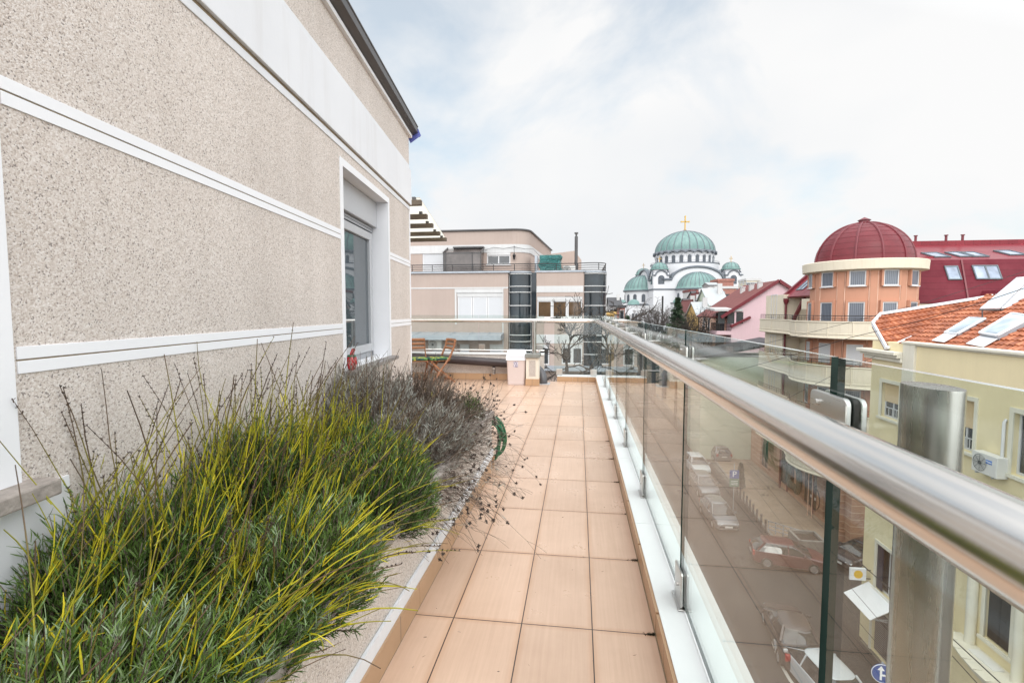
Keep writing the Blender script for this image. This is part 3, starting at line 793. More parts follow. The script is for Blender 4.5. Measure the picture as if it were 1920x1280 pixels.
def lavender(name, label, c, rad, hgt, lean, ns, nk, seed, mat, grey=0.0, stalk_len=(0.25, 0.55), klean=(0.18, 0.22), tones=(0.12, 0.85), leafL=(0.022, 0.04), group='lavender plants in the planter', leafn=26, dry=0.0):
    rng = np.random.default_rng(seed)
    t = thing(name, label, 'plant', (c[0], c[1], c[2]), 0, group)
    O = np.array(c)
    B, T = shoots(rng, ns, c, rad, hgt, lean, 0.9)
    # woody stems
    K = 5; s_ = np.linspace(0, 1, K)[None, :, None]
    mid = (B+T)/2; mid[:, :2] = B[:, :2]*0.35+T[:, :2]*0.65; mid[:, 2] = B[:, 2]*0.55+T[:, 2]*0.45
    P = (1-s_)**2*B[:, None]+2*s_*(1-s_)*mid[:, None]+s_**2*T[:, None]
    P = P+rng.normal(size=P.shape)*0.004
    st = strands(P-O, np.linspace(0.0026, 0.0011, K)[None, :]*np.ones((ns, 1)), np.clip(rng.normal(0.3, 0.16, (ns, 1))+np.linspace(-0.05, 0.25, K)[None, :], 0, 1))
    np_mesh('stem', *st, m_dry, t)
    # leaves round the upper part of every shoot
    n = ns*leafn
    i = np.repeat(np.arange(ns), leafn); u = np.tile(np.linspace(0.35, 1.0, leafn), ns)+rng.uniform(-0.02, 0.02, n)
    u = np.clip(u, 0, 1)[:, None]
    base = (1-u)**2*B[i]+2*u*(1-u)*mid[i]+u**2*T[i]
    ax = norm(2*(1-u)*(mid[i]-B[i])+2*u*(T[i]-mid[i]))
    rd = norm(np.cross(ax, rng.normal(size=(n, 3))))
    D = ax*rng.uniform(0.7, 1.3, (n, 1))+rd*rng.uniform(0.3, 0.85, (n, 1))
    L = rng.uniform(*leafL, n)*(1.12-0.35*np.abs(u[:, 0]-0.8))
    shoot_tone = rng.uniform(0, 1, ns)
    # each shoot has one hue; leaves get paler towards the shoot tip
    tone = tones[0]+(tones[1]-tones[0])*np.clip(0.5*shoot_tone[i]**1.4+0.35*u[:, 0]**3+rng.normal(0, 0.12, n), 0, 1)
    bl = blades(base-O, D, L, rng.uniform(0.0022, 0.0036, n), rng.uniform(-0.1, 0.45, n), np.clip(tone, 0, 1), rng)
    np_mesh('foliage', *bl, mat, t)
    # flower stalks
    if nk:
        j = rng.integers(0, ns, nk); S = T[j]*0.75+B[j]*0.25
        L = rng.uniform(*stalk_len, nk)
        wx = WO.x-(S[:, 1]-WO.y)*(0.118/0.993)
        d = np.stack([klean[0]+rng.normal(0, 0.25, nk)+0.35*np.maximum(0, S[:, 0]-c[0])/max(rad[0], .1), klean[1]+rng.normal(0, 0.25, nk), np.ones(nk)], 1)
        ov = np.clip((S[:, 0]-(PX-0.10))/0.15, 0, 1); d[:, 0] += ov*0.6; d[:, 2] -= ov*0.35; L = L*(1-0.1*ov)
        d = norm(d)
        K = 6; s_ = np.linspace(0, 1, K)
        sag = rng.uniform(-0.02, 0.10, nk)+0.12*ov
        P = S[:, None]+d[:, None]*(L[:, None]*s_[None, :])[..., None]
        side = np.stack([rng.normal(0, 0.06, nk), rng.normal(0, 0.06, nk), -sag], 1)
        P = P+side[:, None]*(s_[None, :, None]**2)*L[:, None, None]*2
        wxx = WO.x-(P[..., 1]-WO.y)*(0.118/0.993)
        P[..., 0] = np.maximum(P[..., 0], wxx+0.012)
        hue = np.clip(rng.normal(0.80-dry, 0.14, (nk, 1)), 0, 1)
        old = (L/stalk_len[1])[:, None]
        tone = np.clip(hue-(s_[None, :]**1.7)*np.clip(old*1.3-0.42, 0.05, 1)*0.85, 0, 1)
        st = [strands(P-O, np.linspace(0.0024, 0.0011, K)[None, :]*rng.uniform(0.8, 1.25, (nk, 1)), tone, 4)]
        # long narrow leaves on the lower half of the stalks
        m = nk*3; jj = np.repeat(np.arange(nk), 3); uu = rng.uniform(0.0, 0.5, m)
        bp = S[jj]+d[jj]*(L[jj]*uu)[:, None]
        st.append(blades(bp-O, d[jj]*1.0+rng.normal(0, 0.28, (m, 3)), rng.uniform(0.03, 0.075, m), rng.uniform(0.0022, 0.0042, m), rng.uniform(-.1, .3, m), np.clip(hue[jj, 0]+rng.normal(0, 0.12, m), 0, 1), rng))
        np_mesh('flower_stalk', *join(st), m_stalk, t)
        # dry whorls of spent flowers near the stalk tips
        sel = np.where((L > stalk_len[0]+0.35*(stalk_len[1]-stalk_len[0])) & (rng.uniform(0, 1, nk) < 0.75))[0]
        wh = []
        for uu in (0.62, 0.76, 0.82, 0.87, 0.91, 0.95, 1.0):
            q = P[sel, 3]*(1-(uu-0.6)/0.4)+P[sel, 5]*((uu-0.6)/0.4) if uu < 1 else P[sel, 5]
            q = q+(P[sel, 4]-(P[sel, 3]+P[sel, 5])/2)*(1-abs(uu-0.8)/0.2 if abs(uu-0.8) < 0.2 else 0)
            for k in range(5):
                n_ = len(sel)
                wh.append(blades(q-O, d[sel]*0.9+rng.normal(0, 0.55, (n_, 3)), rng.uniform(0.005, 0.009, n_), rng.uniform(0.0022, 0.0036, n_), rng.uniform(0, .4, n_), rng.uniform(0.1, 0.9, n_), rng))
        if len(sel) > 30: np_mesh('seed_whorl', *join(wh), m_seed, t)
    return t
PZ = 0.44
GL = dict(leafL=(0.022, 0.038), leafn=36)
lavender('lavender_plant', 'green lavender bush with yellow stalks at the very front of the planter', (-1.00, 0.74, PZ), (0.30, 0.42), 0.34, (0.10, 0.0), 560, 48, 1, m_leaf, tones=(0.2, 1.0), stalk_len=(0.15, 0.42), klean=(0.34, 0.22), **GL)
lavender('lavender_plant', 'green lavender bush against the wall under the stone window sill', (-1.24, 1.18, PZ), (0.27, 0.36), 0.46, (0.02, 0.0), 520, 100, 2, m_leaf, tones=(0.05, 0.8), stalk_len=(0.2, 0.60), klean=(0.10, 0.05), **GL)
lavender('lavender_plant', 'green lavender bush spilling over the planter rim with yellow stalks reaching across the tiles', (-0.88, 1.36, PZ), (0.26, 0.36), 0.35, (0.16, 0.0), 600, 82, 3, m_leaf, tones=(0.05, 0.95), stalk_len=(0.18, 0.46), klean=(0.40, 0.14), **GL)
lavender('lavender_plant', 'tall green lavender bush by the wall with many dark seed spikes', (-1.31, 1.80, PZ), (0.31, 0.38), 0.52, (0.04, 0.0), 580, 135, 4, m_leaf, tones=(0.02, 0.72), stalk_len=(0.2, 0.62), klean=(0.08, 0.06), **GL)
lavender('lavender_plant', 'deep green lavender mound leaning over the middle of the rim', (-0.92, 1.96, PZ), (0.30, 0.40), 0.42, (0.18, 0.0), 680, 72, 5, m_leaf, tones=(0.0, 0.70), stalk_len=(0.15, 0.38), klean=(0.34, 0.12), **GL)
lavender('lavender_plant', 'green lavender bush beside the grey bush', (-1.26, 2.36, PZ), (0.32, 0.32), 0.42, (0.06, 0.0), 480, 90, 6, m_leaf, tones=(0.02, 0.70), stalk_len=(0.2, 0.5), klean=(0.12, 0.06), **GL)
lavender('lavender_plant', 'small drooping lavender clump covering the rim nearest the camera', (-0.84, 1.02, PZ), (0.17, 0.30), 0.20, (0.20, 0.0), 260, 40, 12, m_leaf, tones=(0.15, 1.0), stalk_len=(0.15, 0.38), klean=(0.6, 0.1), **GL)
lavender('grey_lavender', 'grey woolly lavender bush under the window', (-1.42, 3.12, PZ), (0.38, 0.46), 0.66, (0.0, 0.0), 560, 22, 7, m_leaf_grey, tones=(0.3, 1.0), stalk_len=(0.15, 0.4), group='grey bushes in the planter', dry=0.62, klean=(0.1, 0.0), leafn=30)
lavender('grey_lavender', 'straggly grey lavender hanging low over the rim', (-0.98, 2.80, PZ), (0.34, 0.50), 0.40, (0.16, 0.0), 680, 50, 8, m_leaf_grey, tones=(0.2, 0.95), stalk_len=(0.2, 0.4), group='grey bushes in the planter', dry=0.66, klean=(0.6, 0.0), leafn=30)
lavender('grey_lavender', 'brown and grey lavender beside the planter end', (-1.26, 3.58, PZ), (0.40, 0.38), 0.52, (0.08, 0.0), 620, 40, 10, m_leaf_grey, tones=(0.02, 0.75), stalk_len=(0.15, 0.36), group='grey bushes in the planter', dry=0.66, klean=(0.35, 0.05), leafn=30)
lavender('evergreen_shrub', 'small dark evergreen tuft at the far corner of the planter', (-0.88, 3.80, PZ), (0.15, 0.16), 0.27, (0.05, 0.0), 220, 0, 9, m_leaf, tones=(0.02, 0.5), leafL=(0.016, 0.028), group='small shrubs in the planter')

def dry_aster(label, c, n, seed, reach=(0.25, 0.62), out=(0.75, 0.1), spread=0.45, up=0.8):
    rng = np.random.default_rng(seed); O = np.array(c)
    t = thing('dry_aster', label, 'plant', tuple(c), 0, 'dry asters in the planter')
    S = O+np.stack([rng.normal(0, 0.13, n), rng.normal(0, 0.22, n), np.zeros(n)], 1)
    d = np.stack([out[0]+rng.normal(0, spread, n), out[1]+rng.normal(0, spread, n), up+rng.normal(0, 0.25, n)], 1)
    d = norm(d); L = rng.uniform(*reach, n); K = 8; s_ = np.linspace(0, 1, K)
    P = S[:, None]+d[:, None]*(L[:, None]*s_)[..., None]
    P[..., 2] -= (0.55*L[:, None]*s_**2*np.linalg.norm(d[:, :2], axis=1)[:, None]*rng.uniform(0.5, 1.3, (n, 1)))
    P[:, 1:] += rng.normal(0, 0.006, (n, K-1, 3))
    wx = WO.x-(P[..., 1]-WO.y)*(0.118/0.993); P[..., 0] = np.maximum(P[..., 0], wx+0.02)
    parts = [strands(P-O, np.linspace(0.0016, 0.0008, K)[None]*rng.uniform(0.7, 1.2, (n, 1)), np.clip(rng.normal(0.62, 0.25, (n, 1))+0*s_[None], 0, 1))]
    # side twigs
    m = n*2; j = np.repeat(np.arange(n), 2); k = rng.integers(3, K-1, m)
    q = P[j, k]; td = norm(norm(P[j, k+0]-P[j, k-1])+rng.normal(0, 0.45, (m, 3))); tl = rng.uniform(0.04, 0.13, m)
    K2 = 4; s2 = np.linspace(0, 1, K2)
    Q = q[:, None]+td[:, None]*(tl[:, None]*s2)[..., None]; Q[..., 2] -= 0.25*tl[:, None]*s2**2
    parts.append(strands(Q-O, np.full((m, K2), 0.0007), np.clip(rng.normal(0.45, 0.2, (m, 1))+0*s2[None], 0, 1)))
    np_mesh('stem', *join(parts), m_dry, t)
    # grey curled leaves
    m = n*9; j = rng.integers(0, n, m); k = rng.integers(0, 5, m)
    b = blades(P[j, k]-O, rng.normal(0, 1, (m, 3)), rng.uniform(0.015, 0.04, m), rng.uniform(0.002, 0.004, m), rng.uniform(0.2, .9, m), rng.uniform(0.2, 1, m), rng)
    np_mesh('dry_leaf', *b, m_leaf_grey, t)
    # seed heads: small dark rosettes
    tips = np.concatenate([P[:, -1], Q[:, -1]]); keep = rng.uniform(0, 1, len(tips)) < 0.20; tips = tips[keep]
    sd_ = []
    for k in range(16):
        n_ = len(tips)
        sd_.append(blades(tips-O, rng.normal(0, 1, (n_, 3)), rng.uniform(0.007, 0.014, n_), rng.uniform(0.005, 0.008, n_), rng.uniform(-.2, .4, n_), rng.uniform(0, 1, n_), rng))
    np_mesh('seed_head', *join(sd_), m_seed, t)
    return t
dry_aster('dry brown aster arching out over the planter rim with dark seed heads', (-0.93, 3.05, PZ), 300, 21, (0.25, 0.58), (0.75, -0.1))
dry_aster('dry aster tangle at the planter corner with seed heads held up', (-1.02, 3.66, PZ), 330, 22, (0.22, 0.52), (0.40, 0.25), 0.55, 0.95)
dry_aster('thin dry aster stems trailing down the planter face', (-0.86, 2.45, PZ), 190, 23, (0.2, 0.46), (0.9, 0.0), 0.35, 0.3)
dry_aster('dry aster stems standing between the grey bushes and the wall', (-1.40, 3.50, PZ), 170, 24, (0.3, 0.55), (0.3, 0.1), 0.5, 1.0)

# moss in the grout ends and a little litter on the tiles
m_moss = leafy('moss', [(0.0, (0.012, 0.012, 0.008)), (1.0, (0.05, 0.045, 0.02))])
rng = np.random.default_rng(41); mp_ = []
for yk in range(0, 8):
    y_ = 2.03+0.6145*(yk-2)
    n = int(rng.integers(60, 150)) if yk not in (1, 4) else 25
    P = np.stack([0.335-np.abs(rng.normal(0, 0.022, n)), y_+rng.normal(0, 0.004, n), np.zeros(n)], 1)
    mp_.append(blades(P, np.stack([rng.normal(0, .6, n), rng.normal(0, .6, n), np.ones(n)], 1), rng.uniform(.004, .010, n), rng.uniform(.002, .004, n), rng.uniform(0, .5, n), rng.uniform(0, 1, n), rng))
ms = np_mesh('moss', *join(mp_), m_moss)
ms['kind'] = 'stuff'; ms['label'] = 'dark moss in the tile joints along the kerb'; ms['category'] = 'moss'
n = 130; X = rng.uniform(-0.72, 0.33, n); Yy = rng.uniform(1.2, 5.5, n)
b = blades(np.stack([X, Yy, np.full(n, 0.003)], 1), np.stack([rng.normal(0, 1, n), rng.normal(0, 1, n), rng.uniform(0, .12, n)], 1), rng.uniform(.004, .016, n), rng.uniform(.001, .003, n), rng.uniform(-.3, .3, n), rng.uniform(0, 1, n), rng)
lt0 = np_mesh('plant_litter', *b, m_dry)
lt0['kind'] = 'stuff'; lt0['label'] = 'tiny dry plant litter on the beige tiles'; lt0['category'] = 'litter'
n = 700; Yy = rng.uniform(0.2, 4.0, n); X = rng.uniform(-1.2, -0.85, n)
b = blades(np.stack([X, Yy, np.full(n, 0.445)], 1), np.stack([rng.normal(0, 1, n), rng.normal(0, 1, n), rng.uniform(0, .3, n)], 1), rng.uniform(.02, .06, n), rng.uniform(.002, .004, n), rng.uniform(-.3, .3, n), rng.uniform(0, 1, n), rng)
lt0 = np_mesh('dead_leaves', *b, m_leaf_grey)
lt0['kind'] = 'stuff'; lt0['label'] = 'dead leaves lying on the planter soil'; lt0['category'] = 'litter'
# ------------------------------------------------------------------ street level
ZS = -13.95
m_asph = NM('asphalt'); v = m_asph.co()
f = m_asph.noise(v, 0.35, 7.0, 0.65); g = m_asph.noise(v, 40.0, 3.0)
m_asph = m_asph.bsdf(m_asph.mixc(0.25, m_asph.ramp(f, [(0.3, (0.026, 0.024, 0.023)), (0.7, (0.05, 0.046, 0.043))]), m_asph.ramp(g, [(0.3, (0.03, 0.029, 0.028)), (0.7, (0.09, 0.085, 0.08))])), 0.85, 0, m_asph.bump(g, 0.3, 0.01), 0.3)
m_pave = tiles('pavement_slabs', (0.27, 0.205, 0.15), 1.2, 1.2, mortar=(0.20, 0.155, 0.12), gap=0.02, rough=0.7, grain=False, var=0.07)
m_ground = paint('far_ground', (0.13, 0.125, 0.11), 0.9, 0.3, 0.05, 0.0)
m_line = paint('road_paint', (0.62, 0.60, 0.55), 0.7, 0.15, 6, 0.1)
m_kerbst = paint('kerb_stone', (0.22, 0.205, 0.19), 0.8, 0.15, 3, 0.2)
struct(MB().add([(-1500, -300, ZS-0.02), (1500, -300, ZS-0.02), (1500, 2200, ZS-0.02), (-1500, 2200, ZS-0.02)], [(0,1,2,3)]).build('ground', m_ground))
st = MB().add([(0.0, -40, ZS), (13.15, -40, ZS), (13.15, 23.9, ZS), (60, 23.9, ZS), (60, 34.2, ZS), (13.15, 34.2, ZS), (15.2, 140, ZS), (3.2, 140, ZS), (2.0, 30, ZS), (0.6, 9.4, ZS)],
              [(0,1,2,9), (9,2,5,8), (2,3,4,5), (8,5,6,7)])
struct(st.build('street', m_asph))
pv = MB()
pv.prism([(13.15, 34.2), (17.6, 34.2), (17.6, 52), (14.0, 52)], ZS-0.01, ZS+0.14, 'xy')
pv.prism([(14.0, 52), (18.4, 52), (19.8, 140), (15.2, 140)], ZS-0.01, ZS+0.14, 'xy')
struct(pv.build('pavement', m_pave))
kb2 = MB().bar((13.12, 34.0, ZS+0.07), (14.0, 52, ZS+0.07), 0.16, 0.17)
struct(kb2.build('pavement_kerb', m_kerbst))
ln = MB()
pts = [on_z(1452, 1180, ZS), on_z(1450, 1205, ZS), on_z(1462, 1240, ZS), on_z(1480, 1272, ZS), on_z(1500, 1300, ZS)]
for a, b in zip(pts[:-1], pts[1:]): ln.bar(a+Vector((0,0,0.002)), b+Vector((0,0,0.002)), 0.14, 0.006)
struct(ln.build('road_marking', m_line))

# ------------------------------------------------------------------ building helpers
m_wframe = paint('white_window_frame', (0.58, 0.58, 0.59), 0.4, 0.03, 3, 0.0)
m_pane_d = glass_dark('dark_pane', (0.035, 0.04, 0.045), 0.03, 0.9)
m_pane_b = glass_dark('brown_pane', (0.09, 0.055, 0.03), 0.04, 0.6)
m_shut = NM('roller_shutter'); uvv = m_shut.co('UV')
su = m_shut.n('ShaderNodeSeparateXYZ', {0: uvv}).outputs[1]
sw = m_shut.math('FRACT', m_shut.math('MULTIPLY', su, 18.0))
m_shut = m_shut.bsdf((0.50, 0.51, 0.53), 0.5, 0, m_shut.bump(sw, 0.4, 0.01))
m_iron = paint('black_iron', (0.018, 0.017, 0.018), 0.5, 0.2, 5, 0.0)
m_curt = NM('curtain'); cv = m_curt.n('ShaderNodeSeparateXYZ', {0: m_curt.co('UV')}).outputs[0]
m_curt = m_curt.bsdf(m_curt.ramp(m_curt.math('FRACT', m_curt.math('MULTIPLY', cv, 9.0)), [(0.0, (0.05, 0.06, 0.08)), (0.5, (0.16, 0.18, 0.22)), (1.0, (0.06, 0.07, 0.09))]), 0.25, 0, None, 0.8)
def window(par, x, z, w, h, y=0.0, rot=0.0, pane=None, frame=None, fw=0.07, mull=1, sill=True, org=None, shutter=0.0, name='window'):
    """a window centred on x with its bottom at z, face at y looking to local -y; mull = panes across"""
    pane = pane or m_pane_d; frame = frame or m_wframe
    fb = MB()
    fb.box(-w/2, -0.02, 0, -w/2+fw, 0.05, h).box(w/2-fw, -0.02, 0, w/2, 0.05, h).box(-w/2+fw, -0.02, 0, w/2-fw, 0.05, fw).box(-w/2+fw, -0.02, h-fw, w/2-fw, 0.05, h)
    for k in range(1, mull):
        xx = -w/2+w*k/mull; fb.box(xx-fw*0.45, -0.018, fw, xx+fw*0.45, 0.05, h-fw)
    loc = (x, y, z) if org is None else org
    f_ = fb.build(name, frame, par, loc=loc, rot=rot)
    MB().box(-w/2+fw*0.9, 0.012, fw*0.9, w/2-fw*0.9, 0.03, h-fw*0.9).build('pane', pane, f_)
    if shutter: MB().box(-w/2+fw*0.8, -0.012, h-fw*0.5-(h-fw)*shutter, w/2-fw*0.8, 0.008, h-fw*0.5).build('roller_shutter', m_shut, f_)
    if sill: MB().box(-w/2-0.05, -0.10, -0.05, w/2+0.05, 0.02, -0.002).build('sill', frame, f_)
    return f_
def railing(par, pts, z0, z1, n=None, mat=None, r=0.02, bars=2, name='railing', fancy=False):
    """iron railing along a polyline of (x, y)"""
    mb = MB(); P = [Vector((a, b, 0)) for a, b in pts]
    for k in range(bars+1):
        z = z0+(z1-z0)*k/bars if bars else z1
        if k == 0 and z0 == 0: continue
        mb.tube([(p.x, p.y, z) for p in P], r if k == bars else r*0.7, 6)
    seg = [(P[i+1]-P[i]).length for i in range(len(P)-1)]; tot = sum(seg)
    n = n or max(2, int(tot/0.14))
    for k in range(n+1):
        d = tot*k/n; i = 0
        while i < len(seg)-1 and d > seg[i]: d -= seg[i]; i += 1
        q = P[i]+(P[i+1]-P[i])*(d/seg[i] if seg[i] else 0)
        if fancy and k % 4 != 0:
            mb.tube([(q.x, q.y, z0), (q.x, q.y, z1)], r*0.35, 4)
        else: mb.cyl((q.x, q.y, z0-0.02), (q.x, q.y, z1), r*0.8, n=6)
    return mb.build(name, mat or m_iron, par)
def arc(cx, cy, r, a0, a1, n=24): return [(cx+r*math.cos(R_(a0+(a1-a0)*i/n)), cy+r*math.sin(R_(a0+(a1-a0)*i/n))) for i in range(n+1)]

# ------------------------------------------------------------------ the apartment block across the cross street
YB = 28.0
m_pink = paint('pink_beige_render', (0.38, 0.305, 0.268), 0.85, 0.07, 0.8, 0.25, 40, streak=0.18)
m_bwhite = paint('grey_white_render', (0.52, 0.52, 0.52), 0.8, 0.07, 1.0, 0.1, 40, streak=0.2)
m_tglass = glass_dark('tinted_glass', (0.016, 0.024, 0.030), 0.06, 0.45)
m_zinc = paint('zinc_sheet', (0.36, 0.39, 0.43), 0.45, 0.15, 2.0, 0.05, metal=0.3)
blk = thing('apartment_block', 'pinkish apartment block with dark curved glass bays beyond the terrace end', 'building', (0, YB, ZS))
def bl(px, py, Y=YB): q = on_y(px, py, Y); return q.x, q.z-ZS
def bh(px0, px1, py0, py1, Y=YB):
    x0, z1 = bl(px0, py0, Y); x1, z0 = bl(px1, py1, Y); return (x0, x1, z0, z1)
XL, ZT = bl(775, 513); X1, _ = bl(953, 513); X2, _ = bl(1006, 513); X3, _ = bl(1094, 513); X4, _ = bl(1138, 513)
XL = -22.0
hA = bh(857, 943, 549, 602); hB = bh(1007, 1092, 556, 596)
low = [bh(810, 850, 645, 672), bh(862, 880, 645, 675), bh(918, 942, 645, 685)]
rlow = [bh(1010, 1030, 645, 684), bh(1053, 1092, 645, 683)]
fa_ = MB(); fa_.holes(XL, X1, 0, ZT, [hA]+low+[(a, b, c-3.0, d-3.0) for a, b, c, d in [hA]+low], 0.12)
fa_.holes(X2, X3, 0, ZT, [hB]+rlow+[(a, b, c-3.0, d-3.0) for a, b, c, d in rlow], 0.12)
fa_.add([(X1, 0, 0), (X1, 0.6, 0), (X1, 0.6, ZT), (X1, 0, ZT), (X2, 0, 0), (X2, 0.6, 0), (X2, 0.6, ZT), (X2, 0, ZT)], [(0,1,2,3), (4,7,6,5), (1,5,6,2)])
fa_.shell(XL, X4, 0, ZT-0.3, 0.7, 14.0)
fa_.box(X4-0.25, 1.3, 0, X4, 14.0, ZT)
fa_.box(X3-0.02, 0.05, 0, X3+0.05, 0.72, ZT)
fa_.build('wall', m_pink, blk)
def fillwin(h, n, shut, pane, head=0.22):
    a, b, c, d = h
    MB().box(a, 0.02, d-head, b, 0.10, d).build('shutter_box', m_bwhite, blk)
    for k in range(n):
        w = (b-a)/n
        window(blk, a+w*(k+0.5), c, w-0.02, d-c-head, 0.07, pane=pane, shutter=shut if k < 2 or shut < 1 else 0.97, sill=False)
fillwin(hA, 3, 1.0, m_pane_d); fillwin(hB, 3, 0.0, m_pane_b)
for h in low: fillwin(h, 2 if h[1]-h[0] > 0.9 else 1, 0.3, m_pane_d, 0.3)
for h in rlow: fillwin(h, 2 if h[1]-h[0] > 0.9 else 1, 0.12, m_pane_d, 0.1)
b = MB()
_, za = bl(800, 539); _, zb = bl(800, 541.5)
b.box(XL, -0.015, zb, X1, 0.001, za)
_, zc_ = bl(1040, 536); _, zd = bl(1040, 548)
b.box(X2, -0.02, zd, X3, 0.001, zc_)
a0, b0 = bl(856, 540)[0], bl(944, 540)[0]
b.box(a0, -0.025, hA[3], b0, 0.001, bl(900, 541.5)[1]-0.003)
b.box(a0-0.10, -0.03, hA[2]-0.2, a0, 0.001, bl(900, 541.5)[1]-0.003)
b.box(X1-0.35, -0.012, 0, X1-0.28, 0.001, zb)
_, ze = bl(1040, 627); _, zf = bl(1040, 645)
b.box(X2, -0.02, zf+0.05, X3, 0.001, ze)
b.build('white_band', m_bwhite, blk)
MB().box(X2-0.02, -0.12, hB[2]-0.12, X3, 0.1, hB[2]-0.01).build('window_sill', m_bwhite, blk)
_, zg = bl(1040, 685)
MB().box(X2, -0.5, zg-0.25, X4+0.3, 0.05, zg).build('ledge', m_zinc, blk)
# parapet coping
cp_ = MB().box(XL, -0.10, ZT, X1+0.1, 0.35, ZT+0.09).box(X2, -0.05, ZT, X3+0.1, 0.35, ZT+0.09)
cp_.build('coping', m_zinc, blk)
# lower shelf roof on the left
_, z1_ = bl(800, 622); z0_ = bl(800, 637, YB-1.2)[1]; zf_ = bl(800, 628, YB-1.2)[1]; xr, _ = bl(945, 630)
sh = MB().prism([(-1.2, z0_), (-1.2, zf_), (0.05, z1_), (0.05, z0_)], XL, xr, 'yz')
for k in range(16): sh.bar((xr-0.8-k*1.05, -1.2, zf_+0.01), (xr-0.8-k*1.05, 0.05, z1_+0.01), 0.05, 0.03)
sh.build('shelf_roof', m_zinc, blk)
# curved glass bays
def bay(x0, x1, a0, a1, r, cy, cx):
    t = MB(); t.lathe([(r, 0), (r, ZT)], (cx, cy, 0), 20, R_(a0), R_(a1), smooth=True)
    o = t.build('glass_bay', m_tglass, blk)
    m = MB()
    z = ZT
    zz = []
    for py in (513.5, 537, 548, 573, 598, 628, 640, 663, 690): zz.append(bl(1000, py)[1])
    for z in zz+[zz[-1]-0.9*k for k in range(1, 9)]:
        m.tube([(p[0], p[1], z) for p in arc(cx, cy, r+0.02, a0, a1, 14)], 0.026, 6)
    for a in (a0, a1): m.tube([(cx+(r+0.015)*math.cos(R_(a)), cy+(r+0.015)*math.sin(R_(a)), zq) for zq in (0, ZT)], 0.018, 6)
    m.build('mullion', m_bwhite, o)
    return o
xa, xb = bl(955, 513)[0], bl(995, 513)[0]
bay(xa, xb, 180+20, 360-20, (xb-xa)/2/math.cos(R_(20)), 0.35, (xa+xb)/2)
MB().box(xb+0.02, 0.1, 0, X2-0.02, 0.2, ZT).build('glass_bay', m_tglass, blk)
bay(X3, X4, 200, 360, (X4-X3)*0.62, 0.75, X4-(X4-X3)*0.62)
MB().prism([(p[0], p[1]) for p in arc(X4-(X4-X3)*0.62, 0.75, (X4-X3)*0.64, 200, 360, 14)]+[(X4, 2.0), (X3, 2.0)], ZT-0.02, ZT+0.06, 'xy').build('coping', m_zinc, blk)
MB().prism(arc((xa+xb)/2, 0.35, (xb-xa)/2/math.cos(R_(20))+0.03, 200, 340, 14)+[(xb, 0.9), (xa, 0.9)], ZT-0.02, ZT+0.06, 'xy').build('coping', m_zinc, blk)
# roof terrace railing
rp = [(XL, 0.1), (X2-0.6, 0.1), (X2-0.3, 0.25), (X3-0.4, 0.25)]+arc(X4-(X4-X3)*0.62, 0.75, (X4-X3)*0.60, 250, 358, 10)+[(X4-0.03, 3.0), (X4-0.03, 6.0)]
railing(blk, rp, ZT+0.12, ZT+0.50, n=24, mat=m_iron, r=0.025, bars=3)
# penthouse
YP = 30.2
def bp(px, py, Y=YP): q = on_y(px, py, Y); return q.x, q.z-ZS
_, zt = bp(960, 431); _, zw1 = bp(900, 459); _, zw0 = bp(900, 474)
hS = (bp(792, 475)[0], bp(833, 475)[0], ZT+0.02, bp(800, 475)[1]); hW = (bp(913, 480)[0], bp(957, 480)[0], bp(930, 496)[1], bp(930, 471)[1])
dy = YP-YB
ph = MB()
xc = bp(992, 500)[0]
ph.holes(XL, xc-1.0, ZT-0.3, zt, [hS, hW], 0.12, dy)
fp = arc(xc-1.0, dy+1.0, 1.0, 270, 355, 10)+[(xc+0.75, 13.0)]
vs = [(x, y, ZT-0.3) for x, y in fp]+[(x, y, zt) for x, y in fp]; n = len(fp)
ph.add(vs, [(i, i+1, n+i+1, n+i) for i in range(n-1)], 0, True)
ph.add([(XL, dy, zt)]+[(x, y, zt) for x, y in fp]+[(XL, 13, zt)], [list(range(n+2))])
ph.build('penthouse_wall', m_pink, blk)
b = MB(); fp2 = arc(xc-1.0, dy+1.0, 1.03, 270, 355, 10)+[(xc+0.78, 12.9)]
b.box(XL, dy-0.03, zw0, xc-1.0, dy+0.001, zw1)
vs = [(x, y, zw0) for x, y in fp2]+[(x, y, zw1) for x, y in fp2]
b.add(vs, [(i, i+1, n+i+1, n+i) for i in range(n-1)], 0, True)
b.build('white_band', m_bwhite, blk)
b = MB().tube([(XL, dy-0.06, zt+0.02), (xc-1.0, dy-0.06, zt+0.02)]+[(x*1.0, y, zt+0.02) for x, y in arc(xc-1.0, dy+1.0, 1.06, 270, 355, 10)]+[(xc+0.82, 12.9, zt+0.02)], 0.06, 6)
b.build('roof_edge', m_darkmetal, blk)
fillwin_y = dy+0.05
a, b_, c, d = hS; window(blk, (a+b_)/2, c, b_-a, d-c, dy+0.05, shutter=1.0, sill=False)
a, b_, c, d = hW; MB().box(a, dy-0.02, d-0.24, b_, dy+0.08, d).build('shutter_box', m_bwhite, blk)
window(blk, (a+b_)/2, c, b_-a, d-c-0.24, dy+0.05, mull=2)
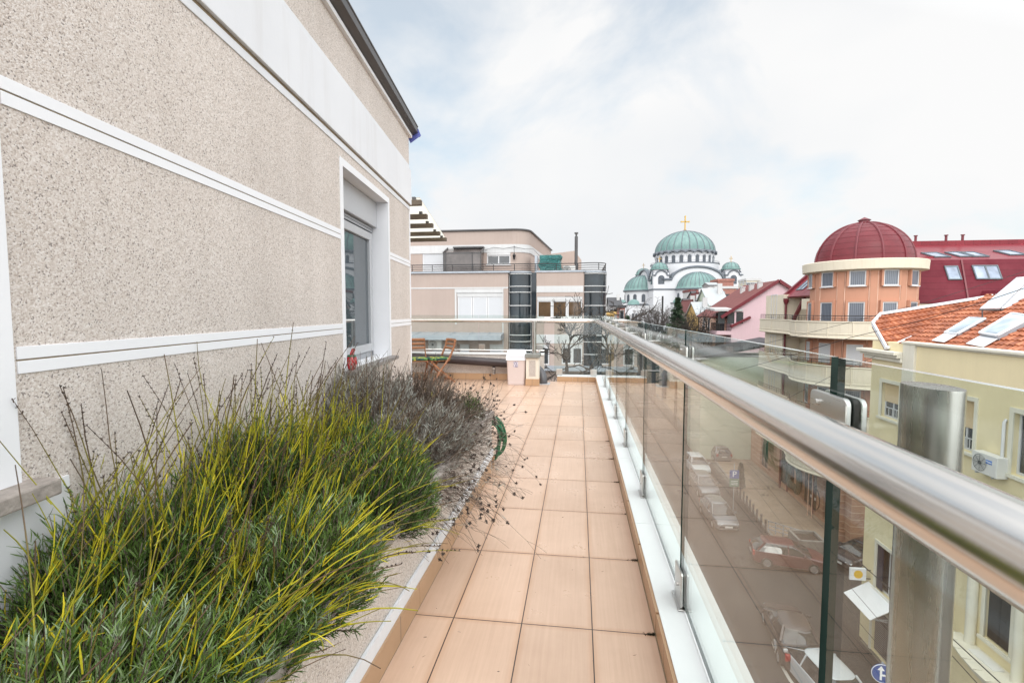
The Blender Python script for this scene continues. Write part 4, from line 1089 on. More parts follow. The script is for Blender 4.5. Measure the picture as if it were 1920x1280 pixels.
# glazed bay on the roof terrace
g0, g1 = bp(840, 490)[0], bp(908, 490)[0]; gz = bp(870, 466)[1]; gm = bp(870, 478)[1]
m_gh = glass_dark('smoked_panel', (0.10, 0.085, 0.08), 0.15, 0.6)
gh = MB(); gh.box(g0+0.05, dy-1.1, ZT, g1-0.05, dy, gm); gh.prism([(dy-1.1, gm), (dy, gz), (dy, gm)], g0+0.02, g1-0.02, 'yz')
go = gh.build('glazed_bay', m_gh, blk)
f_ = MB()
for x in (g0, g0+0.12, g1-0.55, g1-0.02):
    f_.box(x, dy-1.14, ZT, x+0.05, dy-1.09, gm)
f_.box(g0, dy-1.14, gm-0.03, g1+0.03, dy-1.08, gm+0.03)
f_.bar((g0, dy-1.12, gm+0.03), (g0, dy, gz+0.05), 0.06, 0.06).bar((g1, dy-1.12, gm+0.03), (g1, dy, gz+0.05), 0.06, 0.06).box(g0+0.4, dy-0.3, gz, g1, dy, gz+0.09)
f_.build('bay_frame', m_darkmetal, go)
# rear stair block and flue
q0, q1 = on_y(1046, 470, 36), on_y(1090, 505, 36)
MB().prism([(q0.x-1.5, 0), (q1.x, 0), (q1.x, q0.z-ZS-0.7), (q1.x-0.5, on_y(1080, 470, 36).z-ZS), (q0.x-1.5, q0.z-ZS-0.35)], 8.0, 12.5, 'xz').build('stair_block', m_pink, blk)
c0, c1 = on_y(1080, 515, 31), on_y(1080, 436, 31)
fl_ = MB().cyl((c0.x, 3.0, ZT-0.3), (c0.x, 3.0, c1.z-ZS-0.25), 0.10, n=14).cyl((c0.x, 3.0, c1.z-ZS-0.25), (c0.x, 3.0, c1.z-ZS-0.1), 0.06, n=10).cyl((c0.x, 3.0, c1.z-ZS-0.08), (c0.x, 3.0, c1.z-ZS), 0.12, n=12)
fl_.build('flue', m_darkmetal, blk)
MB().box(xc+0.35, dy-0.05, ZT, xc+0.5, dy+1.0, ZT+1.2).build('door', m_zinc, blk)
# tarp covered stack on the roof terrace
rs = random.Random(3); tp = bmesh.new()
t0, t1 = on_y(1011, 481, 29.3), on_y(1052, 513, 29.3)
bmesh.ops.create_grid(tp, x_segments=2, y_segments=2, size=1)
tp.free()
m_tarp = NM('teal_tarp'); vv = m_tarp.co('Object', (1.0, 1.0, 3.0)); f = m_tarp.noise(vv, 3.0, 6.0, 0.7, 1.5)
m_tarp = m_tarp.bsdf(m_tarp.ramp(f, [(0.35, (0.02, 0.10, 0.10)), (0.55, (0.06, 0.25, 0.24)), (0.72, (0.25, 0.46, 0.44))]), 0.35, 0, m_tarp.bump(f, 1.0, 0.25))
wT, hT = (t1.x-t0.x), (t0.z-t1.z)
rings = []
for k in range(9):
    z = hT*k/8; e = 1.0-(0.06 if k == 8 else 0.0); rg = []
    for x, y in rrect(wT*e, 1.1*e, 0.10, 4):
        j = 0.06*math.sin(x*9+z*9)+0.04*math.cos(y*11+x*7+z*15); rg.append((x+j, y-j, z))
    rings.append(rg)
tt = loft(rings).build('tarp_stack', m_tarp, None, ((t0.x+t1.x)/2, 29.3+0.4, ZT+ZS+0.08), 0.0, sharp=60)
tag(tt, 'teal tarp wrapped stack on the roof terrace of the opposite block', 'tarp')
lt = thing('wall_lantern', 'black wall lantern on the penthouse of the opposite block', 'lantern', on_y(964, 487, 30.05))
MB().lathe([(0, 0), (0.05, 0.04), (0.09, 0.25), (0.11, 0.27), (0.03, 0.38), (0, 0.45)], n=8).build('lantern_head', m_iron, lt)
MB().tube([(0, 0, 0.45), (0, 0, 0.85)], 0.012, 5).tube([(0, 0, 0.80), (0, 0.15, 0.82)], 0.02, 5).build('bracket', m_iron, lt)
gw = MB().tube([on_y(x, y, 30.08) for x, y in ((908, 469), (925, 464), (945, 466), (964, 463), (985, 467), (1000, 467), (1012, 480))], 0.012, 4).build('light_cable', m_iron)
tag(gw, 'thin drooping light cable along the penthouse wall', 'cable')
# air conditioners
m_acw = paint('ac_white', (0.66, 0.65, 0.63), 0.45, 0.04, 3, 0.0)
m_acd = paint('ac_grille', (0.10, 0.105, 0.11), 0.5, 0.1, 3, 0.0)
def aircon(label, loc, rot, w=0.8, h=0.55, d=0.3, logo=False):
    t = thing('air_conditioner', label, 'air conditioner', loc, rot, 'air conditioners on the walls')
    MB().box(-w/2, -d, 0, w/2, 0, h).build('casing', m_acw, t, bevel=0.012)
    fx = -w*0.17
    MB().lathe([(0, -0.004), (h*0.40, -0.004), (h*0.42, 0.004)], n=28).build('fan_grille', m_acd, t, loc=(fx, -d-0.002, h/2), rot=(R_(90), 0, 0))
    g = MB()
    for k in range(1, 6):
        rr = h*0.42*k/5.5; g.tube([(fx+rr*math.cos(a), -d-0.012, h/2+rr*math.sin(a)) for a in np.linspace(0, 2*math.pi, 25)], 0.005, 4)
    for k in range(4):
        a = k*math.pi/4; g.bar((fx-h*.42*math.cos(a), -d-0.010, h/2-h*.42*math.sin(a)), (fx+h*.42*math.cos(a), -d-0.010, h/2+h*.42*math.sin(a)), 0.006, 0.006)
    g.cyl((fx, -d-0.018, h/2), (fx, -d-0.004, h/2), h*0.1, n=14)
    g.build('fan_guard', m_acd, t)
    MB().box(w*0.30, -d-0.004, h*0.18, w*0.47, -d*0.3, h*0.75).build('valve_cover', m_acw, t, bevel=0.01)
    MB().box(-w*0.35, -d, -0.05, -w*0.30, 0.02, -0.005).box(w*0.30, -d, -0.05, w*0.35, 0.02, -0.005).build('bracket', m_zinc, t)
    return t
q = on_y(818, 655, YB-0.05)
aircon('white air conditioner under the shelf roof of the opposite block', (q.x, YB-0.01, q.z), 0, 0.8, 0.6)
q = on_y(1064, 505, YP)
aircon('white air conditioner on the roof terrace by the dark flue', (q.x+0.1, YP+0.5, ZT+ZS+0.05), 0, 0.75, 0.55)
# ------------------------------------------------------------------ bare trees and conifer
m_bark = paint('dark_bark', (0.045, 0.036, 0.030), 0.9, 0.3, 8, 0.4, 30)
m_bark_g = paint('grey_bark', (0.105, 0.092, 0.088), 0.9, 0.3, 8, 0.0)
m_needle = leafy('needles', [(0.0, (0.010, 0.022, 0.014)), (0.5, (0.028, 0.055, 0.030)), (1.0, (0.06, 0.09, 0.045))])
def grow(rng, p, d, L, r, depth, out, spread=0.55, kids_=(2, 3), shrink=0.72, grav=0.0, wob=0.10):
    k = 4; pts = [p]; q = p.copy(); dd = d.copy()
    for i in range(k):
        dd = norm(dd+rng.normal(0, wob, 3)+np.array([0, 0, grav])); q = q+dd*L/k; pts.append(q)
    r1 = max(0.012 if r < 0.12 else 0.03, r*(0.66 if depth else 0.5))
    out.append((np.array(pts), np.linspace(r, r1, k+1)))
    if depth == 0: return
    n = int(rng.integers(kids_[0], kids_[1]+1))
    for i in range(n+1):
        j = k if i < n-0 and i < 2 else int(rng.integers(1, k+1))
        nd = norm(dd+rng.normal(0, spread, 3)); 
        grow(rng, pts[j], nd, L*shrink*rng.uniform(0.75, 1.15), max(r1*rng.uniform(0.6, 0.95), 0.01), depth-1, out, spread, kids_, shrink, grav, wob)
def strand_mesh(segs, origin):
    P = np.stack([s[0] for s in segs]); R = np.stack([s[1] for s in segs])
    return strands(P-np.array(origin), R, np.zeros(R.shape), 4)
def bare_tree(label, base, H, seed, depth=5, r=0.14, trunk=0.45, L=None, spread=0.5, kids_=(2, 3), mat=None, group='bare trees', grav=0.04, shrink=0.72):
    rng = np.random.default_rng(seed); t = thing('bare_tree', label, 'tree', tuple(base), 0, group)
    b = np.array(base, float); th = H*trunk
    ks = np.linspace(0, 1, 5)[:, None]
    tp = b+ks*np.array([rng.normal(0, .2), rng.normal(0, .2), th]); tp[1:4] += rng.normal(0, 0.05, (3, 3))
    v, f, tn = strands((tp-b)[None], np.linspace(r*1.3, r, 5)[None], np.zeros((1, 5)), 8)
    np_mesh('trunk', v, f, tn, mat or m_bark, t)
    out = []
    for i in range(4): grow(rng, tp[-1] if i < 2 else tp[-2]+(tp[-1]-tp[-2])*rng.uniform(.3, .9), norm(np.array([rng.normal(0, .55), rng.normal(0, .55), 0.8])), L or H*0.2, r*0.7, depth, out, spread, kids_, shrink, grav)
    np_mesh('branches', *strand_mesh(out, b), mat or m_bark, t)
    return t
# the tree in front of the opposite block: limbs placed where the photograph shows them
YT = 22.0
def tp_(px, py, dy_=0.0): q = on_y(px, py, YT+dy_); return np.array(q)
bt = thing('bare_tree', 'bare tree with a bird nest in front of the opposite block', 'tree', (float(tp_(1064, 700)[0]), YT, ZS), 0, 'bare trees')
O = np.array((float(tp_(1064, 700)[0]), YT, ZS)); rng = np.random.default_rng(77)
tr = np.stack([O, O+(tp_(1062, 720)-O)*0.35, O+(tp_(1062, 720)-O)*0.75, tp_(1062, 712), tp_(1063, 688)])
np_mesh('trunk', *strands((tr-O)[None], np.array([[0.2, 0.16, 0.12, 0.09, 0.085]]), np.zeros((1, 5)), 8), m_bark, bt)
limbs = [[(1063, 688), (1061, 672), (1066, 655), (1069, 640), (1068, 628)], [(1069, 640), (1073, 632), (1078, 629), (1088, 628), (1100, 627)], [(1068, 628), (1062, 622), (1058, 614), (1054, 608), (1050, 603)],
         [(1061, 672), (1055, 666), (1048, 663), (1040, 662), (1030, 660)], [(1063, 688), (1075, 687), (1085, 684), (1095, 688), (1105, 692)], [(1066, 655), (1074, 648), (1080, 641), (1086, 636), (1092, 632)],
         [(1063, 690), (1050, 694), (1042, 700), (1034, 706), (1025, 712)], [(1068, 628), (1072, 620), (1076, 612), (1082, 602), (1086, 592)], [(1100, 627), (1112, 618), (1120, 606), (1128, 598), (1136, 585)],
         [(1105, 692), (1115, 676), (1125, 668), (1140, 664), (1152, 662)], [(1063, 700), (1085, 700), (1110, 690), (1128, 670), (1140, 640)]]
out = []
for i, l in enumerate(limbs):
    p = np.stack([tp_(x, y, 0.6*math.sin(i*2.1)*k/4) for k, (x, y) in enumerate(l)])
    if i in (1, 2, 5, 7): p[0] = p[0]
    out.append((p, np.linspace(0.062 if i in (0,) else 0.042, 0.022, 5)))
    for j in (1, 2, 3, 4, 4):
        d = norm(p[j]-p[j-1])
        for _ in range(2):
            grow(rng, p[j], norm(d+rng.normal(0, 0.55, 3)), 0.42*rng.uniform(0.6, 1.3), 0.016, 2, out, 0.45, (1, 2), 0.75, 0.02, 0.12)
np_mesh('branches', *strand_mesh(out, O), m_bark, bt)
nc = tp_(1062, 668)
nrs = np.random.default_rng(5); n = 260
P0 = nrs.normal(size=(n, 3)); P0 = norm(P0)*np.array([0.17, 0.17, 0.13]); D0 = norm(np.cross(P0, nrs.normal(size=(n, 3))))*0.12
P = np.stack([P0-D0, P0*1.12, P0+D0], 1)
nest = np_mesh('bird_nest', *strands(P, np.full((n, 3), 0.009), np.zeros((n, 3)), 3), m_bark, None, True, tuple(nc))
tag(nest, 'dark round twig nest in the fork of the bare tree', 'nest')
# thin bare limbs over the glass rail
YT2 = 44.0
O = np.array(on_y(1178, 640, YT2)); O[2] = ZS
bt2 = thing('bare_tree', 'bare tree of few crooked branches before the white chapel', 'tree', tuple(O), 0, 'bare trees')
def t2(px, py): return np.array(on_y(px, py, YT2))
tr = np.stack([O, O*0.5+t2(1178, 625)*0.5, t2(1178, 625), t2(1177, 612), t2(1178, 602)])
np_mesh('trunk', *strands((tr-O)[None], np.array([[0.22, 0.18, 0.13, 0.12, 0.11]]), np.zeros((1, 5)), 8), m_bark, bt2)
out = []
for i, l in enumerate([[(1180, 603), (1188, 597), (1195, 592), (1201, 587), (1212, 585)], [(1201, 589), (1210, 589), (1214, 585), (1219, 582), (1222, 581)], [(1222, 581), (1226, 577), (1229, 573), (1231, 569), (1233, 564)], [(1201, 587), (1202, 582), (1204, 576), (1207, 571), (1209, 565)],
                       [(1177, 605), (1174, 598), (1172, 590), (1176, 584), (1180, 579)], [(1212, 585), (1216, 584), (1220, 583), (1221, 585), (1222, 587)]]):
    p = np.stack([t2(*q) for q in l]); out.append((p, np.linspace((0.11, 0.06, 0.045, 0.05, 0.06, 0.04)[i], 0.025, 5)))
    for j in (2, 3, 4): grow(rng, p[j], norm(p[j]-p[j-1]+rng.normal(0, 0.4, 3)*0.3), 0.5, 0.016, 1, out, 0.5, (1, 1), 0.6, 0.0, 0.15)
np_mesh('branches', *strand_mesh(out, O), m_bark, bt2)
for k, (px, py, Y, H, sd_, lb) in enumerate(((1228, 577, 82, 0, 31, 'grey bare tree with a fine round crown before the white church wall'), (1248, 581, 86, 0, 32, 'smaller bare tree beside the fir'), (1302, 596, 70, 0, 33, 'brown bare tree right of the fir tree'), (1206, 597, 78, 0, 36, 'low bare tree left of the round grey tree'), (1316, 604, 62, 0, 37, 'low brown bare tree before the yellow house'))):
    q = on_y(px, py, Y); H = q.z-ZS
    bare_tree(lb, (q.x, Y, ZS), H*1.0, sd_, 5, 0.30, 0.74, 2.1, 0.62, (2, 3), m_bark_g if k not in (2, 4) else m_bark, grav=0.03, shrink=0.70)
def conifer(label, px, py, Y, seed, width):
    q = on_y(px, py, Y); H = q.z-ZS; base = np.array([q.x, Y, ZS]); rng = np.random.default_rng(seed)
    t = thing('fir_tree', label, 'tree', tuple(base))
    np_mesh('trunk', *strands(np.array([[[0, 0, 0], [0, 0, H*0.5], [0, 0, H*0.97]]], float), np.array([[0.22, 0.14, 0.03]]), np.zeros((1, 3)), 8), m_bark, t)
    V = []
    n = 230; zz = H*(1-rng.uniform(0.0, 1, n)**1.25*0.62); aa = rng.uniform(0, 2*math.pi, n); ll = (width*0.5)*np.clip((H-zz)/(H*0.36), 0.06, 1.25)*rng.uniform(0.65, 1.1, n)
    m = 44; i = np.repeat(np.arange(n), m); u = np.tile(np.linspace(0.08, 1, m), n)
    rad = ll[i]*u
    P = np.stack([np.cos(aa[i])*rad, np.sin(aa[i])*rad, zz[i]-0.30*rad+0.10*rad**2/np.maximum(ll[i], .1)], 1)
    ax = np.stack([np.cos(aa[i]), np.sin(aa[i]), np.full(len(i), -0.15)], 1)
    D = ax*0.6+rng.normal(0, 0.7, (len(i), 3))*np.array([1, 1, 0.55])
    b = blades(P, D, rng.uniform(0.18, 0.40, len(i)), rng.uniform(0.05, 0.11, len(i)), rng.uniform(-.1, .2, len(i)), np.clip(rng.uniform(0, 1, n)[i]*0.7+u*0.3, 0, 1), rng)
    np_mesh('crown', *b, m_needle, t)
conifer('dark green fir tree standing before the white church turret', 1271, 559, 66, 3, 5.6)
conifer('small dark evergreen at the foot of the white chapel', 1176, 594, 60, 4, 1.8)

# ------------------------------------------------------------------ the cathedral
YC = 280.0
cc = on_y(1281, 583, YC)
m_marble = paint('white_marble', (0.56, 0.565, 0.585), 0.6, 0.04, 0.06, 0.0)
m_copper = NM('green_copper'); vv = m_copper.co(); f = m_copper.noise(vv, 0.22, 6.0, 0.65); f2 = m_copper.noise(m_copper.co('Object', (1, 1, 0.15)), 0.7, 4.0)
m_copper = m_copper.bsdf(m_copper.mixc(1.0, m_copper.ramp(f, [(0.3, (0.105, 0.195, 0.188)), (0.7, (0.165, 0.27, 0.255))]), m_copper.ramp(f2, [(0.3, (0.78, 0.80, 0.80)), (0.7, (1.1, 1.08, 1.05))]), 'MULTIPLY'), 0.55)
m_cedge = paint('grey_copper_edge', (0.12, 0.135, 0.155), 0.6, 0.15, 0.5, 0.0)
m_goldp = NM('gold').bsdf((0.42, 0.27, 0.07), 0.4, 0.8)
m_cwin = glass_dark('church_window', (0.055, 0.065, 0.08), 0.15, 0.4)
ca = thing('cathedral', 'white domed cathedral with green copper domes and gold cross on the skyline', 'cathedral', (cc.x, YC, ZS), R_(5.44))
kz = 0.2905*1.02
def cz(py): return EYE-ZS+(583-py)*kz
def onion(c, r, z0, h, name='dome', ribs=12, lip=0.5, sub=None, a0=0, a1=2*math.pi):
    prof = [(r+lip, z0-0.5), (r+lip, z0), (r*0.995, z0+0.25)]
    for k in range(1, 15):
        t = math.pi/2*k/14; prof.append((r*math.cos(t), z0+0.25+(h-0.25)*math.sin(t)))
    prof[-1] = (0, z0+h)
    o = MB().lathe(prof, (c[0], c[1], 0), 64 if r > 6 else 32, a0, a1).build(name, m_copper, ca)
    rb = MB()
    for k in range(ribs):
        a = a0+(a1-a0)*(k+0.5)/ribs
        pts = [(c[0]+(r*math.cos(t)+0.05)*math.cos(a), c[1]+(r*math.cos(t)+0.05)*math.sin(a), z0+0.25+(h-0.25)*math.sin(t)+0.03) for t in np.linspace(0.02, 1.45, 12)]
        rb.tube(pts, max(0.10, r*0.014), 5)
    rb.build('rib', m_cedge, o)
    return o
def cross(c, z, h, name='cross'):
    s = h
    m = MB()
    m.lathe([(0, 0), (s*0.10, s*0.04), (s*0.10, s*0.10), (s*0.03, s*0.14), (s*0.03, s*0.2)], n=12)
    m.box(-s*0.035, -s*0.03, s*0.16, s*0.035, s*0.03, s)
    m.box(-s*0.24, -s*0.03, s*0.60, s*0.24, s*0.03, s*0.67)
    for x, zz in ((-0.25, 0.635), (0.25, 0.635), (0, 0.98)):
        m.prism([(x*s-0.06*s, zz*s), (x*s, zz*s+0.06*s), (x*s+0.06*s, zz*s), (x*s, zz*s-0.06*s)], -s*0.035, s*0.035, 'xz')
    return m.build(name, m_goldp, ca, loc=(c[0], c[1], z))
def arch_poly(w, z0, z1, n=16, x=0.0):
    """rectangle with a round head, w wide, springing so that the top is z1"""
    r = w/2; zs = z1-r
    return [(x-r, z0), (x+r, z0)]+[(x+r*math.cos(t), zs+r*math.sin(t)) for t in np.linspace(0, math.pi, n)]
zl_, zdb = cz(481), cz(499.5)
# drum with arched windows
RD = 15.3
MB().lathe([(RD, zdb-1), (RD, zl_), (RD+0.7, zl_+0.4)], (0, 0, 0), 64).build('drum', m_marble, ca)
MB().lathe([(RD+2.4, cz(527)), (RD+2.4, zdb), (RD, zdb+0.05)], (0, 0, 0), 64).build('drum', m_marble, ca)
mm = MB().lathe([(RD+2.2, zdb), (RD+2.7, zdb+0.1), (RD+2.7, zdb+0.5), (RD+2.2, zdb+0.5)], (0, 0, 0), 64)
for k in range(64):
    a = 2*math.pi*k/64; mm.box(0, 0, 0, 0.01, 0.01, 0.01) if False else mm.cyl(((RD+2.4)*math.cos(a), (RD+2.4)*math.sin(a), zdb+0.4), ((RD+2.4)*math.cos(a), (RD+2.4)*math.sin(a), zdb+1.3), 0.05, n=4)
mm.tube([((RD+2.4)*math.cos(a), (RD+2.4)*math.sin(a), zdb+1.3) for a in np.linspace(0, 2*math.pi, 65)], 0.07, 4)
mm.build('gallery_rail', m_cedge, ca)
for k in range(24):
    a = 2*math.pi*(k+0.5)/24
    w_ = MB().prism(arch_poly(1.9, 0.6, zl_-zdb-1.0), -0.05, 0.12, 'xz').build('drum_window', m_cwin, ca, loc=((RD+0.02)*math.cos(a), (RD+0.02)*math.sin(a), zdb), rot=a+math.pi/2)
    h_ = zl_-zdb; wz = np.linspace(0, math.pi, 9)
    MB().tube([(1.35*math.cos(t), -0.05, h_-1.95+1.35*math.sin(t)+0.3) for t in wz], 0.28, 5).build('arch_trim', m_marble, w_)
# scalloped eave under the dome
sc_ = MB(); NS = 24*8; prof = []
vs = []
for k in range(NS):
    a = 2*math.pi*k/NS; up = abs(math.sin(a*12)); 
    for r, z in ((RD+0.3, zl_-0.3+0.9*up), (RD+1.35, zl_-0.1+0.9*up), (RD+1.35, zl_+0.55+0.9*up), (RD+0.1, zl_+1.9)):
        vs.append((r*math.cos(a), r*math.sin(a), z))
sc_.add(vs, [(k*4+j, ((k+1) % NS)*4+j, ((k+1) % NS)*4+j+1, k*4+j+1) for k in range(NS) for j in range(3)], 0, True)
sc_.build('dome_eave', m_cedge, ca)
onion((0, 0), RD+0.3, zl_+1.1, cz(437)-zl_-1.1, 'main_dome', 24, 0.0)
MB().lathe([(1.6, cz(439)-0.8), (1.6, cz(437)), (1.0, cz(437)+0.6), (0, cz(436.5)+0.8)], n=16).build('dome_finial', m_cedge, ca)
cross((0, 0), cz(437), cz(409)-cz(437))
# body
zc0 = cz(545); D_ = 18.0
MB().box(-21.8, -21.8, 0, 21.8, 21.8, zc0).build('nave_wall', m_marble, ca)
MB().box(-22.1, -22.1, zc0-0.6, 22.1, 22.1, zc0+0.1).build('cornice', m_cedge, ca)
def vault(rot):
    zs, w, rise = cz(529), 12.6, cz(508)-cz(529)
    t_ = np.linspace(0, math.pi, 25)
    poly = [(-w-1.5, zc0), (w+1.5, zc0), (w+1.5, zs)]+[(w*math.cos(t), zs+rise*math.sin(t)) for t in t_]+[(-w-1.5, zs)]
    o = MB().prism(poly, -22.0, 0, 'xz').build('vault', m_marble, ca, rot=rot)
    outer = [(w*1.02*math.cos(t), zs+rise*1.02*math.sin(t)) for t in t_]
    tr_ = MB().tube([(w+4.2, -22.2, zs)]+[(x, -22.2, z) for x, z in outer]+[(-w-4.2, -22.2, zs)], 0.62, 6)
    vs = [(x, y, z+0.05) for x, z in outer for y in (-22.6, -3.0)]
    tr_.add(vs, [(2*i, 2*i+1, 2*i+3, 2*i+2) for i in range(24)], 0, True)
    tr_.build('vault_roof', m_cedge, o)
for k in range(4): vault(k*math.pi/2)
def apse(rot):
    o = MB().lathe([(10.2, 0), (10.2, zc0)], (0, -21.8, 0), 32, math.pi, 2*math.pi).build('apse', m_marble, ca, rot=rot)
    d = MB(); r, h = 10.4, cz(517)-zc0; prof = [(r+0.6, zc0-0.4), (r+0.6, zc0+0.1)]
    for k in range(1, 15):
        t = math.pi/2*k/14; prof.append((r*math.cos(t), zc0+0.1+h*math.sin(t)))
    prof[-1] = (0, zc0+h)
    d.lathe(prof, (0, -21.8, 0), 40, math.pi, 2*math.pi)
    dd = d.build('half_dome', m_copper, ca, rot=rot)
    rb = MB()
    for k in range(15):
        a = math.pi+math.pi*(k+0.5)/15
        rb.tube([((r*math.cos(t)+0.05)*math.cos(a), -21.8+(r*math.cos(t)+0.05)*math.sin(a), zc0+0.1+h*math.sin(t)+0.03) for t in np.linspace(0.02, 1.4, 10)], 0.13, 5)
    rb.tube([((r+0.4)*math.cos(a), -21.8+(r+0.4)*math.sin(a), zc0-0.3) for a in np.linspace(math.pi, 2*math.pi, 25)], 0.45, 5)
    rb.build('rib', m_cedge, dd)
    for k in range(7):
        a = math.pi+math.pi*(k+0.5)/7
        MB().prism(arch_poly(1.9, zc0-6.5, zc0-2.2), -0.1, 0.1, 'xz').build('apse_window', m_cwin, o, loc=(10.25*math.cos(a), -21.8+10.25*math.sin(a), 0), rot=a+math.pi/2)
    MB().tube([(10.4*math.cos(a), -21.8+10.4*math.sin(a), zc0-7.6) for a in np.linspace(math.pi, 2*math.pi, 25)], 0.3, 5).build('string_course', m_cedge, o)
for k in range(4): apse(k*math.pi/2)
for sx, sy in ((-1, -1), (1, -1), (-1, 1), (1, 1)):
    c = (sx*D_, sy*D_); zt_, zb_ = cz(499), cz(510.5)
    o = MB().box(c[0]-3.9, c[1]-3.9, zc0, c[0]+3.9, c[1]+3.9, zb_-2.2).lathe([(4.0, zb_-2.3), (4.0, zb_)], (c[0], c[1], 0), 24).build('corner_tower', m_marble, ca)
    for r4 in range(4):
        a = r4*math.pi/2; n_ = Vector((math.sin(a), -math.cos(a), 0)); p_ = Vector((c[0], c[1], 0))+n_*3.92
        MB().prism(arch_poly(3.1, cz(537), cz(522)), -0.12, 0.1, 'xz').build('belfry_window', m_cwin, o, loc=p_, rot=a)
        t_ = np.linspace(0, math.pi, 11)
        MB().tube([(4.6, -0.2, zb_-3.4)]+[(2.9*math.cos(t), -0.2, zb_-3.4+2.4*math.sin(t)) for t in t_]+[(-4.6, -0.2, zb_-3.4)], 0.38, 5).build('arch_trim', m_cedge, o, loc=p_, rot=a)
    onion(c, 4.1, zb_, zt_-zb_, 'tower_dome', 12, 0.6)
    cross(c, zt_-0.2, 3.2)
MB().box(-1.1, -22.25, 0, 1.1, -21.95, 0.1)
# little chapels and turrets in front
def chapel(label, px, ytop, ydome, px0, px1, Y, win=True):
    a, b = on_y(px0, 583, Y), on_y(px1, 583, Y); w = b.x-a.x; c = on_y(px, 583, Y)
    t = thing('chapel', label, 'chapel', (c.x, Y, ZS))
    zt_ = on_y(px, ydome, Y).z-ZS; zz = on_y(px, ytop, Y).z-ZS
    MB().box(a.x-c.x, 0, 0, b.x-c.x, w, zt_).build('wall', m_marble, t)
    MB().box(a.x-c.x-0.2, -0.2, zt_-0.35, b.x-c.x+0.2, w+0.2, zt_-0.003).build('cornice', m_cedge, t)
    r = (zz-zt_)*1.15
    MB().lathe([(r*1.05, zt_), (r*1.05, zt_+0.1)]+[(r*math.cos(q), zt_+0.1+(zz-zt_)*math.sin(q)) for q in np.linspace(0, 1.5, 8)]+[(0, zz)], (0, w/2, 0), 20).build('dome', m_copper, t)
    if win:
        for s_ in (-1, 1): MB().prism(arch_poly(w*0.09, zt_*0.62, zt_*0.62+w*0.36), -0.06, 0.05, 'xz').build('slit_window', m_cwin, t, loc=(s_*w*0.08, 0, 0))
    return t
chapel('white chapel with twin slit windows left of the cathedral', 1190, 561, 571, 1177, 1216, 215)
chapel('white church turret with small grey dome behind the fir tree', 1273, 559, 567, 1262, 1285, 150, False)
chapel('pale turret with small green dome far left of the cathedral', 1168, 562, 567, 1163, 1176, 240, False)
pole = thing('lamp_mast', 'tall dark mast before the white cathedral wall', 'mast', (on_y(1242, 583, 130).x, 130, ZS))
MB().cyl((0, 0, 0), (0, 0, on_y(1242, 555, 130).z-ZS), 0.30, 0.22, n=10).build('shaft', m_iron, pole)

# ------------------------------------------------------------------ houses between here and the cathedral
m_wallA = paint('cream_house', (0.55, 0.50, 0.40), 0.85, 0.1, 0.5, 0.0, streak=0.4)
m_wallB = paint('ochre_house', (0.52, 0.34, 0.12), 0.85, 0.1, 0.5, 0.0, streak=0.3)
m_wallC = paint('white_house', (0.50, 0.495, 0.49), 0.85, 0.06, 0.5, 0.0, streak=0.3)
m_wallD = paint('grey_house', (0.26, 0.25, 0.25), 0.85, 0.1, 0.5, 0.0)
m_wallE = paint('mint_house', (0.46, 0.52, 0.42), 0.85, 0.1, 0.5, 0.0)
m_brick = tiles('red_brick', (0.32, 0.13, 0.10), 0.5, 0.16, mortar=(0.35, 0.28, 0.25), gap=0.02, rough=0.85, coord='UV', grain=False, offset=0.5, var=0.15)
m_redroof = seamed('dark_red_sheet', (0.125, 0.016, 0.026), 30.0, 0.5, 0.62)
m_rooftile = paint('brown_tiles', (0.155, 0.038, 0.034), 0.7, 0.3, 2.0, 0.5, 6)
m_greyroof = paint('pale_metal_roof', (0.36, 0.385, 0.395), 0.5, 0.1, 0.6, 0.0)
m_blackroof = paint('dark_felt_roof', (0.055, 0.055, 0.06), 0.7, 0.2, 0.8, 0.0)
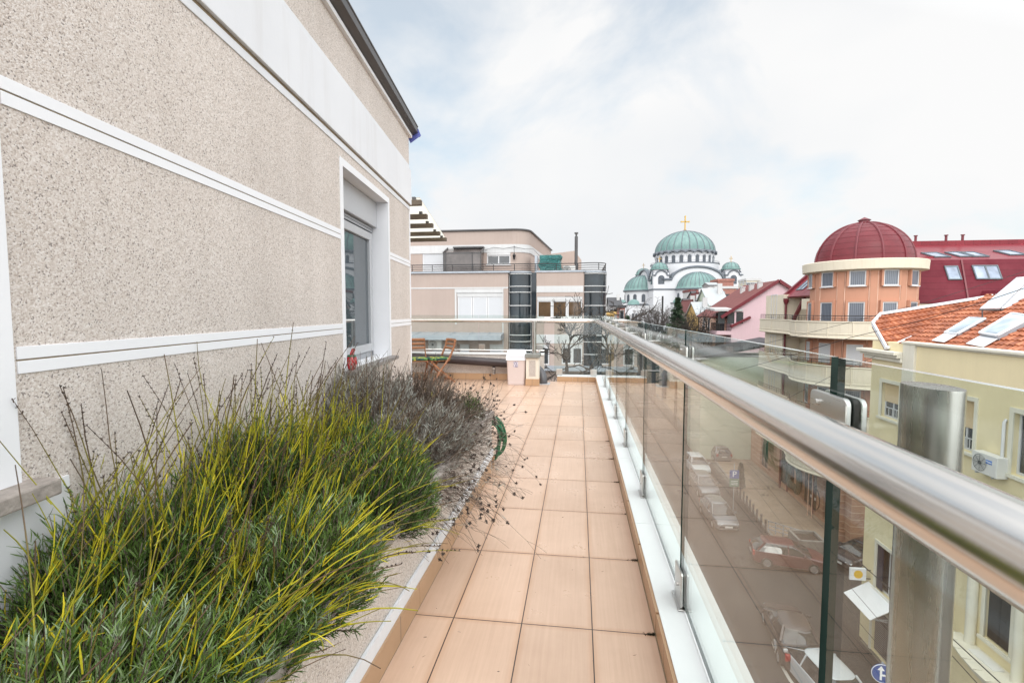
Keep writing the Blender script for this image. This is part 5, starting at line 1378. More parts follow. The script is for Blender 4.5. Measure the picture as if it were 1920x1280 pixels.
def house(label, px0, px1, ytop, Y, dep, wall, roof, kind='flat', rise=1.5, wins=(), over=0.25, name='house', rot=0.0, mats=None):
    a, b = on_y(px0, 583, Y), on_y(px1, 583, Y); w = b.x-a.x; zt_ = on_y((px0+px1)/2, ytop, Y).z-ZS
    t = thing(name, label, 'house', ((a.x+b.x)/2, Y, ZS), rot)
    MB().box(-w/2, 0, 0, w/2, dep, zt_).build('wall', wall, t)
    r = MB()
    if kind == 'flat': r.box(-w/2-over, -over, zt_, w/2+over, dep+over, zt_+0.25+Y*0.003)
    elif kind == 'side':   # ridge along x, slope to the viewer
        r.slab([(-w/2-over, -over-0.2, zt_-0.1), (w/2+over, -over-0.2, zt_-0.1), (w/2+over, dep/2, zt_+rise), (-w/2-over, dep/2, zt_+rise)], 0.15)
        r.slab([(-w/2-over, dep+over, zt_-0.1), (w/2+over, dep+over, zt_-0.1), (w/2+over, dep/2, zt_+rise), (-w/2-over, dep/2, zt_+rise)], 0.15)
        r.prism([(0, zt_), (dep, zt_), (dep/2, zt_+rise-0.12)], -w/2, w/2, 'yz', 1)
    else:                  # gable to the viewer
        r.slab([(-w/2-over, -over, zt_-0.2), (0, -over, zt_+rise), (0, dep+over, zt_+rise), (-w/2-over, dep+over, zt_-0.2)], 0.15)
        r.slab([(w/2+over, -over, zt_-0.2), (0, -over, zt_+rise), (0, dep+over, zt_+rise), (w/2+over, dep+over, zt_-0.2)], 0.15)
        r.prism([(-w/2, zt_), (w/2, zt_), (0, zt_+rise-0.12)], 0, dep, 'xz', 1)
    r.build('roof', [roof, wall], t)
    if kind != 'flat' and Y < 130:
        MB().box(w*0.18, dep*0.3, zt_, w*0.18+0.7, dep*0.3+0.6, zt_+rise+0.7).build('chimney', m_wallC, t)
    if Y < 110:
        MB().tube([(-w*0.46, -0.08, 0), (-w*0.46, -0.08, zt_-0.2)], 0.06, 6).build('rain_pipe', m_iron, t)
        MB().box(-w*0.4, -1.0, zt_-3.2, w*0.1, 0.0, zt_-3.05).build('balcony_slab', m_wallC, t)
        railing(t, [(-w*0.4, -0.02), (-w*0.4, -0.97), (w*0.1, -0.97), (w*0.1, -0.02)], zt_-3.0, zt_-2.2, n=18, r=0.025)
    for px, py, ww, hh in wins:
        q = on_y(px, py, Y); window(t, q.x-(a.x+b.x)/2, q.z-ZS-hh/2, ww, hh, -0.03)
    return t
house('distant pale block at the left edge of the cathedral view', 1140, 1158, 562, 150, 12, m_wallC, m_blackroof, 'flat', wins=[(1147, 569, 1.5, 1.8), (1153, 569, 1.5, 1.8)])
house('distant grey house with dark roof behind the brick annex', 1143, 1165, 572, 120, 10, m_wallD, m_blackroof, 'side', 2.0, wins=[(1151, 584, 2.0, 1.4), (1158, 584, 2.0, 1.4)])
house('small brick annex beside the distant grey house', 1161, 1172, 577, 105, 6, m_brick, m_blackroof, 'flat', wins=[(1166, 590, 0.9, 2.0)])
house('ochre garage low behind the opposite block', 1140, 1152, 590, 62, 4, m_wallB, m_wallB, 'flat')
house('long white house with red roof edge before the cathedral', 1291, 1347, 547, 185, 10, m_wallC, m_rooftile, 'flat', wins=[(1301, 558, 1.6, 3.0)])
house('red brick unfinished storey in front of the cathedral', 1345, 1374, 527, 170, 9, m_brick, m_brick, 'flat')
house('grey concrete rooftop room beside the brick storey', 1328, 1346, 533, 160, 8, m_wallD, m_greyroof, 'side', 0.8)
house('house with brick parapet under the unfinished storey', 1340, 1380, 541, 150, 9, m_brick, m_wallC, 'flat')
house('dark roofed house behind the yellow houses', 1305, 1352, 560, 118, 10, m_wallD, m_blackroof, 'side', 2.0)
house('square brown chimney block on the dark roofs', 1344, 1356, 551, 110, 3, m_wallA, m_wallD, 'flat', wins=[(1350, 557, 1.2, 1.2)])
house('cream house with balconies left of the ochre house', 1291, 1322, 574, 96, 9, m_wallA, m_blackroof, 'side', 1.6, wins=[(1299, 581, 1.1, 1.6), (1308, 581, 1.1, 1.6), (1299, 600, 1.1, 1.8), (1309, 600, 1.1, 1.8)])
house('ochre house with pale roof edge', 1309, 1333, 592, 78, 8, m_wallB, m_greyroof, 'side', 2.2, wins=[(1317, 605, 0.9, 1.9), (1327, 605, 0.9, 1.9)])
house('mint house with pale metal roof next to the pink house', 1331, 1366, 572, 84, 10, m_wallE, m_greyroof, 'side', 3.0, wins=[(1337, 590, 0.9, 1.6), (1350, 590, 0.9, 1.6)])
house('narrow cream house with steep red roof left of the ochre house', 1289, 1306, 585, 88, 8, m_wallA, m_rooftile, 'gable', 2.2, wins=[(1294, 594, 0.9, 1.6), (1301, 594, 0.9, 1.6), (1294, 607, 0.9, 1.8), (1301, 607, 0.9, 1.8)])
house('small house with dark red mansard above the ochre house', 1316, 1340, 566, 104, 8, m_wallC, m_rooftile, 'side', 2.4, wins=[(1321, 574, 1.0, 1.5), (1331, 574, 1.0, 1.5)])
house('yellow gabled house behind the ochre house', 1306, 1320, 572, 100, 8, m_wallB, m_rooftile, 'gable', 2.6, wins=[(1313, 580, 1.1, 1.8)])
house('grey flat roofed house with long window row', 1346, 1382, 556, 125, 9, m_wallD, m_blackroof, 'flat', wins=[(1352, 562, 1.6, 1.2), (1360, 562, 1.6, 1.2), (1368, 562, 1.6, 1.2), (1376, 562, 1.6, 1.2)])
house('far apartment block behind scaffolding', 1398, 1424, 526, 210, 10, m_wallA, m_wallC, 'flat', wins=[(1405, 535, 2.2, 2.0), (1413, 535, 2.2, 2.0)])
sc0 = thing('scaffolding', 'thin scaffolding poles round the far apartment block', 'scaffold', on_y(1392, 583, 200))
b = MB(); o_ = on_y(1392, 583, 200)
for px in (1386, 1392, 1398, 1420, 1428, 1434):
    x = on_y(px, 583, 200).x-o_.x; b.cyl((x, 0, -8), (x, 0, on_y(px, 527, 200).z-o_.z), 0.10, n=4)
for py in (530, 537, 544):
    z = on_y(1400, py, 200).z-o_.z; b.cyl((on_y(1384, 583, 200).x-o_.x, 0, z), (on_y(1436, 583, 200).x-o_.x, 0, z), 0.10, n=4)
b.build('poles', m_zinc, sc0)
rsd = random.Random(11)
for k in range(9):
    px = 1100+k*62+rsd.uniform(-15, 15); w = rsd.uniform(35, 60)
    house(('distant low house on the horizon, ' + ('far left', 'left of the chapel', 'behind the chapel', 'behind the cathedral base', 'below the half dome', 'behind the brick storey', 'past the scaffolding', 'behind the pink gable', 'behind the red mansard')[k]), px-w/2, px+w/2, rsd.uniform(576, 590), 320+rsd.uniform(0, 60), 14, (m_wallA, m_wallC, m_wallD)[k % 3], (m_rooftile, m_blackroof, m_greyroof)[(k+1) % 3], ('side', 'flat')[k % 2], 3.0)
# ------------------------------------------------------------------ the pink gabled house
m_pinkw = paint('lilac_pink_render', (0.60, 0.43, 0.46), 0.85, 0.05, 0.4, 0.1, 30, streak=0.2)
m_peach = paint('peach_render', (0.47, 0.235, 0.155), 0.8, 0.06, 0.7, 0.1, 30, streak=0.15)
m_cream = paint('cream_balcony_render', (0.64, 0.575, 0.46), 0.8, 0.05, 0.8, 0.1, 30, streak=0.3)
m_peach_t = paint('pale_peach_trim', (0.62, 0.40, 0.30), 0.8, 0.04, 2, 0.0)
m_dred = paint('dark_red_trim', (0.14, 0.016, 0.024), 0.45, 0.1, 2, 0.0)
YPK = 62.0
def pk(px, py): q = on_y(px, py, YPK); return q.x, q.z-ZS
xa0, _ = pk(1372, 600); xap, zap = pk(1459, 527); _, zev = pk(1382, 582)
pkh = thing('gabled_house', 'lilac pink house with red pitched roof and blank gable wall', 'house', (xap, YPK, ZS))
hwk = xap-xa0
MB().prism([(-hwk, 0), (hwk, 0), (hwk, zev), (0, zap), (-hwk, zev)], 0, 12, 'xz').build('wall', m_pinkw, pkh)
r = MB()
e = 1.3
sl_ = (zap-zev)/hwk
for s_ in (-1, 1):
    r.slab([(0, -0.25, zap+0.12), (s_*(hwk+e), -0.25, zev-e*sl_+0.12), (s_*(hwk+e), 12.3, zev-e*sl_+0.12), (0, 12.3, zap+0.12)], 0.22)
ro = r.build('roof', m_rooftile, pkh)
b = MB().bar((0, -0.30, zap+0.06), (-hwk-e, -0.30, zev-e*sl_+0.06), 0.12, 0.36).bar((0, -0.30, zap+0.06), (hwk+e, -0.30, zev-e*sl_+0.06), 0.12, 0.36)
b.build('verge_board', m_dred, ro)
for k, (t_, dy_) in enumerate(((0.28, 2.5), (0.36, 4.6), (0.44, 7.0))):
    x = -hwk*t_*0.75; z = zap+sl_*x
    MB().box(x-0.25, dy_, z-0.3, x+0.25, dy_+0.5, z+0.75).box(x-0.30, dy_-0.05, z+0.75, x+0.30, dy_+0.55, z+0.85).build('chimney', m_wallC, ro)
# street side of the pink house: bays, balcony, windows
sp = MB().prism([(-hwk-1.6, 2.0), (-hwk, 2.0), (-hwk, 9), (-hwk-1.6, 9)], 0, zev-1.0, 'xy')
sp.build('street_bay', m_peach_t, pkh)
zb_ = pk(1355, 622)[1]
MB().box(-hwk-1.7, 0.0, zb_-0.35, -hwk, 3.0, zb_+0.1).build('balcony_slab', m_pinkw, pkh)
MB().box(-hwk-1.7, 0, zb_-3.4, -hwk, 3.0, zb_-3.0).build('balcony_slab', m_pinkw, pkh)
railing(pkh, [(-hwk, 0.08), (-hwk-1.62, 0.08), (-hwk-1.62, 2.9)], zb_+0.15, zb_+1.05, n=16, r=0.03)
railing(pkh, [(-hwk, 0.08), (-hwk-1.62, 0.08), (-hwk-1.62, 2.9)], zb_-2.95, zb_-2.1, n=16, r=0.03)
MB().box(-hwk-1.3, 1.95, zb_+0.1, -hwk-0.3, 2.01, zb_+2.3).build('balcony_door', m_pane_d, pkh)
MB().box(-hwk-1.3, 1.95, zb_-2.95, -hwk-0.3, 2.01, zb_-0.7).build('balcony_door', m_pane_d, pkh)
for zq in (zb_-3.0, zb_-0.1):
    for yq in (4.0, 6.5): window(pkh, -hwk-1.6, zq, 1.0, 1.7, rot=-math.pi/2, org=(-hwk-1.62, yq, zq))
MB().slab([(-hwk-2.0, -0.2, zb_+2.75), (-hwk+1.2, -0.2, zb_+2.75), (-hwk+1.2, 4, zb_+3.0), (-hwk-2.0, 4, zb_+3.0)], 0.25).build('porch_roof', m_wallC, pkh)
for x in (-hwk-1.2, -hwk-0.1, -hwk+0.9):
    MB().box(x-0.4, -0.02, zb_+1.0, x+0.4, 0.05, zb_+2.4).build('attic_window', m_pane_d, pkh)
MB().slab([(-hwk-0.2, -0.35, zb_+0.75), (-hwk+2.0, -0.35, zb_+1.9), (-hwk+2.0, 0.1, zb_+1.9), (-hwk-0.2, 0.1, zb_+0.75)], 0.25).build('dormer_edge', m_dred, pkh)
# dark lean-to roof between the pink house and the corner building
lt_ = thing('shed', 'dark sheet roofed shed between the pink house and the corner building', 'shed', on_y(1405, 583, 52)*1.0)
o_ = Vector(on_y(1405, 583, 52)); lt_.location = (o_.x, 52, ZS)
z_ = on_y(1405, 655, 52).z-ZS
MB().box(-4.5, 0, 0, 3.5, 6, z_-0.8).build('wall', m_wallE, lt_)
MB().slab([(-5, -0.3, z_-0.9), (3.5, -0.3, z_+0.9), (3.5, 7, z_+0.9), (-5, 7, z_-0.9)], 0.2).build('roof', m_blackroof, lt_)

# ------------------------------------------------------------------ the corner building with the red dome
TX, TY = 19.98, 38.0
dome_b = thing('corner_building', 'peach corner building with round tower under a dark red ribbed dome', 'building', (TX, TY, ZS))
RT = 3.13
PH = math.degrees(math.atan2(-TY, -TX))          # towards the camera
def zz(py, D=32.3): return EYE-ZS+(583-py)*D/915.0
zcor0, zcor1 = zz(505), zz(488)
slabs = [(-0.5, 0.62), (-3.75, -2.35), (-6.9, -5.55), (-10.0, -8.7)]      # balcony parapets: bottom, top (world z)
MB().lathe([(0.0, 4.0), (RT, 4.0), (RT, zcor0)], n=72).build('tower_wall', m_peach, dome_b)
MB().lathe([(RT, zcor0-0.12), (RT+0.52, zcor0), (RT+0.56, zcor1), (RT+0.50, zcor1+0.04), (RT-0.3, zcor1+0.06)], n=72).build('cornice', m_cream, dome_b)
rd = 2.94; zdb_ = zcor1+0.05; hd = zz(421, 35)-zdb_
prof = [(rd+0.05, zdb_-0.1)]
for k in range(0, 15):
    t = math.pi/2*k/14; prof.append((max(0.0, rd*math.cos(t)), zdb_+hd*math.sin(t)))
prof[-1] = (0, zdb_+hd)
m_reddome = paint('dark_red_dome_sheet', (0.14, 0.020, 0.027), 0.42, 0.22, 1.2, 0.08, 3.0, spec=0.28, streak=0.25)
dm = MB().lathe(prof, n=72).build('dome', m_reddome, dome_b)
rb = MB()
for k in range(12):
    a = R_(PH-8+30*k)
    pts = [(rd*math.cos(t)*math.cos(a), rd*math.cos(t)*math.sin(a), zdb_+hd*math.sin(t)+0.015) for t in np.linspace(0, 1.5, 16)]
    rb.tube(pts, 0.075, 6)
rb.build('rib', m_dred, dm)
rb = MB()
for t in np.linspace(0.14, 1.25, 8):
    r_ = rd*math.cos(t)+0.004; rb.tube([(r_*math.cos(a), r_*math.sin(a), zdb_+hd*math.sin(t)) for a in np.linspace(0, 2*math.pi, 73)], 0.013, 4)
rb.build('sheet_joint', m_dred, dm)
MB().lathe([(0.52, -0.12), (0.50, 0.02), (0.34, 0.05), (0.34, 0.18), (0.42, 0.20), (0.0, 0.42)], n=12).build('finial', m_dred, dm, loc=(0, 0, zdb_+hd))
offs = [-70, -37, -4, 29, 62]
rows = [(zz(536), zz(507), 1.0, True), (0.35-ZS, zz(566), 1.0, True), (-2.25-ZS, zz(646), 1.0, False), (-5.4-ZS, -3.95-ZS+0.0, 1.0, True), (-8.6-ZS, -7.1-ZS, 1.0, True)]
for ri, (z0_, z1_, w_, g_) in enumerate(rows):
    for o in offs:
        a = R_(PH+o); wd = 0.92
        rot = a+math.pi/2
        f_ = window(dome_b, 0, 0, wd, z1_-z0_, rot=rot, org=((RT+0.075)*math.cos(a), (RT+0.075)*math.sin(a), z0_), pane=(m_curt if g_ else m_pane_d), shutter=(0.98 if ri == 2 else 0.0), sill=(ri == 0))
        h_ = z1_-z0_
        t_ = MB().box(-wd/2-0.13, -0.06, -0.02, -wd/2, 0.12, h_+0.11).box(wd/2, -0.06, -0.02, wd/2+0.13, 0.12, h_+0.11).box(-wd/2, -0.06, h_, wd/2, 0.12, h_+0.11)
        t_.build('surround', m_peach, f_)
for o in (-53, -21, 12, 45, 78):
    for d_ in (-4.2, 4.2):
        a = R_(PH+o+d_)
        MB().tube([((RT+0.01)*math.cos(a), (RT+0.01)*math.sin(a), z) for z in (0.3, zcor0-0.1)], 0.035, 5).build('trim_line', m_peach_t, dome_b)
    a0_, a1_ = PH+o-3.6, PH+o+3.6
    p = arc(0, 0, RT+0.05, a0_, a1_, 4); p2 = arc(0, 0, RT-0.1, a1_, a0_, 4)
    MB().prism(p+p2, 4.0, zcor0-0.11, 'xy').build('pilaster', m_peach, dome_b)
# wings: one along the street, one along the cross street
XW = 17.6-TX
_wing_z1 = 2.75-ZS
wl_ = MB()
wl_.box(XW+0.9, 2.0, 4.0, XW+9, 6.0, 2.2-ZS).box(XW-0.45, 6.0, 4.0, XW+9, 9.9, _wing_z1).box(XW+2.6, 2.0, 0.0, XW+9, 14.0, 4.0)
wl_.build('wing_wall', m_cream, dome_b)
wr = MB().box(2.2, -0.6, 0, 24, 10, 1.75-ZS).box(2.2, -0.62, 1.75-ZS, 24, 0.3, 1.9-ZS)
wr.build('wing_wall', m_cream, dome_b)
# mansard over the cross street wing
zm0, zm1, zm2 = 1.9-ZS, zz(487, 34.6), zz(463, 40.5)
mr = MB()
mr.slab([(2.0, -0.75, zm0), (25, -0.75, zm0), (25, 0.75, zm1), (2.0, 0.75, zm1)], 0.12)
mr.slab([(1.0, 0.75, zm1), (25, 0.75, zm1), (25, 6.0, zm2), (1.0, 6.0, zm2)], 0.12, 1)
mr.box(5.5, 5.9, zm2-0.1, 25, 6.6, zm2+0.32, 1)
m_redroof2 = seamed('red_standing_seam', (0.20, 0.028, 0.038), 0.62, 30.0, 0.30)
mo = mr.build('mansard_roof', [m_redroof, m_redroof2], dome_b)
m_vframe = paint('grey_blue_frame', (0.10, 0.12, 0.135), 0.4, 0.05, 3, 0.0)
m_sky_p = glass_dark('skylight_pane', (0.24, 0.29, 0.38), 0.06, 1.0)
def roof_window(par, p, u, v, w, h, t=0.09, name='roof_window', mat=None):
    """p centre, u across, v up the slope"""
    u, v = Vector(u).normalized(), Vector(v).normalized(); n = u.cross(v).normalized()
    if n.z < 0: n = -n
    p = Vector(p); b = MB(); fw = 0.075
    for s_ in (-1, 1):
        b.obox(p+u*s_*(w/2-fw/2)+n*t/2, u*fw/2, v*h/2, n*t/2); b.obox(p+v*s_*(h/2-fw/2)+n*t/2, u*(w/2-fw), v*fw/2, n*t/2)
    f_ = b.build(name, mat or m_vframe, par)
    MB().obox(p+n*t*0.55, u*(w/2-fw), v*(h/2-fw), n*0.01).build('pane', m_sky_p, f_)
    return f_
def mans(px, py):
    q = on_plane(px, py, (TX, TY-0.75, 1.9), Vector((0, -(zm1-zm0), 1.5)).normalized()); return q-Vector((TX, TY, ZS))
vsl = (0, 1.5, zm1-zm0)
for px, py in ((1786, 512), (1838, 511), (1861, 511)):
    roof_window(mo, mans(px, py), (1, 0, 0), vsl, 0.86, 1.12)
def ups(px, py):
    q = on_plane(px, py, (TX, TY+0.75, zm1+ZS), Vector((0, -(zm2-zm1), 5.25)).normalized()); return q-Vector((TX, TY, ZS))
for px, py in ((1754, 479), (1800, 478), (1824, 478), (1893, 475)):
    roof_window(mo, ups(px, py), (1, 0, 0), (0, 5.25, zm2-zm1), 1.1, 1.6, 0.1)
for px in (1707, 1802):
    p0, p1 = mans(px, 488), mans(px+14, 570); MB().bar(p0+Vector((0, -0.04, 0.03)), p1+Vector((0, -0.04, 0.03)), 0.09, 0.06).build('roof_seam', m_dred, mo)
for px in (1716, 1773, 1804): 
    q = on_y(px, 462, TY+6.2)-Vector((TX, TY, ZS)); MB().cyl((q.x, 6.2, zm2), (q.x, 6.2, zm2+0.75), 0.09, n=8).cyl((q.x, 6.2, zm2+0.75), (q.x, 6.2, zm2+0.82), 0.14, n=8).build('vent_pipe', m_dred, mo)
q = mans(1858, 548)
MB().prism([(q.x-0.9, q.z-0.45), (q.x+1.6, q.z-0.45), (q.x+1.3, q.z+0.10), (q.x-0.5, q.z+0.10)], -1.6, 0.3, 'xz').build('dormer', m_redroof, mo)
# mansard over the street wing
zs0, zs1 = 2.55-ZS, 4.75-ZS
sr = MB()
p_ = [Vector((XW-0.2, 6.6, zs0)), Vector((XW-0.2, 1.0, zs0)), Vector((XW+2.1, 1.0, zs1)), Vector((XW+2.1, 6.6, zs1))]
sr.slab(p_, 0.15); sr.slab([(XW+2.1, 1.0, zs1), (XW+2.1, 6.6, zs1), (XW+8, 6.6, zs1+0.6), (XW+8, 1.5, zs1+0.6)], 0.12)
so = sr.build('mansard_roof', m_redroof2, dome_b)
MB().bar(p_[0], p_[3], 0.35, 0.35).bar(p_[3], (XW+8, 6.6, zs1+0.6), 0.25, 0.3).bar((XW+0.3, 3.9, zs0-0.1), (XW+0.3, 5.9, 0.5-ZS), 0.22, 0.22).build('verge_board', m_dred, so)
for y_ in (5.3, 3.3):
    roof_window(so, (XW+0.95, y_, zs0+1.12*(zs1-zs0)/2.3), (0, 1, 0), (2.3, 0, zs1-zs0), 0.62, 1.7, 0.08); roof_window(so, (XW+0.95, y_-0.68, zs0+1.12*(zs1-zs0)/2.3), (0, 1, 0), (2.3, 0, zs1-zs0), 0.62, 1.7, 0.08)
MB().box(XW-0.3, 1.2, 1.5-ZS, XW+1.5, 3.0, 2.3-ZS).build('attic_box', m_cream, dome_b)
# rain pipes and wing windows
MB().tube([(XW-0.30, 5.9, 0.1), (XW-0.30, 5.9, 1.9-ZS)], 0.085, 8).lathe([(0.09, 0), (0.22, 0.25), (0.22, 0.5)], (XW-0.30, 5.9, 1.9-ZS), 10).build('rain_pipe', m_dred, dome_b)
for z_ in (0.7, -2.55, -5.6, -8.6):
    window(dome_b, 0, 0, 1.3, 2.1 if z_ > 0 else 2.2, rot=-math.pi/2, org=(XW-0.46, 8.0, z_-ZS-(0.0 if z_ > 0 else 0.4)), mull=2, sill=False)
    window(dome_b, 0, 0, 1.0, 2.0, rot=-math.pi/2, org=(XW+0.89, 3.6, z_-ZS-0.3), mull=1, sill=False)
# balconies: one parapet runs round the tower and along the wing
def bal_path(r, xoff):
    p = [(XW-xoff+0.15, 10.0), (XW-xoff, 9.6), (XW-xoff, 6.8), (XW-xoff+0.10, 3.6)]
    return p+arc(0, 0, r, 150, 345, 40)
for bi, (z0_, z1_) in enumerate(slabs):
    po = bal_path(RT+1.15, 1.05); pi_ = bal_path(RT+1.0, 0.90)
    n = len(po); m = MB()
    vs = [(x, y, z0_-ZS) for x, y in po]+[(x, y, z1_-ZS) for x, y in po]+[(x, y, z1_-ZS) for x, y in pi_]+[(x, y, z0_-ZS+0.3) for x, y in pi_]
    for i in range(n-1):
        m.add([vs[i], vs[i+1], vs[n+i+1], vs[n+i], vs[2*n+i], vs[2*n+i+1], vs[3*n+i], vs[3*n+i+1]], [(0,1,2,3), (3,2,5,4), (4,5,7,6)], 0)
    fp = [(x, y) for x, y in po]+[(2.0, 2.0), (XW+1.2, 3.0), (XW+1.2, 10.0)]
    m.add([(x, y, z0_-ZS) for x, y in fp], [list(range(len(fp)))[::-1]]); m.add([(x, y, z0_-ZS+0.28) for x, y in fp], [list(range(len(fp)))])
    bo = m.build('balcony', m_cream, dome_b)
    t_ = MB()
    for dz, rr in ((z1_-ZS, 0.05), (z0_-ZS+0.06, 0.07), (z0_-ZS+0.32, 0.03)): t_.tube([(x, y, dz) for x, y in po], rr, 6)
    for i in range(2, n, 4): t_.box(po[i][0]-0.03, po[i][1]-0.03, z0_-ZS+0.1, po[i][0]+0.03, po[i][1]+0.03, z1_-ZS)
    t_.build('parapet_moulding', m_cream, bo)
    railing(bo, bal_path(RT+1.07, 0.97), z1_-ZS+0.06, z1_-ZS+0.42, n=60, r=0.022, fancy=True)
aircon_q = (TX+XW+0.6, TY+3.2, 0.0)
MB().box(XW+0.86, 2.8, 1.1-ZS, XW+0.95, 3.6, 2.0-ZS).build('vent_panel', m_wframe, dome_b)
# ground floor: banded stone, shop windows, round column
m_terra = NM('banded_stone'); uvv = m_terra.n('ShaderNodeSeparateXYZ', {0: m_terra.co()}).outputs[2]
fr_ = m_terra.math('FRACT', m_terra.math('MULTIPLY', uvv, 2.2)); li_ = m_terra.math('LESS_THAN', fr_, 0.07)
m_terra = m_terra.bsdf(m_terra.mixc(li_, m_terra.ramp(m_terra.noise(m_terra.co(), 1.5, 5), [(0.3, (0.33, 0.17, 0.105)), (0.7, (0.44, 0.25, 0.165))]), (0.60, 0.45, 0.34)), 0.7)
gf = MB()
gf.holes(-1.5, 17.0, 0.0, 4.0, [(1.2, 3.0, 0.5, 3.3), (5.6, 8.6, 0.4, 3.3), (10.2, 12.4, 0.4, 3.2), (13.4, 15.6, 0.4, 3.2)], 0.25, 0.0)
gf.shell(-1.5, 17.0, 0, 4.0, 0, 2.6)
MB().add([(x*0+17.6-TX+y, 37.0-TY+13.5-x, z) for x, y, z in gf.v], gf.f).build('shop_floor_wall', m_terra, dome_b)
for a, c in ((1.2, 3.0), (5.6, 8.6), (10.2, 12.4), (13.4, 15.6)):
    yy = 37.0-TY+13.5-(a+c)/2
    window(dome_b, 0, 0, c-a, 2.85, rot=-math.pi/2, org=(17.6-TX+0.15, yy, 0.45), mull=max(2, int((c-a)/0.8)), frame=m_iron, sill=False, name='shop_window')
colp = on_z(1573, 1006, ZS+0.1)
MB().lathe([(0.62, 0), (0.62, 0.75), (0.48, 0.76), (0.48, 4.2)], (colp.x-TX, colp.y-TY, 0), 28).build('round_column', [m_terra], dome_b)
for y_ in (0.5, 5.0): MB().tube([(17.6-TX-0.08, y_, 0.1), (17.6-TX-0.08, y_, 4.2)], 0.07, 8).build('rain_pipe', m_dred, dome_b)
# belly shaped iron balcony low on the tower
bc = on_y(1606, 962, 35.0); bx, by, bz = bc.x-TX, 35.0-TY, bc.z-ZS
bb = MB().lathe([(0.0, -0.18), (0.7, -0.15), (1.0, 0.0), (1.0, 0.10), (0, 0.10)], (bx, by, bz), 24, R_(120), R_(350)).build('small_balcony', m_cream, dome_b)
b = MB()
for k in range(15):
    a = R_(120+230*k/14); b.tube([(bx+0.96*math.cos(a)*s_, by+0.96*math.sin(a)*s_, bz+z_) for s_, z_ in ((1, .1), (1.12, .3), (1.1, .5), (0.97, .75), (1.0, 1.0))], 0.018, 4)
for z_, r_ in ((0.15, 0.97), (1.0, 0.97), (0.75, 0.95)): b.tube([(bx+r_*math.cos(R_(t)), by+r_*math.sin(R_(t)), bz+z_) for t in np.linspace(120, 350, 24)], 0.025, 5)
b.build('railing', m_iron, bb)
sg = thing('round_sign', 'round dark sign with two light dots on the shop wall', 'sign', on_x(1526, 932, 17.58), -math.pi/2)
MB().lathe([(0, -0.06), (0.85, -0.06), (0.9, 0.0), (0.9, 0.05)], n=32, sy=1.0).build('disc', m_iron, sg, rot=(R_(90), 0, 0))
MB().box(-0.4, -0.075, -0.1, -0.2, -0.062, 0.1).box(0.25, -0.075, -0.1, 0.45, -0.062, 0.1).build('emblem', m_wframe, sg)
m_gsign = paint('dark_green_sign', (0.012, 0.05, 0.045), 0.4, 0.1, 3, 0.0)
q = on_x(1492, 895, 17.5)
sg = thing('arch_sign', 'dark green arched sign above the shop door', 'sign', q, -math.pi/2)
MB().tube([(1.0*math.cos(t), -0.15, 1.25*math.sin(t)) for t in np.linspace(-0.9, math.pi+0.9, 24)], 0.22, 8).build('arch', m_gsign, sg)
MB().box(-0.75, -0.25, -0.9, 0.75, -0.1, -0.45).build('board', m_gsign, sg)

# ------------------------------------------------------------------ the yellow house with the orange roof
XY = 13.3; YO = 24.2
m_yel = paint('yellow_render', (0.74, 0.64, 0.41), 0.85, 0.07, 0.6, 0.35, 45, streak=0.1)
m_ytrim = paint('cream_trim', (0.68, 0.65, 0.55), 0.8, 0.05, 2, 0.1, 30, streak=0.2)
ye = thing('yellow_house', 'pale yellow rendered house with orange tiled roof across the street', 'house', (XY, YO, ZS), -math.pi/2)
def yl(px, py): q = on_x(px, py, XY); return YO-q.y, q.z-ZS
EZ = 0.02-ZS
Hs = [(0.85, 2.05, -3.25-ZS, -1.75-ZS), (0.85, 2.05, -7.4-ZS, -5.4-ZS), (1.05, 2.40, -11.0-ZS, -8.95-ZS), (4.95, 5.95, -3.45-ZS, -1.7-ZS), (4.95, 5.95, -7.4-ZS, -5.4-ZS), (7.45, 8.6, -3.65-ZS, -1.75-ZS), (6.85, 7.8, -9.3-ZS, -7.35-ZS), (4.3, 5.4, -10.6-ZS, -8.6-ZS), (9.5, 10.6, -9.3-ZS, -7.4-ZS)]
dr = (0.95, 2.35, 0.05, 2.15)
m_ = MB()
m_.holes(0, 16, 0, EZ, Hs+[dr], 0.22)
m_.shell(0, 16, 0, EZ, 0, 12)
m_.build('wall', m_yel, ye)
b = MB()
b.box(2.25, -0.10, 0, 2.95, 0.05, EZ)          # pilaster
b.box(-0.45, -0.30, EZ-0.62, 2.25, 0.3, EZ-0.50).box(-0.52, -0.42, EZ-0.50, 2.25, 0.3, EZ-0.36).box(-0.35, -0.16, EZ-0.80, 2.25, 0.2, EZ-0.62)
b.box(2.2, -0.14, EZ, 16.2, 0.35, EZ+0.10).box(2.2, -0.06, EZ-0.06, 16.2, 0.0, EZ)
b.build('cornice', m_ytrim, ye, bevel=0.02)
m_cshut = NM('cream_blind'); su = m_cshut.n('ShaderNodeSeparateXYZ', {0: m_cshut.co('UV')}).outputs[1]
m_cshut = m_cshut.bsdf((0.62, 0.47, 0.28), 0.6, 0, m_cshut.bump(m_cshut.math('FRACT', m_cshut.math('MULTIPLY', su, 16.0)), 0.5, 0.015))
m_navy = paint('navy_shutter', (0.018, 0.02, 0.045), 0.5, 0.1, 3, 0.0)
m_blk = paint('black_shutter', (0.022, 0.025, 0.028), 0.5, 0.1, 3, 0.0)
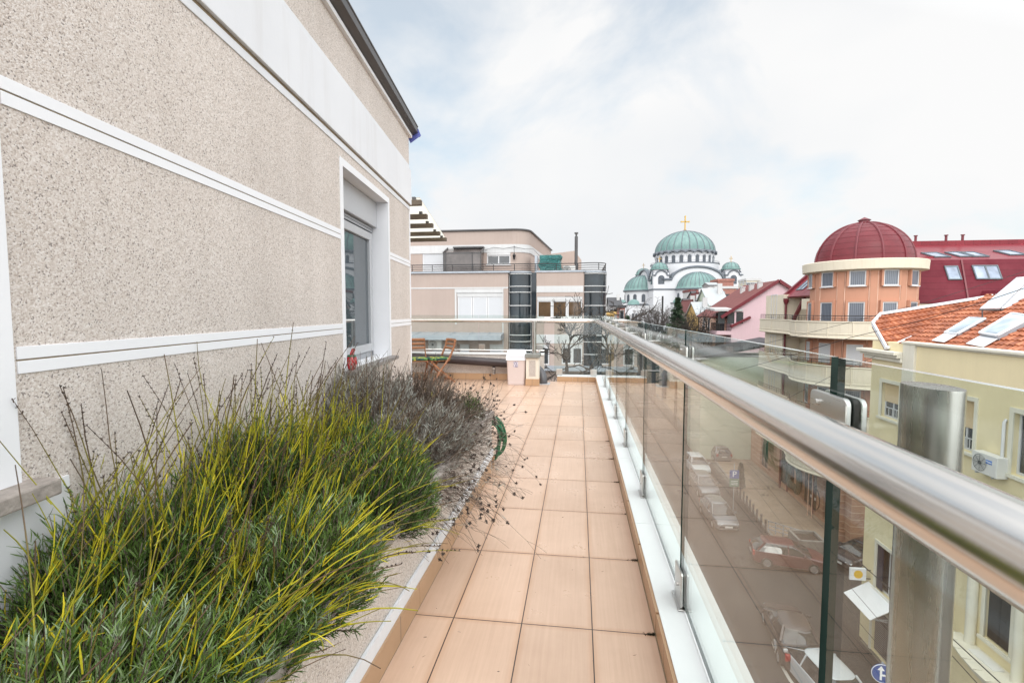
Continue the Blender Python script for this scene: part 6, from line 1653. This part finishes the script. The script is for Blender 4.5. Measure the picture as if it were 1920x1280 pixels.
for i, (a, c, z0_, z1_) in enumerate(Hs):
    f_ = window(ye, (a+c)/2, z0_, c-a, z1_-z0_, 0.16, mull=2, sill=False)
    w, h = c-a, z1_-z0_
    t_ = MB().box(-w/2-0.14, -0.20, -0.02, -w/2, -0.14, h+0.15).box(w/2, -0.20, -0.02, w/2+0.14, -0.14, h+0.15).box(-w/2, -0.20, h, w/2, -0.14, h+0.15).box(-w/2-0.18, -0.26, -0.12, w/2+0.18, -0.14, -0.02)
    t_.build('surround', m_ytrim, f_)
    if i in (0, 1, 3, 4):
        MB().box(-w/2+0.05, -0.07, h*0.45, w/2-0.05, -0.04, h-0.03).build('blind', m_cshut, f_)
        g = MB()
        for k in range(5): g.box(-w/2+0.1+k*(w-0.2)/4-0.012, -0.06, 0.06, -w/2+0.1+k*(w-0.2)/4+0.012, -0.04, 0.42)
        g.box(-w/2+0.08, -0.06, 0.40, w/2-0.08, -0.04, 0.44).build('guard_bar', m_wframe, f_)
    if i == 2:
        for s_ in (-1, 1): MB().box(s_*w*0.5-0.20*(s_+1)/1.0+0.0, -0.14, 0.05, s_*w*0.5-0.20*(s_-1)*1.0+(-0.4 if s_ > 0 else 0.0), -0.10, h-0.05).build('shutter', m_navy, f_)
    if i in (6, 8, 7):
        for s_ in (-1, 1):
            sh_ = MB().box(min(0.01*s_, s_*w*0.47), -0.10, 0.04, max(0.01*s_, s_*w*0.47), -0.06, h-0.04)
            for k in range(24): sh_.box(min(0.04*s_, s_*w*0.42), -0.115, 0.1+k*(h-0.2)/24, max(0.04*s_, s_*w*0.42), -0.10, 0.1+(k+0.55)*(h-0.2)/24)
            sh_.build('louvre_shutter', m_blk, f_)
dg = MB()
for k in range(2):
    x0_ = 0.97+k*0.69; dg.box(x0_, 0.10, 0.07, x0_+0.66, 0.14, 2.12)
dd_ = dg.build('door', m_alu, ye)
g = MB()
for k in range(20): g.box(1.0, 0.08, 0.15+k*0.095, 2.30, 0.099, 0.19+k*0.095)
g.build('louvre', m_darkmetal, dd_)
MB().box(0.80, -0.05, 0, 0.93, 0.05, 2.25).box(2.37, -0.05, 0, 2.5, 0.05, 2.25).box(0.93, -0.05, 2.17, 2.37, 0.05, 2.3).build('door_surround', m_ytrim, ye)
# columns and curved ledge of the lower bay
b = MB()
for x in (6.45, 8.25, 9.2): b.cyl((x, -0.12, -9.9-ZS), (x, -0.12, -6.9-ZS), 0.15, n=16)
b.build('pilaster_column', m_ytrim, ye)
b = MB()
pth = [(5.9+0.5*k, -0.25-0.55*math.sin(math.pi*k/9)) for k in range(10)]
b.prism(pth+[(10.4, 0.1), (5.9, 0.1)], -10.12-ZS, -9.95-ZS, 'xy')
b.prism([(x, y-0.1) for x, y in pth]+[(10.4, 0.1), (5.9, 0.1)], -9.95-ZS, -9.80-ZS, 'xy')
lo_ = b.build('bay_ledge', m_ytrim, ye)
b = MB()
for k in range(9): b.bar((pth[k][0], pth[k][1]-0.12, -9.78-ZS), (pth[k+1][0]-0.04, pth[k+1][1]-0.12, -9.78-ZS), 0.26, 0.04)
b.build('ledge_tile', m_ytrim, lo_)
MB().prism(pth+[(10.4, 0.1), (5.9, 0.1)], -12.5-ZS, -10.12-ZS, 'xy').build('bay_wall', m_yel, ye)
# awning sheet over the side door
aw = thing('door_awning', 'white corrugated awning sheet over the louvred side door', 'awning', (XY, YO, ZS), -math.pi/2)
z_a = -11.25-ZS
MB().slab([(0.55, -0.02, z_a+0.25), (2.6, -0.02, z_a+0.25), (2.6, -1.05, z_a-0.35), (0.55, -1.05, z_a-0.35)], 0.03).build('sheet', m_trim, aw)
b = MB()
for x in (0.6, 1.55, 2.5): b.bar((x, -0.02, z_a-0.35), (x, -1.0, z_a-0.38), 0.03, 0.03).bar((x, -0.02, z_a-0.5), (x, -0.95, z_a-0.36), 0.025, 0.025)
b.build('bracket', m_zinc, aw)
# tiled roofs
m_orange = NM('orange_roof_tile'); uvq = m_orange.n('ShaderNodeAttribute', attribute_name='tone').outputs['Fac']
nn_ = m_orange.noise(m_orange.co(), 1.2, 6.0, 0.65); n3_ = m_orange.noise(m_orange.co(), 9.0, 3.0)
m_orange = m_orange.bsdf(m_orange.mixc(1.0, m_orange.ramp(uvq, [(0.0, (0.26, 0.075, 0.032)), (0.5, (0.37, 0.115, 0.048)), (1.0, (0.47, 0.175, 0.085))]), m_orange.ramp(m_orange.math('ADD', m_orange.math('MULTIPLY', nn_, 0.7), m_orange.math('MULTIPLY', n3_, 0.3)), [(0.34, (0.62, 0.58, 0.56)), (0.62, (1.08, 1.06, 1.04))]), 'MULTIPLY'), 0.55)
def tiled(name, poly, u, par, seed, per=0.19, step=0.29, res=None):
    """heightfield of pantiles over a plane polygon; u runs along the courses"""
    P = [Vector(p) for p in poly]; u = Vector(u).normalized()
    n = Vector((0, 0, 0))
    for i in range(len(P)): n += P[i].cross(P[(i+1) % len(P)])
    n.normalize(); n = n if n.z > 0 else -n
    u = (u-n*u.dot(n)).normalized(); v = n.cross(u); v = v if v.z > 0 else -v
    q = [(float((p-P[0]).dot(u)), float((p-P[0]).dot(v))) for p in P]
    ua, ub = min(a for a, _ in q), max(a for a, _ in q); va, vb = min(b for _, b in q), max(b for _, b in q)
    du = per/6; us = np.arange(ua, ub+du, du)
    vv = []
    k = math.floor(va/step)
    while k*step < vb:
        vv += [k*step+0.002, k*step+0.09, k*step+0.19, (k+1)*step-0.002]; k += 1
    vs_ = np.array(vv)
    U, Vv = np.meshgrid(us, vs_, indexing='ij')
    fr = (Vv/step) % 1.0
    ph_ = (U/per) % 1.0
    Hh = 0.050*np.maximum(0, np.sin(ph_*math.pi*1.25))**0.7*(ph_ < 0.8)+0.045*(1-fr)
    rng = np.random.default_rng(seed); tid = (np.floor(U/per)*131+np.floor(Vv/step)*17).astype(int)
    tone = ((np.sin(tid*12.9898)*43758.5453) % 1.0)
    Hh = Hh+0.012*(((np.sin(tid*78.233)*1753.3) % 1.0)-0.5)
    P0 = np.array(P[0]); X = P0+U[..., None]*np.array(u)+Vv[..., None]*np.array(v)+Hh[..., None]*np.array(n)
    # keep the cells inside the polygon
    cu = (U[:-1, :-1]+U[1:, 1:])/2; cv = (Vv[:-1, :-1]+Vv[1:, 1:])/2
    ins = np.zeros(cu.shape, bool)
    for i in range(len(q)):
        (x0, y0), (x1, y1) = q[i], q[(i+1) % len(q)]
        if y0 == y1: continue
        c = ((y0 > cv) != (y1 > cv)) & (cu < (x1-x0)*(cv-y0)/(y1-y0)+x0); ins ^= c
    idx = np.arange(U.size).reshape(U.shape)
    F = np.stack([idx[:-1, :-1], idx[1:, :-1], idx[1:, 1:], idx[:-1, 1:]], -1)[ins]
    V_ = X.reshape(-1, 3); used = np.unique(F); mp = np.zeros(len(V_), int); mp[used] = np.arange(len(used))
    o = np_mesh(name, V_[used], mp[F], tone.reshape(-1)[used], m_orange, par, False)
    return o, n
def wpt(v): # world -> yellow house local
    return (YO-v.y, v.x-XY, v.z-ZS)
n2 = Vector((-0.52, -0.04, 0.853)).normalized(); pE2 = on_x(1700, 643, XY+0.12)
n1 = Vector((-0.15, -0.60, 0.78)).normalized(); pE1 = on_x(1660, 655, XY-0.15)
R2 = [on_plane(x, y, pE2, n2) for x, y in ((1686, 645), (1930, 661), (1960, 566), (1852, 553))]
R1 = [on_plane(x, y, pE1, n1) for x, y in ((1636, 609), (1652, 591), (1864, 557), (1850, 573), (1662, 656))]
L1 = [wpt(p) for p in R1]; L2 = [wpt(p) for p in R2]
m_under = paint('roof_underlay', (0.16, 0.06, 0.035), 0.8)
for L, ua, seed in ((L1, Vector(L1[2])-Vector(L1[1]), 3), (L2, Vector(L2[1])-Vector(L2[0]), 5)):
    o, nn = tiled('tiled_roof', L, ua, ye, seed)
    MB().slab([Vector(p)-nn*0.015 for p in L], 0.12).build('roof_deck', m_under, o)
m_wmetal = paint('white_metal_trim', (0.70, 0.72, 0.75), 0.4, 0.04, 2, 0.0)
b = MB(); V_ = [Vector(p) for p in L1]; up = Vector((0, 0, 0.08))
b.bar(V_[0]+up, V_[1]+up, 0.08, 0.15).bar(V_[1]+up, V_[2]+up, 0.20, 0.10).bar(V_[0]+up, V_[4]+up, 0.08, 0.15).bar(V_[4]+up, V_[3]+up, 0.14, 0.08)
b.build('verge_trim', m_wmetal, ye)
# gable bodies under the roofs
# skylights on the slope
def on2(px, py, lift=0.0): return on_plane(px, py, pE2+n2*lift, n2)
def skylight(par, quad, lift, glassq):
    Q = [Vector(wpt(on2(x, y))) for x, y in quad]; nl = Vector((-n2.y, n2.x, n2.z))
    nl = Vector(wpt(pE2+n2))-Vector(wpt(pE2))
    b = MB(); T = [q+nl*lift for q in Q]
    b.add(Q+T, [(0,1,5,4), (1,2,6,5), (2,3,7,6), (3,0,4,7), (4,5,6,7)])
    f_ = b.build('skylight', m_zinc, par)
    c = sum(T, Vector())/4
    G = [c+(t-c)*0.88+nl*0.012 for t in T]
    MB().slab(G, 0.008).build('pane', m_skyglass, f_)
    fr = MB()
    for i in range(4): fr.bar(c+(T[i]-c)*0.96+nl*0.01, c+(T[(i+1) % 4]-c)*0.96+nl*0.01, 0.09, 0.05)
    fr.build('sash', m_wmetal, f_)
    lo = (Q[0]+Q[1])/2; d = ((Q[0]+Q[1])/2-(Q[2]+Q[3])/2).normalized()
    MB().slab([Q[0]+nl*0.125+d*0.02, Q[1]+nl*0.125+d*0.02, Q[1]+nl*0.125+d*0.55, Q[0]+nl*0.125+d*0.55], 0.02).build('apron_flashing', m_wmetal, f_)
m_skyglass = glass_dark('pale_skylight_glass', (0.42, 0.50, 0.56), 0.05, 1.0)
skylight(ye, ((1774, 629), (1798, 632), (1852, 602), (1823, 600)), 0.13, None)
skylight(ye, ((1841, 634), (1875, 640), (1945, 603), (1905, 596)), 0.22, None)
# solar collectors
n3 = Vector((-0.22, -0.70, 0.68)).normalized(); p3 = Vector(on_plane(1840, 575, pE2+n2*0.45, n2))
m_solar = NM('solar_collector_glass').bsdf((0.36, 0.40, 0.44), 0.12, 0.0, None, 1.0)
def solar(label, px):
    Q = [on_plane(x, y, p3, n3) for x, y in px]
    c = sum(Q, Vector())/4
    t = thing('solar_collector', label, 'solar panel', c, 0, 'solar collectors on the orange roof')
    L = [q-c for q in Q]
    f_ = MB().slab(L, 0.09).build('frame', m_wmetal, t)
    MB().slab([q*0.96+n3*0.006 for q in L], 0.004).build('glass', m_solar, t)
    b = MB()
    for q in L[:2]:
        b.cyl(q*0.9-n3*0.08, q*0.9-Vector((0, 0, 0.45)), 0.022, n=6)
    b.bar(L[0]-n3*0.11, L[1]-n3*0.11, 0.05, 0.05)
    b.build('stand', m_darkmetal, t)
solar('large grey solar collector at the left on the orange roof', ((1838, 577), (1876, 577), (1935, 518), (1906, 520)))
solar('large grey solar collector cut by the photo edge on the orange roof', ((1878, 577), (1911, 579), (1975, 516), (1937, 518)))
# air conditioners on the yellow wall
q = on_x(1866, 889, XY)
acA = aircon('white air conditioner with dark fan and blue badge on the yellow wall', (XY-0.02, q.y, q.z), -math.pi/2, 0.98, 0.66, 0.32)
m_blueb = NM('blue_badge').bsdf((0.02, 0.16, 0.55), 0.4)
MB().box(0.06, -0.326, 0.38, 0.30, -0.319, 0.50).build('badge', m_blueb, acA)
def text(body, size, mat, par, loc, rot, name='lettering', ext=0.004):
    cu = bpy.data.curves.new(name, 'FONT'); cu.body = body; cu.size = size; cu.align_x = 'CENTER'; cu.align_y = 'CENTER'; cu.extrude = ext
    tmp = bpy.data.objects.new(name, cu); COL.objects.link(tmp)
    bpy.context.view_layer.update()
    me = bpy.data.meshes.new_from_object(tmp.evaluated_get(bpy.context.evaluated_depsgraph_get()))
    bpy.data.objects.remove(tmp)
    me.materials.clear(); me.materials.append(mat)
    o = bpy.data.objects.new(name, me); COL.objects.link(o); o.parent = par; o.location = loc; o.rotation_euler = rot
    return o
m_wtext = NM('white_lettering').bsdf((0.8, 0.8, 0.8), 0.5)
text('Midea', 0.095, m_wtext, acA, (0.18, -0.329, 0.44), (R_(90), 0, 0))
pp_ = thing('conduit_pipe', 'white conduit pipe rising from the air conditioner with blue badge', 'pipe', (XY-0.07, q.y-0.30, q.z+0.6))
MB().tube([(0, 0, 0), (0, 0, 1.15), (0.06, 0, 1.25)], 0.045, 8).build('run', m_wframe, pp_)
q2 = on_x(1840, 1270, XY-0.3)
aircon('white air conditioner low on the yellow wall under the ledge', (XY-0.12, q2.y-0.1, q2.z), -math.pi/2, 1.0, 0.7, 0.32)
# round emblem sign hanging from the house corner
q = on_x(1608, 1075, XY-0.55)
sg = thing('hanging_sign', 'small white hanging sign with round yellow emblem on the yellow house', 'sign', q, 0.0)
MB().box(-0.34, -0.05, -0.28, 0.34, 0.05, 0.28).build('board', m_trim, sg, bevel=0.01)
m_yl = NM('emblem_yellow').bsdf((0.75, 0.45, 0.02), 0.5); m_or = NM('emblem_brown').bsdf((0.25, 0.07, 0.03), 0.5)
e_ = MB()
for r0, z_, mi in ((0.19, -0.054, 0), (0.13, -0.058, 1), (0.075, -0.062, 2)): e_.lathe([(0, z_), (r0, z_), (r0, z_+0.006)], n=24, m=mi)
e_.build('emblem', [m_yl, m_or, m_wtext], sg, rot=(R_(90), 0, 0)).location = (0, -0.11, 0)
MB().bar((0.30, 0, 0.2), (0.62, 0, 0.2), 0.03, 0.03).bar((0.30, 0, -0.2), (0.62, 0, -0.2), 0.03, 0.03).build('bracket', m_iron, sg)

# ------------------------------------------------------------------ street furniture
m_signblue = NM('road_sign_blue').bsdf((0.02, 0.075, 0.27), 0.4)
def onkerb(py, off=0.0):
    pass
q = on_z(1375, 958, ZS)
ps = thing('parking_sign', 'blue parking sign with white P and green plate below', 'road sign', (q.x, q.y, ZS))
zt_ = on_y(1375, 881, q.y).z-ZS; u_ = 0.68
MB().cyl((0, 0.06, 0), (0, 0.06, zt_+0.5), 0.035, n=8).build('pole', m_zinc, ps)
MB().box(-u_/2, 0, zt_-u_*0.95, u_/2, 0.03, zt_).build('plate', m_signblue, ps)
text('P', 0.62, m_wtext, ps, (0, -0.008, zt_-u_*0.47), (R_(90), 0, 0))
m_sgreen = NM('plate_green').bsdf((0.06, 0.15, 0.11), 0.5)
b = MB().box(-u_/2, 0, zt_-u_*1.9, u_/2, 0.03, zt_-u_*0.98); gp = b.build('lower_plate', m_sgreen, ps)
b = MB()
for k in range(3): b.box(-u_*0.38, -0.008, zt_-u_*(1.25+0.2*k), u_*0.38, -0.002, zt_-u_*(1.20+0.2*k))
b.build('plate_line', m_wtext, gp)
# blue direction sign
Dq = on_y(1655, 1262, 15.6)
bs = thing('direction_sign', 'round blue road sign with straight on and right arrows', 'road sign', (Dq.x, Dq.y, ZS), R_(-12))
zb_ = Dq.z-ZS; rS = 0.30
MB().lathe([(0, -0.012), (rS, -0.012), (rS, 0.012), (0, 0.012)], n=40).build('disc', m_signblue, bs, loc=(0, 0, zb_), rot=(R_(90), 0, 0))
MB().tube([(0.29*math.cos(t), -0.016, zb_+0.29*math.sin(t)) for t in np.linspace(0, 2*math.pi, 41)], 0.009, 4).build('rim', m_wtext, bs)
a_ = MB()
def poly_sign(pts): a_.prism([(x, zb_+z) for x, z in pts], -0.020, -0.014, 'xz')
poly_sign([(-0.075, -0.20), (-0.02, -0.20), (-0.02, 0.10), (-0.075, 0.10)]); poly_sign([(-0.14, 0.10), (0.045, 0.10), (-0.047, 0.24)])
poly_sign([(-0.02, -0.07), (0.09, -0.07), (0.09, -0.015), (-0.02, -0.015)]); poly_sign([(0.09, -0.12), (0.21, -0.042), (0.09, 0.035)])
a_.build('arrow', m_wtext, bs)
MB().cyl((0, 0.045, 0), (0, 0.045, zb_+0.33), 0.03, n=8).build('pole', m_zinc, bs)
# bollards
pts = [(1382, 927), (1388, 935), (1394, 943), (1400, 951), (1406, 959), (1412, 968), (1419, 978), (1427, 988), (1435, 998)]
proto = None
nth = ('farthest from', 'second farthest from', 'third farthest from', 'fourth farthest from', 'middle one counted from', 'fourth nearest to', 'third nearest to', 'second nearest to', 'nearest to')
for k, (px, py) in enumerate(pts):
    q = on_z(px, py, ZS+0.14); lb = 'dark kerb bollard, %s the low fence' % nth[k]
    if proto is None:
        proto = thing('bollard', lb, 'bollard', q, 0, 'bollards along the pavement kerb')
        MB().lathe([(0.07, 0), (0.07, 0.85), (0.085, 0.86), (0.085, 0.92), (0.0, 0.98)], n=12).build('shaft', m_darkmetal, proto)
    else: dup(proto, q, 0, lb)
fx0, fx1 = on_z(1440, 1000, ZS), on_z(1497, 1018, ZS)
fe = thing('low_fence', 'low grey rail fence at the end of the pavement', 'fence', (fx0.x, fx0.y, ZS+0.1))
d_ = fx1-fx0; b = MB()
for z in (0.25, 0.5, 0.8): b.bar((0, 0, z), (d_.x, d_.y, z), 0.04, 0.05)
for k in range(5): b.cyl((d_.x*k/4, d_.y*k/4, 0), (d_.x*k/4, d_.y*k/4, 0.85), 0.035, n=6)
b.build('rails', m_zinc, fe)
q = on_z(1512, 1030, ZS)
pb = thing('street_planter', 'square concrete planter tub beside the low fence', 'planter', (q.x, q.y, ZS))
b = MB()
for s_ in (-1, 1): b.box(s_*0.75-0.08, -0.75, 0, s_*0.75+0.08, 0.75, 0.95).box(-0.67, s_*0.75-0.08, 0, 0.67, s_*0.75+0.08, 0.95)
b.build('tub', m_kerbst, pb, bevel=0.02); MB().box(-0.67, -0.67, 0.6, 0.67, 0.67, 0.75).build('soil', m_soil, pb)
q = on_z(1388, 918, ZS+0.14)
rng = np.random.default_rng(8)
cy_ = thing('cypress_shrub', 'small slim cypress shrub by the parking sign', 'shrub', q)
n = 1500; h_ = rng.uniform(0, 1, n); a_2 = rng.uniform(0, 6.28, n); r_2 = 0.36*np.sqrt(rng.uniform(0.2, 1, n))*(1-h_)**0.7
np_mesh('foliage', *blades(np.stack([r_2*np.cos(a_2), r_2*np.sin(a_2), 0.2+2.0*h_], 1), np.stack([np.cos(a_2), np.sin(a_2), np.full(n, 1.6)], 1), rng.uniform(.12, .25, n), rng.uniform(.04, .08, n), rng.uniform(-.1, .2, n), rng.uniform(0, 1, n), rng), m_needle, cy_)
MB().cyl((0, 0, 0), (0, 0, 1.4), 0.05, n=6).build('trunk', m_bark, cy_)

# ------------------------------------------------------------------ cars
def carpaint(name, c, rough=0.25, metal=0.35):
    q = NM(name); return q.bsdf(c, rough, metal, None, 0.6, Coat_Weight=0.6, Coat_Roughness=0.05)
m_carw = carpaint('car_white', (0.50, 0.53, 0.56), 0.25, 0.05); m_cars = carpaint('car_silver', (0.20, 0.205, 0.22), 0.3, 0.5)
m_carr = carpaint('car_red', (0.095, 0.018, 0.02), 0.3, 0.1); m_cark = carpaint('car_black', (0.02, 0.018, 0.024), 0.25, 0.1)
m_carb = carpaint('car_brown', (0.07, 0.055, 0.052), 0.3, 0.3)
m_carg = glass_dark('car_glass', (0.02, 0.024, 0.028), 0.03, 1.0)
m_tyre = paint('tyre_rubber', (0.015, 0.015, 0.015), 0.85); m_rim = paint('wheel_rim', (0.35, 0.35, 0.36), 0.35, 0.05, 3, 0.0, metal=0.7)
m_head = NM('headlight_glass').bsdf((0.62, 0.64, 0.66), 0.08, 0.2); m_tail = NM('tail_light').bsdf((0.30, 0.012, 0.015), 0.15)
m_plate = NM('number_plate').bsdf((0.65, 0.65, 0.63), 0.4)
def make_car(label, loc, rot, body, L=4.05, Wd=1.72, H=1.46, hatch=True):
    """local: front to -y"""
    t = thing('parked_car', label, 'car', loc, rot, 'cars on the street')
    h = L/2
    st_ = [(-h, 0.30, 0.62, 0.70), (-h+0.08, 0.24, 0.70, 0.82), (-h+0.35, 0.20, 0.80, 0.93), (-h+1.05, 0.18, 0.93, 1.0), (-0.25, 0.17, 0.97, 1.0), (h-1.0, 0.17, 0.99, 1.0), (h-0.30, 0.20, 1.0, 0.97), (h-0.06, 0.28, 0.93, 0.88), (h, 0.36, 0.80, 0.80)]
    if not hatch: st_[5:] = [(h-1.0, 0.17, 0.99, 1.0), (h-0.45, 0.20, 0.98, 0.96), (h-0.06, 0.28, 0.90, 0.86), (h, 0.36, 0.78, 0.80)]
    rings = []
    for y, z0, z1, wk in st_:
        w = Wd/2*wk; m_z = z0+(z1-z0)*0.62
        rings.append([(x, y, z) for x, z in ((-w*0.86, z0), (-w*0.98, z0+0.08), (-w, m_z), (-w*0.965, z1-0.06), (-w*0.88, z1), (-w*0.4, z1+0.022), (w*0.4, z1+0.022), (w*0.88, z1), (w*0.965, z1-0.06), (w, m_z), (w*0.98, z0+0.08), (w*0.86, z0))][::-1])
    loft(rings).build('body', body, t, sharp=32)
    # greenhouse
    y0b, y1b, y0t, y1t = -h+0.88, (h-0.08 if hatch else h-0.62), -h+1.78, (h-0.55 if hatch else h-1.2)
    zb_, zt_ = 0.95, H
    def ringc(z, k):
        w = (Wd/2*0.94)*(1-k)+(Wd/2*0.66)*k; a = y0b+(y0t-y0b)*k; c = y1b+(y1t-y1b)*k
        return [(x, y+(a+c)/2, z) for x, y in rrect(2*w, c-a, 0.20+0.18*k, 6)]
    zt = zt_-0.05
    loft([ringc(zb_, 0.0), ringc(zb_+(zt-zb_)*0.5, 0.47), ringc(zt, 0.95)]).build('windows', m_carg, t, sharp=60)
    loft([ringc(zt-0.03, 0.93), ringc(zt+0.02, 0.97), [(x*0.92, y*0.95+0.0, z-0.012) for x, y, z in ringc(zt_, 1.0)], [(x*0.72, y*0.8, z+0.02) for x, y, z in ringc(zt_, 1.0)], [(x*0.35, y*0.5, z+0.045) for x, y, z in ringc(zt_, 1.0)]]).build('roof', body, t, sharp=75)
    for s_ in (-1, 1):
        b0, t0 = Wd/2*0.915, Wd/2*0.66
        MB().bar((s_*b0*0.945, y0b+0.13, zb_), (s_*t0*0.90, y0t+0.12, zt-0.01), 0.06, 0.05).build('pillar', body, t)
        MB().bar((s_*(b0+0.005), 0.10, zb_), (s_*(t0+0.015), 0.12, zt), 0.05, 0.08).build('pillar', body, t)
        MB().bar((s_*b0*0.96, y1b-0.24, zb_), (s_*t0*0.92, y1t-0.20, zt-0.01), 0.08, 0.20).build('pillar', body, t)
        MB().obox((s_*(Wd/2+0.06), y0b+0.42, 1.0), (0.09, 0, 0), (0, 0.05, 0), (0, 0, 0.065)).build('mirror', body, t, bevel=0.02)
        MB().obox((s_*Wd*0.33, -h+0.17, 0.635), (0.16, 0.045*s_, 0), (0, 0.12, 0.03), (0, -0.01, 0.055)).build('headlight', m_head, t, bevel=0.02)
        MB().obox((s_*Wd*0.39, h-0.07, 0.80), (0.10, 0, 0), (0, 0.07, 0), (0, 0, 0.14)).build('tail_light', m_tail, t, bevel=0.02)
        for y in (-h+0.80, h-0.78):
            w = MB().lathe([(0.0, 0.02), (0.20, 0.02), (0.22, 0.0), (0.30, 0.0), (0.315, 0.03), (0.315, 0.18), (0.28, 0.20), (0, 0.20)], n=24)
            wo = w.build('wheel', m_tyre, t, loc=(s_*(Wd/2+0.012), y, 0.315), rot=(0, R_(-90*s_), 0))
            rm = MB().lathe([(0.0, -0.006), (0.07, -0.006), (0.08, 0.01), (0.19, 0.012), (0.205, -0.003), (0.21, 0.01)], n=20)
            for k in range(5):
                a = k*2*math.pi/5; rm.bar((0.05*math.cos(a), 0.05*math.sin(a), 0.0), (0.195*math.cos(a), 0.195*math.sin(a), 0.0), 0.05, 0.02)
            rm.build('rim', m_rim, wo)
    MB().box(-Wd*0.36, -h-0.012, 0.40, Wd*0.36, -h+0.1, 0.50).build('grille', m_rubber, t)
    MB().box(-0.26, -h-0.022, 0.42, 0.26, -h+0.02, 0.53).build('number_plate', m_plate, t)
    MB().box(-0.26, h-0.04, 0.60, 0.26, h+0.012, 0.71).build('number_plate', m_plate, t)
    MB().box(-Wd*0.42, -h+0.15, 0.19, Wd*0.42, h-0.15, 0.30).build('underbody', m_rubber, t)
    return t
def cz_(px, py): q = on_z(px, py, ZS); return (q.x, q.y, ZS)
a = cz_(1362, 1000)
c0 = make_car('silver hatchback facing the terrace in the middle of the street', (a[0], a[1]+2.0, ZS), R_(4), m_cars)
a = cz_(1331, 938); dup(c0, (a[0], a[1]+2.0, ZS), R_(3), 'grey silver hatchback behind the first silver one')
a = cz_(1316, 895); dup(c0, (a[0], a[1]+2.0, ZS), R_(3), 'white car third in the line of street cars', None, {m_cars: m_carw})
a = cz_(1345, 868); dup(c0, (a[0]+0.5, a[1]+2.0, ZS), R_(185), 'silver car fourth in the street, half behind the handrail')
a = cz_(1392, 833); dup(c0, (a[0]-0.6, a[1]+1.0, ZS), R_(175), 'white car far down the street beside the pavement', None, {m_cars: m_carw})
a = cz_(1478, 1066); dup(c0, (a[0]+0.15, a[1]+0.55, ZS), R_(80), 'red hatchback turning into the cross street', None, {m_cars: m_carr})
a = cz_(1605, 1066); cb = make_car('black saloon waiting behind the red hatchback', (a[0]+0.9, a[1]+0.7, ZS), R_(-66), m_cark, 4.4, 1.75, 1.42, False)
a = cz_(1495, 1235); dup(cb, (a[0]+0.1, a[1]+0.9, ZS), R_(172), 'dark brown saloon below the glass joint', None, {m_cark: m_carb})
a = cz_(1540, 1300); dup(c0, (a[0]+0.05, a[1]+0.45, ZS), R_(190), 'white hatchback at the bottom edge of the photo', None, {m_cars: m_carw})

# ------------------------------------------------------------------ overhead cables
m_cable = NM('black_cable').bsdf((0.012, 0.012, 0.013), 0.6)
def cable(label, pts, r=0.012):
    P = [on_y(x, y, Y) for x, y, Y in pts]; out = []
    for i in range(len(P)-1):
        for k in range(8): out.append(P[i]+(P[i+1]-P[i])*(k/8))
    out.append(P[-1])
    o = MB().tube(out, r, 5).build('overhead_cable', m_cable)
    return tag(o, label, 'cable', 'overhead cables')
cable('cable rising from the glass top past the tower balconies to the solar collectors', [(1380, 695, 26), (1488, 665, 25), (1597, 632, 24), (1720, 603, 22), (1838, 568, 20), (1960, 527, 18)], 0.013)
cable('thin cable crossing the balcony parapet towards the red mansard', [(1430, 645, 30), (1520, 623, 28), (1620, 597, 26), (1741, 565, 25), (1935, 505, 24)], 0.010)
cable('short cable ending at the yellow house cornice', [(1430, 770, 18), (1552, 708, 20), (1640, 668, 22.6)], 0.010)
cable('cable running low along the shop front', [(1395, 860, 38), (1440, 895, 34), (1480, 925, 30), (1540, 985, 25), (1700, 1135, 17), (1960, 1420, 10.5)], 0.012)
cable('second low cable over the pavement', [(1400, 868, 37), (1450, 925, 32), (1500, 985, 27), (1560, 1060, 22), (1690, 1210, 16)], 0.009)
cable('third low cable over the crossing', [(1390, 880, 37), (1450, 960, 30), (1520, 1050, 23), (1610, 1165, 17), (1700, 1270, 14)], 0.009)
cable('dark cable across the yellow wall below the ledge', [(1600, 1045, 20), (1690, 1120, 17.5), (1790, 1200, 15), (1930, 1330, 12)], 0.016)
cable('thin cable in front of the pink gable', [(1370, 642, 55), (1440, 641, 50), (1500, 622, 42)], 0.015)
